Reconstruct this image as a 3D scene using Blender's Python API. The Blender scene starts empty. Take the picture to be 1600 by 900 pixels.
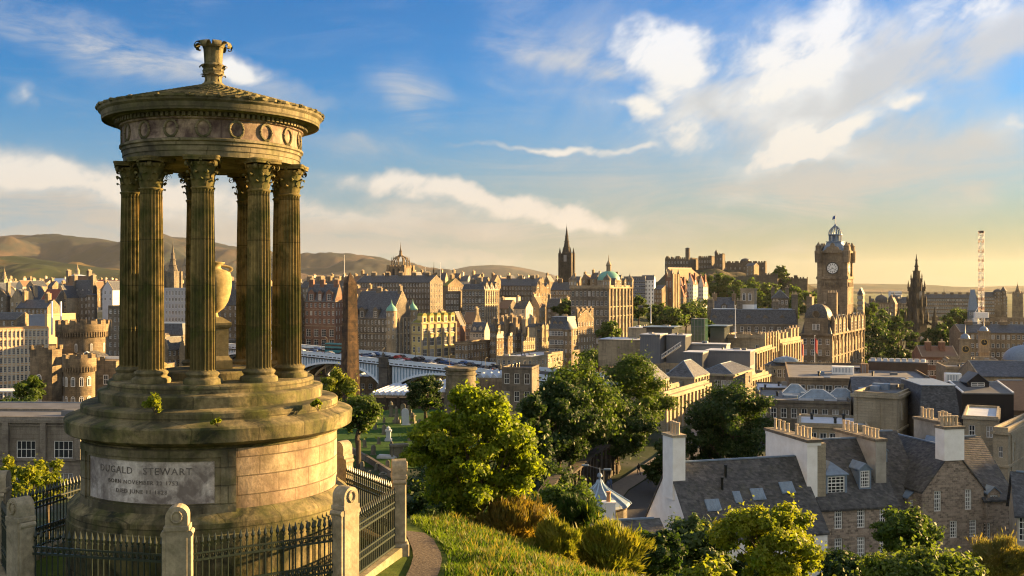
import bpy, math, random
import numpy as np
from mathutils import Vector, Matrix, noise as mnoise
R = math.radians
sc = bpy.context.scene
# ------------------------------------------------------------------ camera
cam_d = bpy.data.cameras.new('camera'); cam = bpy.data.objects.new('camera', cam_d)
sc.collection.objects.link(cam); sc.camera = cam
cam.location = (0, 0, 0); cam.rotation_euler = (R(90), 0, 0)
cam_d.sensor_width = 36; cam_d.lens = 36.0          # f = 1600 px on a 1600 px wide picture
cam_d.shift_y = -4/1600; cam_d.clip_start = .1; cam_d.clip_end = 60000
F = 1600.; HY = 446.
# ------------------------------------------------------------------ sun and sky
SUN_AZ, SUN_EL = R(67), R(10.5)
sdir = Vector((math.sin(SUN_AZ)*math.cos(SUN_EL), math.cos(SUN_AZ)*math.cos(SUN_EL), math.sin(SUN_EL)))
sun_d = bpy.data.lights.new('sun', 'SUN'); sun = bpy.data.objects.new('sun', sun_d)
sc.collection.objects.link(sun)
sun_d.energy = 5.0; sun_d.angle = R(.6); sun_d.color = (1.0, .61, .23)
sun.rotation_euler = sdir.to_track_quat('Z', 'Y').to_euler()
w = bpy.data.worlds.new('World'); sc.world = w; w.use_nodes = True
vs = sc.view_settings; vs.view_transform = 'Standard'; vs.look = 'None'; vs.exposure = 2.45; vs.gamma = 1; vs.use_curve_mapping = False
sc.render.engine = 'CYCLES'
cy = sc.cycles; cy.max_bounces = 6; cy.diffuse_bounces = 3; cy.glossy_bounces = 3; cy.transmission_bounces = 4; cy.volume_bounces = 0
cy.transparent_max_bounces = 8; cy.use_denoising = True; cy.caustics_reflective = False; cy.caustics_refractive = False
cy.pixel_filter_type = 'BLACKMAN_HARRIS'; cy.filter_width = 1.15; cy.use_adaptive_sampling = True; cy.adaptive_threshold = .015
SKY_STRENGTH = .05
BACK_FILL = .175
def build_world():
    nt = w.node_tree; N = nt.nodes; L = nt.links; N.clear()
    def mt(op, a, b=None, c=None, clamp=False):
        n = N.new('ShaderNodeMath'); n.operation = op; n.use_clamp = clamp
        for i, v in enumerate((a, b, c)):
            if v is None: continue
            if isinstance(v, (int, float)): n.inputs[i].default_value = v
            else: L.new(v, n.inputs[i])
        return n.outputs[0]
    out = N.new('ShaderNodeOutputWorld'); bg = N.new('ShaderNodeBackground'); L.new(bg.outputs[0], out.inputs[0])
    sky = N.new('ShaderNodeTexSky'); sky.sky_type = 'NISHITA'; sky.sun_disc = False
    sky.sun_elevation = SUN_EL; sky.sun_rotation = SUN_AZ
    sky.altitude = 100; sky.air_density = 1.0; sky.dust_density = .5; sky.ozone_density = 3.0
    tc = N.new('ShaderNodeTexCoord'); sp = N.new('ShaderNodeSeparateXYZ'); L.new(tc.outputs['Generated'], sp.inputs[0])
    X, Y, Z = sp.outputs
    az = mt('ARCTAN2', X, Y); el = mt('ARCSINE', Z)
    # distortion of the direction by noise so cloud outlines break up
    def noise(scale, detail, rough, dist=0, vec=None, sx=1, sy=1):
        cmb = N.new('ShaderNodeCombineXYZ')
        L.new(mt('MULTIPLY', az, sx), cmb.inputs[0]); L.new(mt('MULTIPLY', el, sy), cmb.inputs[1])
        n = N.new('ShaderNodeTexNoise'); n.inputs['Scale'].default_value = scale; n.inputs['Detail'].default_value = detail
        n.inputs['Roughness'].default_value = rough; n.inputs['Distortion'].default_value = dist
        L.new(vec or cmb.outputs[0], n.inputs['Vector']); return n
    def sm(x, a, b):
        n = N.new('ShaderNodeMapRange'); n.interpolation_type = 'SMOOTHSTEP'; n.inputs['From Min'].default_value = a; n.inputs['From Max'].default_value = b
        L.new(x, n.inputs['Value']); return n.outputs[0]
    d1 = noise(9, 4, .6); ds = N.new('ShaderNodeSeparateColor'); L.new(d1.outputs['Color'], ds.inputs[0])
    azd = mt('ADD', az, mt('MULTIPLY', mt('SUBTRACT', ds.outputs[0], .5), .11))
    eld = mt('ADD', el, mt('MULTIPLY', mt('SUBTRACT', ds.outputs[1], .5), .07))
    cd = N.new('ShaderNodeCombineXYZ'); L.new(azd, cd.inputs[0]); L.new(eld, cd.inputs[1])
    def blob(px, py, rx, ry, ang, k, d=1):
        a0 = math.atan((px-800)/F); e0 = math.atan((HY-py)/math.hypot(F, px-800))
        mp = N.new('ShaderNodeMapping'); mp.vector_type = 'TEXTURE'; mp.inputs['Location'].default_value = (a0, e0, 0); mp.inputs['Rotation'].default_value = (0, 0, R(ang))
        mp.inputs['Scale'].default_value = (rx*1.75/F, ry*1.75/F, 1); L.new(cd.outputs[0], mp.inputs[0])
        g = N.new('ShaderNodeTexGradient'); g.gradient_type = 'SPHERICAL'; L.new(mp.outputs[0], g.inputs[0])
        return (g.outputs[1], k)
    def add(lst):
        t = 0.0
        for x, k in lst: t = mt('MULTIPLY_ADD', x, k*1.25, t)
        return t
    puffs = add([blob(*a) for a in (
        (395,112,60,20,-28,1.0),(340,100,60,16,-12,.45),(50,262,150,26,-8,.9),(250,290,200,22,-5,.6),(620,292,150,14,-6,.75),(780,318,150,15,-9,.9),(560,330,420,22,-3,.5),
        (850,238,110,7,-3,.75),(925,243,60,8,0,.4),
        (1028,84,58,48,0,1.5),(1130,50,150,34,8,.5),(1290,60,70,40,40,.95),(1225,140,55,70,15,.85),(1500,22,130,26,14,.95),(1040,205,62,42,-20,1.0),(975,170,40,12,-25,.8),
        (1130,150,90,60,0,.3),(1285,215,85,20,26,1.25),(1225,243,90,18,10,.85),(1320,250,50,14,-10,.6),(1430,165,36,14,-20,.8),(1575,200,60,22,-12,.75),(1150,310,40,10,0,.5),
        (830,322,70,14,-6,.5),(1000,330,200,14,0,.22),(14,150,16,13,0,.7),(1400,320,250,16,-3,.28))])
    wisps = add([blob(*a) for a in (
        (140,70,230,38,-13,.55),(330,110,160,26,-16,.4),(620,150,60,48,-45,.5),(790,40,70,45,-50,.35),(1150,150,340,150,0,.62),(1500,60,160,36,18,.5),(1330,110,200,60,10,.5),(900,100,110,14,-10,.5),
        (400,350,620,34,-2,.75),(250,315,420,26,-3,.6),(1200,300,420,46,0,.42),(560,235,160,22,-8,.3),(1480,240,180,50,0,.4),(900,60,80,50,-40,.3))])
    cumul = add([blob(*a) for a in ((120,372,190,16,0,.9),(340,380,170,14,0,.75),(560,384,160,15,-4,.95),(720,396,140,10,0,.6),(650,372,110,10,0,.4))])
    n1 = noise(6, 6, .62, .5, sx=1.0, sy=2.6)
    n2 = noise(4.5, 6, .66, 1.2, sx=1.0, sy=5.0)
    n3 = noise(22, 4, .6, .3, sx=1.0, sy=1.8)
    # on the right the cloud is combed upward to the right, on the left it lies flatter
    def rotv(ang, sx, sy):
        c, s = math.cos(R(ang)), math.sin(R(ang)); q = N.new('ShaderNodeCombineXYZ')
        L.new(mt('MULTIPLY', mt('ADD', mt('MULTIPLY', az, c), mt('MULTIPLY', el, s)), sx), q.inputs[0])
        L.new(mt('MULTIPLY', mt('SUBTRACT', mt('MULTIPLY', el, c), mt('MULTIPLY', az, s)), sy), q.inputs[1]); return q.outputs[0]
    n4 = noise(14, 7, .62, .35, vec=rotv(30, 1.0, 1.9)); nr = noise(5, 7, .62, .5, vec=rotv(30, 1.0, 2.4))
    right = mt('MULTIPLY', sm(az, -.08, .12), sm(el, .07, .15))
    nw = mt('ADD', mt('MULTIPLY', nr.outputs[0], right), mt('MULTIPLY', n2.outputs[0], mt('SUBTRACT', 1.0, right)))
    m1 = sm(mt('MULTIPLY', puffs, mt('ADD', mt('MULTIPLY', n1.outputs[0], .9), mt('SUBTRACT', mt('MULTIPLY', n4.outputs[0], 2.4), .80))), .0, 1.15)
    m2 = mt('MULTIPLY', sm(mt('MULTIPLY', wisps, mt('SUBTRACT', mt('MULTIPLY', nw, 2.3), .55)), .03, .75), .85)
    m3 = mt('MULTIPLY', sm(mt('MULTIPLY', cumul, mt('ADD', mt('MULTIPLY', n3.outputs[0], 2.0), -.15)), .35, .8), .6)
    # a general thin veil elsewhere round the sky
    veil = mt('MULTIPLY', sm(n2.outputs[0], .5, .8), .18)
    mask = mt('MAXIMUM', mt('MAXIMUM', m1, m2), mt('MAXIMUM', m3, veil), clamp=True)
    # cloud radiance: white high up, warm cream near the horizon, greyer where thin
    ramp = N.new('ShaderNodeValToRGB'); L.new(sm(el, 0.0, .30), ramp.inputs[0])
    e = ramp.color_ramp.elements; e[0].position = 0; e[0].color = (.80,.68,.54,1); e[1].position = 1; e[1].color = (.86,.90,.98,1)
    q = e.new(.3); q.color = (.80,.76,.69,1); q = e.new(.62); q.color = (.88,.86,.80,1)
    cm = N.new('ShaderNodeMix'); cm.data_type = 'RGBA'; cm.blend_type = 'MULTIPLY'; cm.inputs[0].default_value = 1
    bright = mt('MULTIPLY', mt('ADD', mt('MULTIPLY', m1, .28), .74), 1.0/SKY_STRENGTH*.185)
    cc = N.new('ShaderNodeCombineColor')
    for i in range(3): L.new(bright, cc.inputs[i])
    L.new(ramp.outputs[0], cm.inputs[6]); L.new(cc.outputs[0], cm.inputs[7])
    # warm light spreading from the side of the sun, blue kept deep overhead
    hs = N.new('ShaderNodeHueSaturation'); hs.inputs['Saturation'].default_value = 1.25; L.new(sky.outputs[0], hs.inputs['Color'])
    # thin veil of evening haze low in the sky, thicker towards the sun
    lowm = mt('MULTIPLY', mt('SUBTRACT', 1.0, sm(el, -.01, .20)), .93)
    hz = N.new('ShaderNodeMix'); hz.data_type = 'RGBA'; L.new(sm(az, -.55, .42), hz.inputs[0]); k_ = .088/SKY_STRENGTH
    hz.inputs[6].default_value = (.072/SKY_STRENGTH,.083/SKY_STRENGTH,.095/SKY_STRENGTH,1); hz.inputs[7].default_value = (.072/SKY_STRENGTH,.060/SKY_STRENGTH,.029/SKY_STRENGTH,1)
    hm = N.new('ShaderNodeMix'); hm.data_type = 'RGBA'; L.new(lowm, hm.inputs[0]); 
    tint = N.new('ShaderNodeMix'); tint.data_type = 'RGBA'; tint.blend_type = 'MULTIPLY'; tint.inputs[0].default_value = 1; tint.inputs[7].default_value = (.165,.48,.68,1)
    L.new(hs.outputs[0], tint.inputs[6]); L.new(tint.outputs[2], hm.inputs[6]); L.new(hz.outputs[2], hm.inputs[7]); hs = hm
    hso = hm.outputs[2]
    mx = N.new('ShaderNodeMix'); mx.data_type = 'RGBA'; L.new(mask, mx.inputs[0]); L.new(hso, mx.inputs[6]); L.new(cm.outputs[2], mx.inputs[7])
    
    # bright cloud added out of view, behind and overhead, to lift the shaded faces
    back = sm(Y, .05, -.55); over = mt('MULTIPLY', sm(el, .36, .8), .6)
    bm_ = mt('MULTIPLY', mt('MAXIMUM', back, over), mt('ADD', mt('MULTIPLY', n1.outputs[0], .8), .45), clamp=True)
    bk = N.new('ShaderNodeMix'); bk.data_type = 'RGBA'; L.new(bm_, bk.inputs[0]); L.new(mx.outputs[2], bk.inputs[6]); kb = BACK_FILL/SKY_STRENGTH; bk.inputs[7].default_value = (1.0*kb,.965*kb,.90*kb,1)
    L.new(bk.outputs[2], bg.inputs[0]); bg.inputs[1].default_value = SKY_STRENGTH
build_world()
# ------------------------------------------------------------------ helpers
def P(px, py, Y): return Vector(((px-800)/F*Y, Y, (HY-py)/F*Y))
class MB:
    def __init__(s): s.v = []; s.f = []; s.m = []; s.mi = 0
    def add(s, vs, fs):
        o = len(s.v); s.v.extend(tuple(v) for v in vs)
        for f in fs: s.f.append(tuple(i+o for i in f)); s.m.append(s.mi)
        return s
    def box(s, x0, x1, y0, y1, z0, z1):
        s.add([(x0,y0,z0),(x1,y0,z0),(x1,y1,z0),(x0,y1,z0),(x0,y0,z1),(x1,y0,z1),(x1,y1,z1),(x0,y1,z1)],
              [(0,3,2,1),(4,5,6,7),(0,1,5,4),(1,2,6,5),(2,3,7,6),(3,0,4,7)]); return s
    def bbox(s, x0, x1, y0, y1, z0, z1, c=.02):
        s.prism([(x0+c,y0),(x1-c,y0),(x1,y0+c),(x1,y1-c),(x1-c,y1),(x0+c,y1),(x0,y1-c),(x0,y0+c)], z0, z1-c, top=False)
        p = [(x0+c,y0),(x1-c,y0),(x1,y0+c),(x1,y1-c),(x1-c,y1),(x0+c,y1),(x0,y1-c),(x0,y0+c)]
        cx, cyy = (x0+x1)/2, (y0+y1)/2
        q = [(x + (c if x < cx else -c), y + (c if y < cyy else -c)) for x, y in p]
        n = 8; s.add([(x,y,z1-c) for x,y in p]+[(x,y,z1) for x,y in q], [(i,(i+1)%n,(i+1)%n+n,i+n) for i in range(n)]+[tuple(range(n,2*n))]); return s
    def prism(s, poly, z0, z1, top=True, bot=True):
        n = len(poly); fs = [(i,(i+1)%n,(i+1)%n+n,i+n) for i in range(n)]
        if top: fs.append(tuple(range(n,2*n)))
        if bot: fs.append(tuple(range(n-1,-1,-1)))
        s.add([(x,y,z0) for x,y in poly]+[(x,y,z1) for x,y in poly], fs); return s
    def frust(s, p0, z0, p1, z1):
        n = len(p0); s.add([(x,y,z0) for x,y in p0]+[(x,y,z1) for x,y in p1], [(i,(i+1)%n,(i+1)%n+n,i+n) for i in range(n)]+[tuple(range(n,2*n)), tuple(range(n-1,-1,-1))]); return s
    def lathe(s, prof, n=24, cx=0, cy=0, a0=0, a1=2*math.pi, rf=None):
        full = abs(a1-a0-2*math.pi) < 1e-6; m = n if full else n+1; vs = []
        for r, z in prof:
            for i in range(m):
                a = a0+(a1-a0)*i/n; k = rf(a, z) if rf else 1
                vs.append((cx+r*k*math.sin(a), cy-r*k*math.cos(a), z))
        fs = []
        for j in range(len(prof)-1):
            for i in range(n):
                i2 = (i+1) % m if full else i+1
                fs.append((j*m+i, j*m+i2, (j+1)*m+i2, (j+1)*m+i))
        if full:
            if prof[0][0] > 1e-4: fs.append(tuple(range(m-1,-1,-1)))
            if prof[-1][0] > 1e-4: fs.append(tuple((len(prof)-1)*m+i for i in range(m)))
        s.add(vs, fs); return s
    def tube(s, a, b, r0, r1=None, n=8, caps=True):
        a, b = Vector(a), Vector(b); r1 = r0 if r1 is None else r1; d = (b-a)
        if d.length < 1e-6: return s
        q = d.to_track_quat('Z', 'Y'); vs = []
        for c, r in ((a, r0), (b, r1)):
            for i in range(n):
                t = 2*math.pi*i/n; vs.append(c + q @ Vector((r*math.cos(t), r*math.sin(t), 0)))
        fs = [(i,(i+1)%n,(i+1)%n+n,i+n) for i in range(n)]
        if caps: fs += [tuple(range(n-1,-1,-1)), tuple(range(n,2*n))]
        s.add(vs, fs); return s
    def path(s, pts, rs, n=6):
        for i in range(len(pts)-1):
            s.tube(pts[i], pts[i+1], rs[i], rs[i+1], n, caps=(i == len(pts)-2 or i == 0))
        return s
    def quad(s, *p): s.add(p, [tuple(range(len(p)))]); return s
    def xf(s, M, i0=0):
        for i in range(i0, len(s.v)): s.v[i] = tuple(M @ Vector(s.v[i]))
        return s
    def mesh(s, name, mats, smooth=False, ang=40):
        me = bpy.data.meshes.new(name); me.from_pydata(s.v, [], s.f)
        for m in (mats if isinstance(mats, (list, tuple)) else [mats]): me.materials.append(m)
        if any(s.m): me.polygons.foreach_set('material_index', s.m)
        if smooth:
            me.polygons.foreach_set('use_smooth', [True]*len(s.f)); me.set_sharp_from_angle(angle=R(ang))
        me.update(); return me
    def build(s, name, mats, parent=None, smooth=False, ang=40):
        return link(name, s.mesh(name, mats, smooth, ang), parent)
def link(name, me, parent=None, loc=None):
    o = bpy.data.objects.new(name, me); sc.collection.objects.link(o)
    if parent: o.parent = parent
    if loc is not None: o.location = loc
    return o
LABELS = {}
def tag(o, label, cat, group=None, kind=None):
    o['label'] = label; o['category'] = cat
    if group: o['group'] = group
    if kind: o['kind'] = kind
    return o
def empty(name, loc, label, cat, rz=0, group=None):
    o = bpy.data.objects.new(name, None); sc.collection.objects.link(o); o.location = loc; o.rotation_euler = (0,0,rz)
    o.empty_display_size = .3
    return tag(o, label, cat, group)
def struct(o, kind='structure'): o['kind'] = kind; return o
def copy_tree(o, parent=None):
    c = o.copy(); sc.collection.objects.link(c); c.parent = parent
    for ch in list(o.children): copy_tree(ch, c)
    return c
# ------------------------------------------------------------------ materials
_M = {}
def hexc(c): return tuple(c)+(1,)
def _base(name, rough=.8, spec=.3, metal=0):
    m = bpy.data.materials.new(name); m.use_nodes = True; nt = m.node_tree; b = nt.nodes['Principled BSDF']
    b.inputs['Roughness'].default_value = rough; b.inputs['Metallic'].default_value = metal; b.inputs['Specular IOR Level'].default_value = spec
    return m, nt, nt.nodes, nt.links, b
def _co(N, L, scale=(1,1,1), obj=True):
    t = N.new('ShaderNodeTexCoord'); mp = N.new('ShaderNodeMapping'); mp.inputs['Scale'].default_value = scale
    L.new(t.outputs['Object' if obj else 'Generated'], mp.inputs[0]); return mp.outputs[0]
def _noise(N, L, v, scale, detail=5, rough=.6, dist=0):
    n = N.new('ShaderNodeTexNoise'); n.inputs['Scale'].default_value = scale; n.inputs['Detail'].default_value = detail
    n.inputs['Roughness'].default_value = rough; n.inputs['Distortion'].default_value = dist; L.new(v, n.inputs['Vector']); return n.outputs[0]
def _ramp(N, L, x, stops):
    r = N.new('ShaderNodeValToRGB'); e = r.color_ramp.elements
    e[0].position, e[0].color = stops[0][0], hexc(stops[0][1]); e[1].position, e[1].color = stops[-1][0], hexc(stops[-1][1])
    for p, c in stops[1:-1]: q = e.new(p); q.color = hexc(c)
    L.new(x, r.inputs[0]); return r.outputs[0]
def _mix(N, L, f, a, b, mode='MIX'):
    m = N.new('ShaderNodeMix'); m.data_type = 'RGBA'; m.blend_type = mode
    for k, v in ((0, f), (6, a), (7, b)):
        if isinstance(v, (int, float)): m.inputs[k].default_value = v
        elif isinstance(v, tuple): m.inputs[k].default_value = hexc(v)
        else: L.new(v, m.inputs[k])
    return m.outputs[2]
def _bump(N, L, b, h, dist, strength=1):
    n = N.new('ShaderNodeBump'); n.inputs['Distance'].default_value = dist; n.inputs['Strength'].default_value = strength
    L.new(h, n.inputs['Height']); L.new(n.outputs[0], b.inputs['Normal'])
def wallvec(N, L, obj=True):
    """a vector whose x runs along any upright wall and y is height, whichever way the wall faces"""
    t = N.new('ShaderNodeTexCoord'); sp = N.new('ShaderNodeSeparateXYZ'); L.new(t.outputs['Object'], sp.inputs[0])
    a = N.new('ShaderNodeMath'); a.operation = 'ADD'; L.new(sp.outputs[0], a.inputs[0]); L.new(sp.outputs[1], a.inputs[1])
    c = N.new('ShaderNodeCombineXYZ'); L.new(a.outputs[0], c.inputs[0]); L.new(sp.outputs[2], c.inputs[1]); return c.outputs[0], t.outputs['Object']
def stone(name, c1, c2, block=(.9,.35), mortar=.35, stain=(.05,.045,.04), stain_amt=.55, nscale=.25, rough=.9, bump=.02, green=0.):
    if name in _M: return _M[name]
    m, nt, N, L, b = _base(name, rough, .2)
    wv, ob = wallvec(N, L)
    br = N.new('ShaderNodeTexBrick'); L.new(wv, br.inputs['Vector']); br.inputs['Scale'].default_value = 1
    br.inputs['Brick Width'].default_value = block[0]; br.inputs['Row Height'].default_value = block[1]; br.inputs['Mortar Size'].default_value = .012
    br.inputs['Color1'].default_value = hexc(c1); br.inputs['Color2'].default_value = hexc(c2)
    mc = tuple((1-mortar)*(x+y)/2 for x, y in zip(c1, c2)); br.inputs['Mortar'].default_value = hexc(mc); br.inputs['Bias'].default_value = 0
    big = _noise(N, L, ob, nscale, 6, .65, .4)
    f = _ramp(N, L, big, [(.44,(0,0,0)),(.62,(1,1,1))])
    fine = _noise(N, L, ob, 9, 6, .7)
    col = _mix(N, L, .6, br.outputs[0], _ramp(N, L, fine, [(.3,(.35,.33,.30)),(.66,(1.15,1.15,1.15))]), 'MULTIPLY')
    # soot washed down in vertical streaks
    mp = N.new('ShaderNodeMapping'); mp.inputs['Scale'].default_value = (1.1,1.1,.12); L.new(ob, mp.inputs[0])
    st = _ramp(N, L, _noise(N, L, mp.outputs[0], 1.2, 5, .7), [(.47,(0,0,0)),(.62,(1,1,1))])
    mm = N.new('ShaderNodeMath'); mm.operation = 'MULTIPLY'; L.new(f, mm.inputs[0]); mm.inputs[1].default_value = stain_amt
    mm2 = N.new('ShaderNodeMath'); mm2.operation = 'MULTIPLY'; L.new(st, mm2.inputs[0]); mm2.inputs[1].default_value = stain_amt*.7
    col = _mix(N, L, mm.outputs[0], col, stain); col = _mix(N, L, mm2.outputs[0], col, stain)
    if green:
        g = _ramp(N, L, _noise(N, L, ob, 1.6, 6, .7, .6), [(.45,(0,0,0)),(.68,(1,1,1))])
        gm = N.new('ShaderNodeMath'); gm.operation = 'MULTIPLY'; L.new(g, gm.inputs[0]); gm.inputs[1].default_value = green
        col = _mix(N, L, gm.outputs[0], col, (.085,.095,.02))
    L.new(col, b.inputs['Base Color'])
    ad = N.new('ShaderNodeMath'); ad.operation = 'ADD'; L.new(br.outputs['Fac'], ad.inputs[0]); L.new(fine, ad.inputs[1])
    inv = N.new('ShaderNodeMath'); inv.operation = 'MULTIPLY_ADD'; L.new(br.outputs['Fac'], inv.inputs[0]); inv.inputs[1].default_value = -1.0; L.new(fine, inv.inputs[2])
    _bump(N, L, b, inv.outputs[0], bump)
    _M[name] = m; return m
def plain(name, c1, c2=None, scale=1.5, rough=.7, spec=.3, metal=0, bump=0):
    if name in _M: return _M[name]
    m, nt, N, L, b = _base(name, rough, spec, metal); v = _co(N, L)
    n = _noise(N, L, v, scale, 6, .65); c2 = c2 or tuple(x*.7 for x in c1)
    L.new(_ramp(N, L, n, [(.3,c2),(.7,c1)]), b.inputs['Base Color'])
    if bump: _bump(N, L, b, n, bump)
    _M[name] = m; return m
def slate(name, c1, c2, rough=.55, moss=.0, row=.28):
    if name in _M: return _M[name]
    m, nt, N, L, b = _base(name, rough, .4); wv, ob = wallvec(N, L)
    br = N.new('ShaderNodeTexBrick'); L.new(wv, br.inputs['Vector']); br.inputs['Scale'].default_value = 1
    br.inputs['Brick Width'].default_value = .32; br.inputs['Row Height'].default_value = row*.6; br.inputs['Mortar Size'].default_value = .006
    br.inputs['Color1'].default_value = hexc(c1); br.inputs['Color2'].default_value = hexc(c2); br.inputs['Mortar'].default_value = hexc(tuple(x*.4 for x in c1))
    n = _noise(N, L, ob, 1.3, 8, .75, .7); col = _mix(N, L, .75, br.outputs[0], _ramp(N, L, n, [(.35,(.4,.4,.4)),(.62,(1.45,1.42,1.35))]), 'MULTIPLY')
    if moss:
        g = _ramp(N, L, _noise(N, L, ob, 1.1, 6, .7, .5), [(.5,(0,0,0)),(.7,(1,1,1))]); gm = N.new('ShaderNodeMath'); gm.operation = 'MULTIPLY'; L.new(g, gm.inputs[0]); gm.inputs[1].default_value = moss
        col = _mix(N, L, gm.outputs[0], col, (.09,.09,.035))
    L.new(col, b.inputs['Base Color']); _bump(N, L, b, br.outputs['Fac'], -.012)
    _M[name] = m; return m
def leafmat(name, c1=None, c2=None, trans=.45, scale=.8):
    if name in _M: return _M[name]
    m, nt, N, L, b = _base(name, .55, .25)
    t = N.new('ShaderNodeTexCoord'); n = _noise(N, L, t.outputs['Object'], scale, 4, .6); n2 = _noise(N, L, t.outputs['Object'], scale*9, 2, .6)
    ad = N.new('ShaderNodeMath'); ad.operation = 'MULTIPLY_ADD'; L.new(n2, ad.inputs[0]); ad.inputs[1].default_value = .7; L.new(n, ad.inputs[2])
    sb = N.new('ShaderNodeMath'); sb.operation = 'SUBTRACT'; L.new(ad.outputs[0], sb.inputs[0]); sb.inputs[1].default_value = .35
    col = _ramp(N, L, sb.outputs[0], [(.32,c1),(.68,c2)]); L.new(col, b.inputs['Base Color'])
    tr = N.new('ShaderNodeBsdfTranslucent'); g = _mix(N, L, 1.0, col, (1.5,1.5,.7), 'MULTIPLY'); L.new(g, tr.inputs[0])
    mx = N.new('ShaderNodeMixShader'); mx.inputs[0].default_value = trans; out = N['Material Output']
    L.new(b.outputs[0], mx.inputs[1]); L.new(tr.outputs[0], mx.inputs[2]); L.new(mx.outputs[0], out.inputs[0])
    _M[name] = m; return m
def glassmat(name='window_glass', c=(.02,.025,.03), rough=.08):
    if name in _M: return _M[name]
    m, nt, N, L, b = _base(name, max(rough,.15), .35); oi = N.new('ShaderNodeObjectInfo')
    L.new(_ramp(N, L, oi.outputs['Random'], [(0,c),(.6,tuple(x*1.5 for x in c)),(.8,(.10,.10,.095)),(1,(.30,.29,.27))]), b.inputs['Base Color'])
    _M[name] = m; return m
WHITE = plain('white_paint', (.80,.80,.78), (.6,.6,.57), 3, .5)
GLASS = glassmat()
LEAD = plain('lead_flashing', (.17,.235,.31), (.11,.15,.21), 2, .45, .5)
POT = plain('clay_pot', (.47,.39,.28), (.33,.27,.19), 4, .8)
SLATE = slate('grey_slate', (.085,.085,.085), (.030,.031,.034), moss=.3)
SLATEB = slate('blue_slate', (.085,.095,.115), (.035,.042,.055))
ASPH = plain('asphalt', (.055,.055,.058), (.04,.04,.042), 3, .85)
IRON = plain('black_iron', (.012,.016,.015), (.008,.01,.01), 6, .45, .5)
# ------------------------------------------------------------------ terrain
CP = [ # x, y, z
 (0,0,-1.7),(0,-30,-1.0),(-30,-30,-2),(30,-30,-4),(10,0,-3.2),(-12,2,-2.4),(0,9,-3.9),(-8,10,-4.2),(7,10,-5.3),
 (-6.3,16,-5.75),(-6.3,21.6,-5.85),(-11,18,-5.8),(-11,24,-5.9),(-6.3,27,-5.95),(-1.8,18,-5.75),(-1.7,22,-5.9),(-1.9,26,-6.1),(0.2,20,-5.85),(2.6,21,-6.15),(1.2,25,-6.85),(-.8,30,-6.9),
 (4.6,22,-7.0),(4,26,-8.3),(7,24,-9.2),(10,30,-12),(3,33,-10.5),(0,40,-12),(-6,34,-9.5),(-12,32,-9),(-16,22,-8),(-25,22,-12),(-20,40,-13),
 (0,60,-19),(14,45,-16),(12,15,-10),(25,20,-17),(22,60,-22),(45,60,-26),(-30,60,-19),(-50,90,-24),(0,90,-26),(25,85,-27.5),(40,100,-28.5),(60,120,-29),(5,120,-28),
 (-18,160,-26.6),(-20,190,-27.6),(-26,235,-28.2),(-45,200,-27),(15,150,-28),(30,180,-27),(-75,140,-27),(-85,190,-28),(-140,160,-36),(100,150,-30),(150,100,-30),
 (-60,270,-44),(-25,285,-44),(-70,330,-56),(-30,350,-58),(-50,420,-58),(-10,430,-55),(15,400,-54),(20,330,-34),(60,300,-32),(45,240,-28.5),(100,240,-31),
 (115,380,-34),(170,420,-34),(60,400,-40),(-140,420,-50),(-220,450,-52),(-60,520,-38),(-110,560,-36),(-20,560,-36),(40,560,-44),(-80,700,-25),(-30,800,-18),(60,850,-12),(-220,750,-32),
 (120,600,-52),(220,620,-46),(200,900,-45),(330,760,-40),(400,1200,-42),(230,1000,-20),(150,1000,-10),(300,1300,-30),(800,1500,-50),(-600,900,-40),(-500,1600,-35),(0,1500,-18),
 (-1500,4000,-45),(0,4000,-35),(2000,4000,-70),(-4000,9000,-40),(4000,9000,-80),(0,16000,-60),(9000,20000,-60),(-9000,20000,-60),(400,-400,-30),(-400,-400,-30),(1500,500,-50),(-1500,500,-60)]
_c = np.array(CP, float)
def _ker(r): return r
_A = _ker(np.hypot(_c[:,None,0]-_c[None,:,0], _c[:,None,1]-_c[None,:,1])); _n = len(_c)
_K = np.zeros((_n+1,_n+1)); _K[:_n,:_n] = _A; _K[_n,:_n] = 1; _K[:_n,_n] = 1
_w = np.linalg.solve(_K, np.append(_c[:,2], 0))
def tz(x, y):
    x = np.asarray(x, float); y = np.asarray(y, float)
    d = np.hypot(x[...,None]-_c[:,0], y[...,None]-_c[:,1]); return d@_w[:_n] + _w[_n]
def grid_mesh(name, xs, ys, zf, mat, smooth=True):
    X, Y = np.meshgrid(xs, ys); Z = zf(X, Y); ny, nx = X.shape
    v = np.stack([X, Y, Z], -1).reshape(-1,3); i = np.arange((ny-1)*nx).reshape(ny-1, nx)[:,:-1].ravel()
    f = np.stack([i, i+1, i+nx+1, i+nx], -1)
    me = bpy.data.meshes.new(name); me.from_pydata(v.tolist(), [], f.tolist()); me.materials.append(mat)
    me.polygons.foreach_set('use_smooth', [smooth]*len(f)); me.update(); return me
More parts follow.
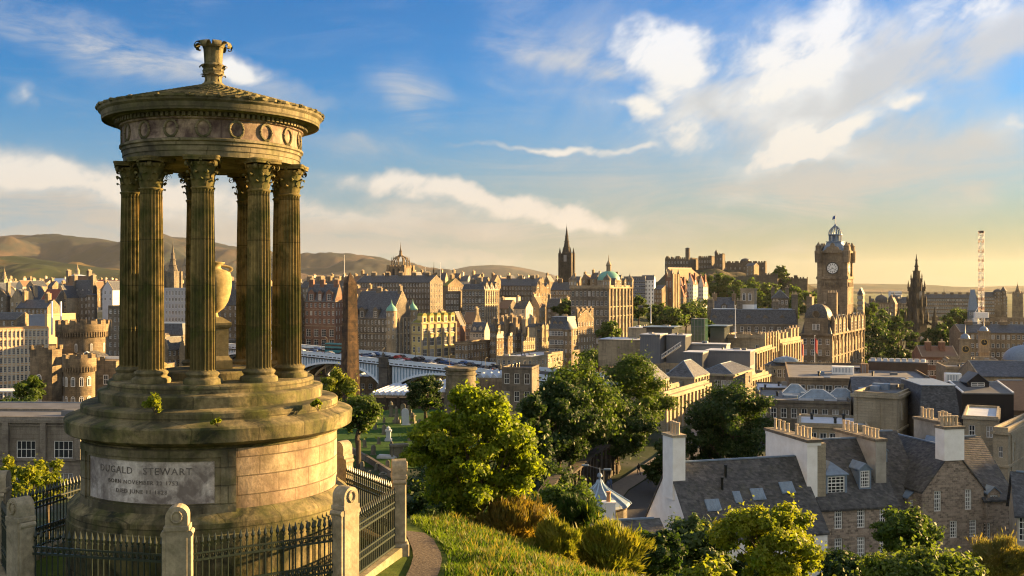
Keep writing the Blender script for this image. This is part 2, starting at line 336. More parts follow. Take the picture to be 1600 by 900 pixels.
def ground_mat():
    m, nt, N, L, b = _base('hill_and_city_ground', .95, .1)
    t = N.new('ShaderNodeTexCoord'); ob = t.outputs['Object']; sp = N.new('ShaderNodeSeparateXYZ'); L.new(ob, sp.inputs[0])
    n = _noise(N, L, ob, .8, 8, .7); n2 = _noise(N, L, ob, .02, 6, .7)
    grass = _ramp(N, L, n, [(.3,(.025,.045,.008)),(.5,(.06,.09,.014)),(.72,(.12,.12,.03))])
    city = _ramp(N, L, n2, [(.35,(.05,.048,.045)),(.5,(.035,.05,.02)),(.62,(.10,.095,.085))])
    mr = N.new('ShaderNodeMapRange'); L.new(sp.outputs[1], mr.inputs[0]); mr.inputs[1].default_value = 70; mr.inputs[2].default_value = 95
    far = N.new('ShaderNodeMapRange'); L.new(sp.outputs[1], far.inputs[0]); far.inputs[1].default_value = 1800; far.inputs[2].default_value = 3500
    n3 = _noise(N, L, ob, .0022, 8, .6); fields = _ramp(N, L, n3, [(.35,(.03,.05,.018)),(.5,(.07,.10,.03)),(.6,(.16,.13,.05)),(.75,(.05,.06,.03))])
    col = _mix(N, L, mr.outputs[0], grass, city); col = _mix(N, L, far.outputs[0], col, fields)
    L.new(col, b.inputs['Base Color']); _bump(N, L, b, n, .06); return m
def build_ground():
    a = np.sinh(np.linspace(-1,1,241)*8.2); xs = a/a.max()*16000
    b_ = np.sinh(np.linspace(0,1,300)*7.0); ys = -40 + b_/b_.max()*24000
    me = grid_mesh('ground', xs, ys, tz, ground_mat()); struct(link('ground', me))
build_ground()
def drape(name, pts, mat, off=.05, step=1.5, label=None, kerb=0):
    """a strip following left/right edge points [(x0,y0,x1,y1),...] laid on the terrain"""
    mb = MB(); rows = []
    for k in range(len(pts)-1):
        a, b = np.array(pts[k], float), np.array(pts[k+1], float); n = max(2, int(math.hypot(*(b-a)[:2])/step))
        for i in range(n + (k == len(pts)-2)): rows.append(a+(b-a)*i/n)
    m = 7; V = []
    for r in rows:
        for j in range(m):
            t = j/(m-1); x = r[0]+(r[2]-r[0])*t; y = r[1]+(r[3]-r[1])*t; V.append((x, y, float(tz(x, y))+off))
    Fc = [(k*m+j, k*m+j+1, (k+1)*m+j+1, (k+1)*m+j) for k in range(len(rows)-1) for j in range(m-1)]
    mb.add(V, Fc); return mb.build(name, mat, None, True)
# ------------------------------------------------------------------ the monument
MX, MY = -6.30, 21.6; MG = -5.9
RAY = math.atan2(MX, MY)                    # direction of the sight line to its axis
def monument():
    ST = stone('monument_stone', (.30,.26,.165), (.20,.175,.11), (.95,.34), .5, (.04,.038,.025), .85, 1.1, green=.45, bump=.012)
    DR = stone('monument_drum_stone', (.50,.40,.27), (.30,.22,.15), (1.05,.36), .6, (.10,.07,.05), .6, 1.3, green=.25, bump=.012)
    LED = stone('monument_ledge_stone', (.29,.24,.125), (.17,.145,.075), (1.3,.5), .5, (.022,.025,.015), 1.0, 1.5, green=.65, bump=.015)
    PAN = stone('monument_panel_stone', (.66,.62,.57), (.58,.54,.50), (9,9), 0, (.13,.11,.10), .85, 2.6, bump=.004)
    FR = stone('monument_frieze_stone', (.42,.33,.25), (.30,.23,.18), (1.1,9), .5, (.07,.045,.045), .95, 2.2, green=.2, bump=.01)
    CO = stone('monument_column_stone', (.30,.23,.09), (.20,.155,.06), (3,.9), .4, (.026,.03,.014), .95, 1.6, green=.75, bump=.008)
    t = empty('round_temple_monument', (MX, MY, 0), 'round columned stone temple monument with carved urn finial on hill edge', 'monument', rz=-RAY)
    # after this rotation local -y looks at the camera; angle 0 of lathe = towards the camera, growing to the right
    n = 96
    MB().lathe([(2.86,MG-.6),(2.86,-4.62),(2.83,-4.60),(2.83,-4.40),(2.79,-4.34),(2.72,-4.30),(2.66,-4.24),(2.60,-4.20)], n).build('plinth', LED, t, True, 30)
    MB().lathe([(2.57,-4.24),(2.57,-3.05)], n).build('drum', DR, t, True, 30)
    # inscription panel: raised frame round a sunken slab on the drum
    def arc(r0, r1, a0, a1, z0, z1, k=24):
        mb = MB(); vs = []
        for i in range(k+1):
            a = R(a0+(a1-a0)*i/k); s_, c_ = math.sin(a), -math.cos(a)
            vs += [(r0*s_,r0*c_,z0),(r1*s_,r1*c_,z0),(r1*s_,r1*c_,z1),(r0*s_,r0*c_,z1)]
        fs = [(0,1,2,3), tuple(4*k+q for q in (3,2,1,0))]
        for i in range(k):
            o = i*4
            for q in range(4): fs.append((o+q, o+4+q, o+4+(q+1)%4, o+(q+1)%4))
        mb.add(vs, fs); return mb
    fr = MB()
    for a0, a1, z0, z1, r in ((-70,9,-3.20,-3.05,2.66),(-70,9,-4.26,-4.12,2.66),(-70,-64,-4.12,-3.20,2.655),(3,9,-4.12,-3.20,2.655),
                            (-64,3,-3.27,-3.20,2.625),(-64,3,-4.12,-4.06,2.625),(-64,-61.5,-4.06,-3.27,2.622),(.5,3,-4.06,-3.27,2.622)):
        q = arc(2.5, r, a0, a1, z0, z1); fr.add(q.v, q.f)
    pf = fr.build('panel_frame', ST, t)
    slab = arc(2.5, 2.595, -61.5, .5, -4.06, -3.27, 40).build('inscription_panel', PAN, t, True, 30)
    ink = plain('faded_lettering', (.07,.06,.055), (.20,.185,.17), 3.5, .95)  # dark letter colour, faded in patches
    def lettering(s, size, zc, a_mid, wdeg):
        cu = bpy.data.curves.new('lettering', 'FONT'); cu.body = s; cu.size = size; cu.align_x = 'CENTER'; cu.extrude = .004; cu.resolution_u = 2
        cu.space_character = 1.15
        ob = bpy.data.objects.new('tmp', cu); sc.collection.objects.link(ob)
        dg = bpy.context.evaluated_depsgraph_get(); me = bpy.data.meshes.new_from_object(ob.evaluated_get(dg)); bpy.data.objects.remove(ob)
        wx = max(v.co.x for v in me.vertices)-min(v.co.x for v in me.vertices); kx = R(wdeg)/wx
        for v in me.vertices:
            a = R(a_mid)+v.co.x*kx; r = 2.598+v.co.z+.002; v.co = Vector((r*math.sin(a), -r*math.cos(a), zc+v.co.y))
        me.materials.clear(); me.materials.append(ink); o = link('lettering', me, slab); return o
    lettering('DUGALD   STEWART', .185, -3.52, -30.5, 44)
    lettering('BORN NOVEMBER 22 1753', .105, -3.71, -30.5, 33)
    lettering('DIED JUNE 11 1828', .105, -3.88, -30.5, 24)
    # big cornice and steps
    MB().lathe([(2.60,-3.06),(2.62,-3.02),(2.70,-2.97),(2.84,-2.93),(2.88,-2.90),(2.90,-2.66),(2.87,-2.62),(2.56,-2.52)], n).build('drum_cornice', LED, t, True, 30)
    MB().lathe([(2.585,-2.56),(2.59,-2.40),(2.56,-2.365),(2.24,-2.33)], n).build('step', LED, t, True, 30)
    MB().lathe([(2.26,-2.36),(2.27,-2.13),(2.24,-2.10),(2.06,-2.07)], n).build('step', LED, t, True, 30)
    MB().lathe([(2.08,-2.09),(2.08,-1.95),(2.05,-1.92),(.0,-1.90)], n).build('step', LED, t, True, 30)
    MB().lathe([(1.05,-1.92),(1.05,-1.78),(1.02,-1.75),(0,-1.74)], 64).build('step', LED, t, True, 30)
    # columns
    def shaft_mesh():
        mb = MB(); nf = 20; per = 6; m = nf*per; zs = [-1.66,-1.63,-1.2,-.4,.4,1.2,1.82,1.90]; rs = [.262,.246,.246,.241,.233,.222,.211,.222]
        vs = []
        for z, r in zip(zs, rs):
            d = .24 if -1.64 < z < 1.85 else 0
            for i in range(m):
                a = 2*math.pi*i/m; p = (i % per)/per
                k = 1-d*math.sin(math.pi*min(1, p*per/(per-1)))**.8*.75 if p < (per-1)/per+.01 else 1
                vs.append((r*k*math.cos(a), r*k*math.sin(a), z))
        fs = [(j*m+i, j*m+(i+1)%m, (j+1)*m+(i+1)%m, (j+1)*m+i) for j in range(len(zs)-1) for i in range(m)]
        mb.add(vs, fs); return mb.mesh('shaft', CO)
    def base_mesh():
        return MB().lathe([(.37,-1.93),(.375,-1.86),(.36,-1.82),(.31,-1.80),(.295,-1.775),(.315,-1.75),(.33,-1.72),(.315,-1.69),(.27,-1.665),(.24,-1.65)], 32).mesh('column_base', LED, True)
    def cap_mesh():
        mb = MB(); mb.lathe([(.215,1.87),(.235,1.89),(.235,1.91),(.205,1.925),(.205,2.1),(.22,2.25),(.265,2.36),(.29,2.40)], 24)
        def leaf(a, z0, h, wd, out, r0):
            pts = [(0,0),(.02,.35),(.035,.7),(.07,.92),(.12,1.0),(.165,.93),(.16,.84)]; vs = []; k = out/.12
            for (o, t_) , ww in zip(pts, (1.,1.05,1.0,.85,.7,.45,.15)):
                for s_ in (-1,-.5,0,.5,1):
                    rr = r0+o*k-.02*abs(s_); x = rr; y = s_*wd*ww*(1+.0*s_); zz = z0+t_*h-.03*abs(s_)*(t_ > .3)
                    vs.append((x*math.cos(a)-y*math.sin(a), x*math.sin(a)+y*math.cos(a), zz))
            fs = [(j*5+i, j*5+i+1, j*5+i+6, j*5+i+5) for j in range(6) for i in range(4)]; mb.add(vs, fs)
        for i in range(8): leaf(2*math.pi*i/8, 1.93, .17, .07, .065, .212)
        for i in range(8): leaf(2*math.pi*(i+.5)/8, 1.97, .27, .07, .085, .215)
        def volute(a, sgn, z, r0, R0, w_=.028):
            pts = []
            for i in range(22):
                th = i/21*2.6*math.pi; rad = R0*(1-.75*i/21)
                pts.append((r0+rad*math.sin(th), z-R0+rad*math.cos(th)-0.0))
            pts = [(.22, z-.17),(.25, z-.06)]+pts
            vs = []
            for x, zz in pts:
                for y in (-w_, w_): vs.append((x*math.cos(a)-y*math.sin(a), x*math.sin(a)+y*math.cos(a), zz))
            mb.add(vs, [(2*i,2*i+1,2*i+3,2*i+2) for i in range(len(pts)-1)])
        for i in range(4):
            volute(math.pi/4+i*math.pi/2, 1, 2.42, .35, .07, .035)
            volute(math.pi/4+i*math.pi/2-.22, 1, 2.40, .29, .05, .02); volute(math.pi/4+i*math.pi/2+.22, 1, 2.40, .29, .05, .02)
            a = i*math.pi/2
            for s_ in (-.16,.16):
                volute(a+s_, 1, 2.40, .25, .045, .02)
            for q in range(6):  # rosette
                t_ = q*math.pi/3; mb.tube((.30*math.cos(a),.30*math.sin(a),2.44),(.33*math.cos(a)-.04*math.sin(a)*math.cos(t_),.33*math.sin(a)+.04*math.cos(a)*math.cos(t_),2.44+.04*math.sin(t_)),.018,.014,5)
        out = []
        for i in range(4):
            a = math.pi/4+i*math.pi/2
            out.append((.445*math.cos(a-.07),.445*math.sin(a-.07))); out.append((.445*math.cos(a+.07),.445*math.sin(a+.07)))
            for q in (.25,.5,.75):
                b = a+math.pi/2*q; rr = .315+.09*abs(q-.5)*2; out.append((rr*math.cos(b), rr*math.sin(b)))
        mb.prism(out, 2.43, 2.475); mb.prism([(x*1.04,y*1.04) for x,y in out], 2.475, 2.515)
        me = mb.mesh('capital', CO, True, 50); return me
    S, B, Cp = shaft_mesh(), base_mesh(), cap_mesh()
    for k in range(9):
        a = R(-7+40*k); x, y = 1.61*math.sin(a), -1.61*math.cos(a)
        c = link('column', S, t, (x, y, 0)); c.rotation_euler = (0,0,a)
        link('column_base', B, c); link('capital', Cp, c)
    # entablature
    MB().lathe([(1.40,2.51),(1.78,2.51),(1.78,2.62),(1.80,2.625),(1.80,2.73),(1.82,2.735),(1.82,2.79),(1.86,2.81),(1.86,2.85),(1.82,2.87)], n).build('architrave', ST, t, True, 30)
    MB().lathe([(1.2,2.86),(1.80,2.86),(1.80,3.22),(1.86,3.24),(1.86,3.27)], n).build('frieze', FR, t, True, 30)
    MB().lathe([(0,2.72),(1.0,2.70),(1.42,2.62),(1.45,2.60)], 48).build('ceiling', ST, t, True, 30)
    wr = MB()
    for i in range(28):
        a = 2*math.pi*i/28; wr.tube((.135*math.cos(a),0,.16*math.sin(a)), (.135*math.cos(a+.2),-.01,.16*math.sin(a+.2)), .032, .018, 6)
    wr.tube((-.05,-.01,-.17),(-.08,-.01,-.22),.02,.012,5); wr.tube((.05,-.01,-.17),(.08,-.01,-.22),.02,.012,5)
    wm = wr.mesh('wreath', ST, True)
    for k in range(18):
        a = R(-6+20*k); o = link('wreath', wm, t, (1.805*math.sin(a), -1.805*math.cos(a), 3.05)); o.rotation_euler = (0,0,a)
    de = MB()
    for k in range(110):
        a = 2*math.pi*k/110; M_ = Matrix.Rotation(a, 4, 'Z'); i0 = len(de.v); de.box(-.03,.03,-1.95,-1.84,3.27,3.35); de.xf(M_, i0)
    dt = de.build('dentil_band', ST, t); dt['kind'] = 'stuff'
    MB().lathe([(1.86,3.27),(1.87,3.35),(1.97,3.36),(2.00,3.39),(2.17,3.40),(2.19,3.36),(2.20,3.385),(2.21,3.50),(2.26,3.54),(2.275,3.60),(2.24,3.625)], n).build('cornice', ST, t, True, 30)
    # roof of stone scales
    rb = MB(); rings = 13
    for j in range(rings):
        r0 = 2.27*(1-j/rings)+.20*(j/rings); r1 = 2.27*(1-(j+1)/rings)+.20*((j+1)/rings)
        z0 = 3.60+(2.27-r0)/2.07*.60+.03; z1 = 3.60+(2.27-r1)/2.07*.60
        nn = 54; rb.lathe([(r0*1.0,z0-.04),(r0*1.0,z0),(r1*.98,z1)], nn*2, rf=lambda a, z, nn=nn, r0=r0, zz=z0: 1+.018*abs(math.sin(a*nn/2+j*1.57)) if z > zz-.05 and z <= zz else 1)
    rb.build('roof', LED, t, True, 25)
    kn = MB(); kn.box(-.04,.04,-.05,.05,-.02,.045); kn.tube((0,-.04,.015),(0,-.06,.03),.035,.02,6); km = kn.mesh('antefix', LED)
    for k in range(24):
        a = R(3+15*k); o = link('antefix', km, t, (2.25*math.sin(a), -2.25*math.cos(a), 3.60)); o.rotation_euler = (0,0,a)
    # finial
    f = MB(); f.lathe([(.30,4.17),(.22,4.24),(.15,4.30),(.13,4.36),(.17,4.42),(.20,4.47),(.21,4.52),(.19,4.56),(.22,4.60),(.235,4.63),(.20,4.66),(.17,4.68),(.165,4.80),(.175,4.92),(.19,5.0),(.20,5.03)], 24, rf=lambda a, z: 1+.07*math.cos(8*a))
    def fl(a, z0, r0, pts, wd):
        vs = []
        for o_, zz, ww in pts:
            for s_ in (-1,0,1): x = r0+o_+.012*(s_ == 0); y = s_*wd*ww; vs.append((x*math.cos(a)-y*math.sin(a), x*math.sin(a)+y*math.cos(a), z0+zz))
        f.add(vs, [(j*3+i, j*3+i+1, j*3+i+4, j*3+i+3) for j in range(len(pts)-1) for i in range(2)])
    for k in range(8):
        a = 2*math.pi*(k+.3)/8
        fl(a, 4.62, .17, [(0,0,1),(.01,.2,1),(.02,.36,1.1),(.06,.46,1.2),(.13,.50,1.3),(.19,.48,1.3),(.22,.42,1.1),(.20,.36,.9),(.16,.35,.6),(.14,.38,.4)], .07)
        fl(a+.39, 4.40, .15, [(0,0,.8),(.02,.12,1),(.05,.2,1),(.10,.235,1),(.13,.21,.8),(.12,.18,.5)], .06)
        fl(a, 4.26, .16, [(.02,0,.8),(.0,.1,1),(.03,.16,1),(.08,.18,.9),(.10,.15,.6)], .06)
    f.tube((0,0,4.95),(0,0,5.06),.19,.21,16)
    f.build('finial', LED, t, True, 50)
    for q in fr.v[:0]: pass
    # urn on its pedestal stands inside the ring of columns
    u = empty('stone_urn', (MX, MY, -1.74), 'tall handled stone urn on square pedestal between the temple columns', 'urn', rz=-RAY+.15)
    u.scale = (1,1,.735)
    US = stone('urn_stone', (.40,.33,.17), (.34,.28,.15), (9,9), 0, (.12,.10,.05), .5, 2, green=.4, bump=.006)
    pd = MB(); s2 = math.sqrt(.5)
    def sq(prof):
        for (a, z0), (b, z1) in zip(prof[:-1], prof[1:]): pd.frust([(-a,-a),(a,-a),(a,a),(-a,a)], z0, [(-b,-b),(b,-b),(b,b),(-b,b)], z1)
    sq([(.34,0),(.34,.24),(.33,.26),(.27,.36),(.27,1.13),(.31,1.18),(.33,1.24),(.33,1.30),(.30,1.33),(.16,1.46)]); pd.build('pedestal', US, u)
    MB().lathe([(.13,1.44),(.10,1.50),(.09,1.58),(.14,1.63),(.22,1.72),(.30,1.90),(.35,2.12),(.375,2.36),(.375,2.6),(.34,2.74),(.26,2.80),(.18,2.83),(.15,2.88),(.17,2.96),(.23,3.0),(.235,3.03),(.12,3.05),(0,3.06)], 40).build('bowl', US, u, True, 50)
    for s_ in (-1,1):
        h = MB(); pts = []
        for i in range(13):
            a = math.pi*(1.0*i/12); pts.append((s_*(.17+.17*math.sin(a)+.07*i/12), 0, 2.94-.24*i/12+.03*math.sin(a)))
        h.path(pts, [.035]*13, 8); h.build('handle', US, u, True)
monument()
# ------------------------------------------------------------------ railing fence round it
def railings():
    PS = stone('pier_stone', (.40,.35,.25), (.33,.29,.21), (9,9), 0, (.10,.095,.07), .55, 1.3, green=.18, bump=.008)
    KS = stone('fence_kerb_stone', (.36,.31,.20), (.30,.26,.17), (1.2,.5), .3, (.09,.085,.05), .5, 1.2, green=.4, bump=.01)
    IRG = plain('green_iron', (.018,.032,.026), (.012,.02,.017), 8, .38, .5)
    FX, FY, FR_ = -6.47, 21.66, 4.06
    t = empty('railing_fence', (FX, FY, MG), 'dark spiked iron railing with carved stone piers around the temple monument', 'fence')
    ang = [10+45*k for k in range(8)]
    pt = [Vector((FR_*math.sin(R(a)), -FR_*math.cos(R(a)), 0)) for a in ang]
    def pier():
        mb = MB(); mb.bbox(-.25,.25,-.21,.21,-.6,.30,.02); mb.bbox(-.21,.21,-.17,.17,.30,.36,.01)
        mb.bbox(-.185,.185,-.15,.15,.36,1.78,.015)
        mb.bbox(-.215,.215,-.17,.17,1.70,1.78,.01)
        # rounded head with scroll shoulders
        h = [(-.185,1.78),(.185,1.78),(.185,1.90)]+[(.185*math.cos(a), 1.94+.175*math.sin(a)) for a in [math.pi*i/10 for i in range(11)]]+[(-.185,1.90)]
        i0 = len(mb.v); mb.prism(h, -.155, .155); mb.xf(Matrix.Rotation(R(90),4,'X'), i0)
        for sx in (-1,1):
            mb.bbox(sx*.185-.02 if sx > 0 else -.245, .245 if sx > 0 else -.165, -.13,.13,.36,1.62,.01)
            i0 = len(mb.v); mb.tube((sx*.215,-.14,1.64),(sx*.215,.14,1.64),.055,.055,10)
        me = mb.mesh('pier', PS); wreath = MB()
        for i in range(16):
            a = 2*math.pi*i/16; wreath.tube((.085*math.cos(a),-.165,1.94+.1*math.sin(a)),(.085*math.cos(a+.35),-.17,1.94+.1*math.sin(a+.35)),.024,.016,6)
        return me, wreath.mesh('wreath', PS, True)
    pm, wm = pier()
    for a, p in zip(ang, pt):
        o = link('pier', pm, t, p); o.rotation_euler = (0,0,R(a)); link('wreath', wm, o)
    side = (pt[1]-pt[0]).length; Lp = side-.50
    rm = MB(); n = 23; sp_ = Lp/n
    rm.box(-Lp/2,Lp/2,-.02,.02,1.10,1.14); rm.box(-Lp/2,Lp/2,-.02,.02,1.22,1.25); rm.box(-Lp/2,Lp/2,-.02,.02,.52,.56); rm.box(-Lp/2,Lp/2,-.02,.02,.66,.69); rm.box(-Lp/2,Lp/2,-.02,.02,.27,.31)
    for i in range(n):
        x = -Lp/2+(i+.5)*sp_
        rm.tube((x,0,.25),(x,0,1.42),.014,.014,6,False); rm.tube((x,0,1.34),(x,0,1.37),.026,.026,6); rm.tube((x,0,1.38),(x,0,1.43),.013,.036,6,False); rm.tube((x,0,1.43),(x,0,1.56),.036,.003,6,False)
        for z in (1.18,.61):
            rm.tube((x-sp_/2,0,z),(x-sp_/2,.0001,z+.001),.001,.001,3)
            for s_ in (-1,1): rm.tube((x+s_*sp_*.12,0,z-.05),(x+s_*sp_*.4,0,z+.05),.009,.009,4,False)
        rm.tube((x-sp_/2,0,.25),(x-sp_/2,0,.60),.010,.010,4,False); rm.tube((x-sp_/2,0,.60),(x-sp_/2,0,.70),.024,.002,5,False)
    rme = rm.mesh('railing', IRG)
    km = MB().bbox(-side/2+.2,side/2-.2,-.16,.16,-.6,.24,.02).mesh('kerb', KS)
    for k in range(8):
        a, b = pt[k], pt[(k+1)%8]; mid = (a+b)/2; rz = math.atan2(b.y-a.y, b.x-a.x)
        o = link('railing_panel', rme, t, mid); o.rotation_euler = (0,0,rz)
        o = link('kerb', km, t, mid); o.rotation_euler = (0,0,rz)
railings()
# ------------------------------------------------------------------ building kit
SANDS = stone('brown_sandstone', (.33,.255,.165), (.235,.18,.115), (1.1,.42), .3, (.06,.05,.042), .65, .12)
GREYST = stone('grey_stone', (.24,.21,.165), (.165,.145,.115), (1.0,.4), .3, (.05,.046,.042), .6, .14)
PALE = stone('pale_sandstone', (.45,.37,.25), (.36,.295,.20), (1.2,.42), .28, (.10,.085,.065), .5, .12)
BUFF = stone('buff_ashlar', (.42,.37,.27), (.37,.32,.23), (1.1,.40), .22, (.14,.12,.09), .45, .16)
REDST = stone('red_sandstone', (.26,.15,.105), (.20,.115,.085), (1.1,.42), .3, (.06,.045,.04), .5, .15)
DARKST = stone('soot_black_stone', (.10,.085,.065), (.07,.06,.048), (1,.4), .3, (.03,.027,.024), .6, .2)
RUBBLE = stone('rubble_stone', (.42,.34,.27), (.14,.115,.095), (.40,.21), -.35, (.45,.38,.30), .35, 2.4, bump=.04)
HARL2 = plain('old_cream_harling', (.60,.57,.50), (.46,.43,.37), .9, .9)
HARL = plain('white_harling', (.86,.85,.82), (.72,.70,.66), .9, .9, .1, bump=.02)
DIRTY = plain('weathered_render', (.42,.40,.35), (.24,.22,.19), .7, .9, .1, bump=.02)
CREAM = plain('cream_render', (.55,.48,.36), (.46,.40,.30), .5, .85)
CONC = plain('pale_concrete', (.45,.42,.37), (.36,.34,.30), .4, .85)
ZINC = plain('grey_zinc', (.10,.11,.125), (.075,.085,.10), .6, .5, .5)
FELT = plain('roof_felt', (.15,.16,.175), (.09,.095,.10), .35, .8)
WFELT = plain('pale_roof_sheet', (.52,.56,.62), (.36,.40,.46), .5, .6)
COPPER = plain('green_copper', (.16,.36,.28), (.11,.27,.22), 1.5, .6)
REDTILE = plain('red_roof_tiles', (.22,.07,.045), (.15,.05,.035), 1.5, .8)
BROWNTILE = plain('brown_roof_tiles', (.20,.13,.08), (.14,.09,.06), 1.5, .8)
MOSSROOF = plain('mossy_roof', (.20,.19,.035), (.14,.14,.03), .8, .8)
BLUEST = plain('pale_blue_steel', (.34,.46,.58), (.26,.38,.50), 1.2, .5)
TRIMC = PALE
FRAMEW = WHITE
WCACHE = {}
def window_mesh(w, h, style='sash', fm=None, gl=None):
    fm = fm or FRAMEW; gl = gl or GLASS; key = (round(w,2), round(h,2), style, fm.name, gl.name)
    if key in WCACHE: return WCACHE[key]
    mb = MB(); f = min(.11, w*.12); bars = {'sash': (1,1), 'six': (3,4), 'four': (2,2), 'plain': (0,0), 'grid': (3,3), 'cross': (1,2), 'far': (0,1), 'arch': (1,1), 'wide': (3,1)}[style]
    mb.mi = 0
    if style == 'arch':
        n = 8; r = w/2; zc = h-r
        P0 = [(-r,0)]+[(r*math.cos(a), zc+r*math.sin(a)) for a in [math.pi*(1-i/n) for i in range(n+1)]]+[(r,0)]
        q = [(x*(1-f/r*1.1), max(f, zc+(z-zc)*(1-f/r)) if z > 0 else f) for x, z in P0]; m = len(P0)
        mb.add([(x,0,z) for x,z in P0]+[(x,0,z) for x,z in q], [(i+1,i,i+m,i+1+m) for i in range(m-1)]+[(0,m-1,2*m-1,m)])
        mb.add([(x,-.002,z) for x,z in P0], [])
        mb.box(-.03,.03,-.01,.02,f,h-f); mb.box(-r+f,r-f,-.01,.02,zc-.03,zc+.03)
        mb.mi = 1; mb.add([(x,.03,z) for x,z in q], [tuple(range(m-1,-1,-1))])
    else:
        a, b = -w/2, w/2
        mb.box(a,a+f,-.02,.05,0,h); mb.box(b-f,b,-.02,.05,0,h); mb.box(a+f,b-f,-.02,.05,0,f); mb.box(a+f,b-f,-.02,.05,h-f,h)
        nx, nz = bars; t = .034 if style in ('six','grid') else .035
        for i in range(nx): x = a+(i+1)*w/(nx+1); mb.box(x-t,x+t,-.005,.03,f,h-f)
        for i in range(nz):
            z = (i+1)*h/(nz+1); tt = t*1.6 if (style == 'six' and i == nz//2) else t
            mb.box(a+f,b-f,-.01,.035,z-tt,z+tt)
        mb.mi = 1; mb.quad((a+f,.02,f),(b-f,.02,f),(b-f,.02,h-f),(a+f,.02,h-f))
    me = mb.mesh('window', [fm, gl]); WCACHE[key] = me; return me
def panel(mb, A, B, z0, z1, holes, depth=.2):
    """upright wall from A to B (outside on the right hand) with rectangular holes (s0,s1,t0,t1) and their reveals"""
    ax, ay = A; bx, by = B; L = math.hypot(bx-ax, by-ay); dx, dy = (bx-ax)/L, (by-ay)/L; nx, ny = dy, -dx
    S = sorted({0., L}|{round(h[0],4) for h in holes}|{round(h[1],4) for h in holes}); T = sorted({z0, z1}|{round(h[2],4) for h in holes}|{round(h[3],4) for h in holes})
    S = [s for s in S if 0 <= s <= L]; T = [t for t in T if z0 <= t <= z1]
    hs = {}
    def pt(s, z, d=0): return (ax+dx*s-nx*d, ay+dy*s-ny*d, z)
    for j in range(len(T)-1):
        i = 0
        while i < len(S)-1:
            sm, tm = (S[i]+S[i+1])/2, (T[j]+T[j+1])/2
            if any(h[0] < sm < h[1] and h[2] < tm < h[3] for h in holes): i += 1; continue
            k = i
            while k+1 < len(S)-1:
                sm2 = (S[k+1]+S[k+2])/2
                if any(h[0] < sm2 < h[1] and h[2] < tm < h[3] for h in holes): break
                k += 1
            mb.quad(pt(S[i],T[j]), pt(S[k+1],T[j]), pt(S[k+1],T[j+1]), pt(S[i],T[j+1])); i = k+1
    for s0, s1, t0, t1 in holes:
        for p, q in (((s0,t0),(s1,t0)),((s1,t0),(s1,t1)),((s1,t1),(s0,t1)),((s0,t1),(s0,t0))):
            mb.quad(pt(*p), pt(*p, depth), pt(*q, depth), pt(*q))
GABLE_N = [0]
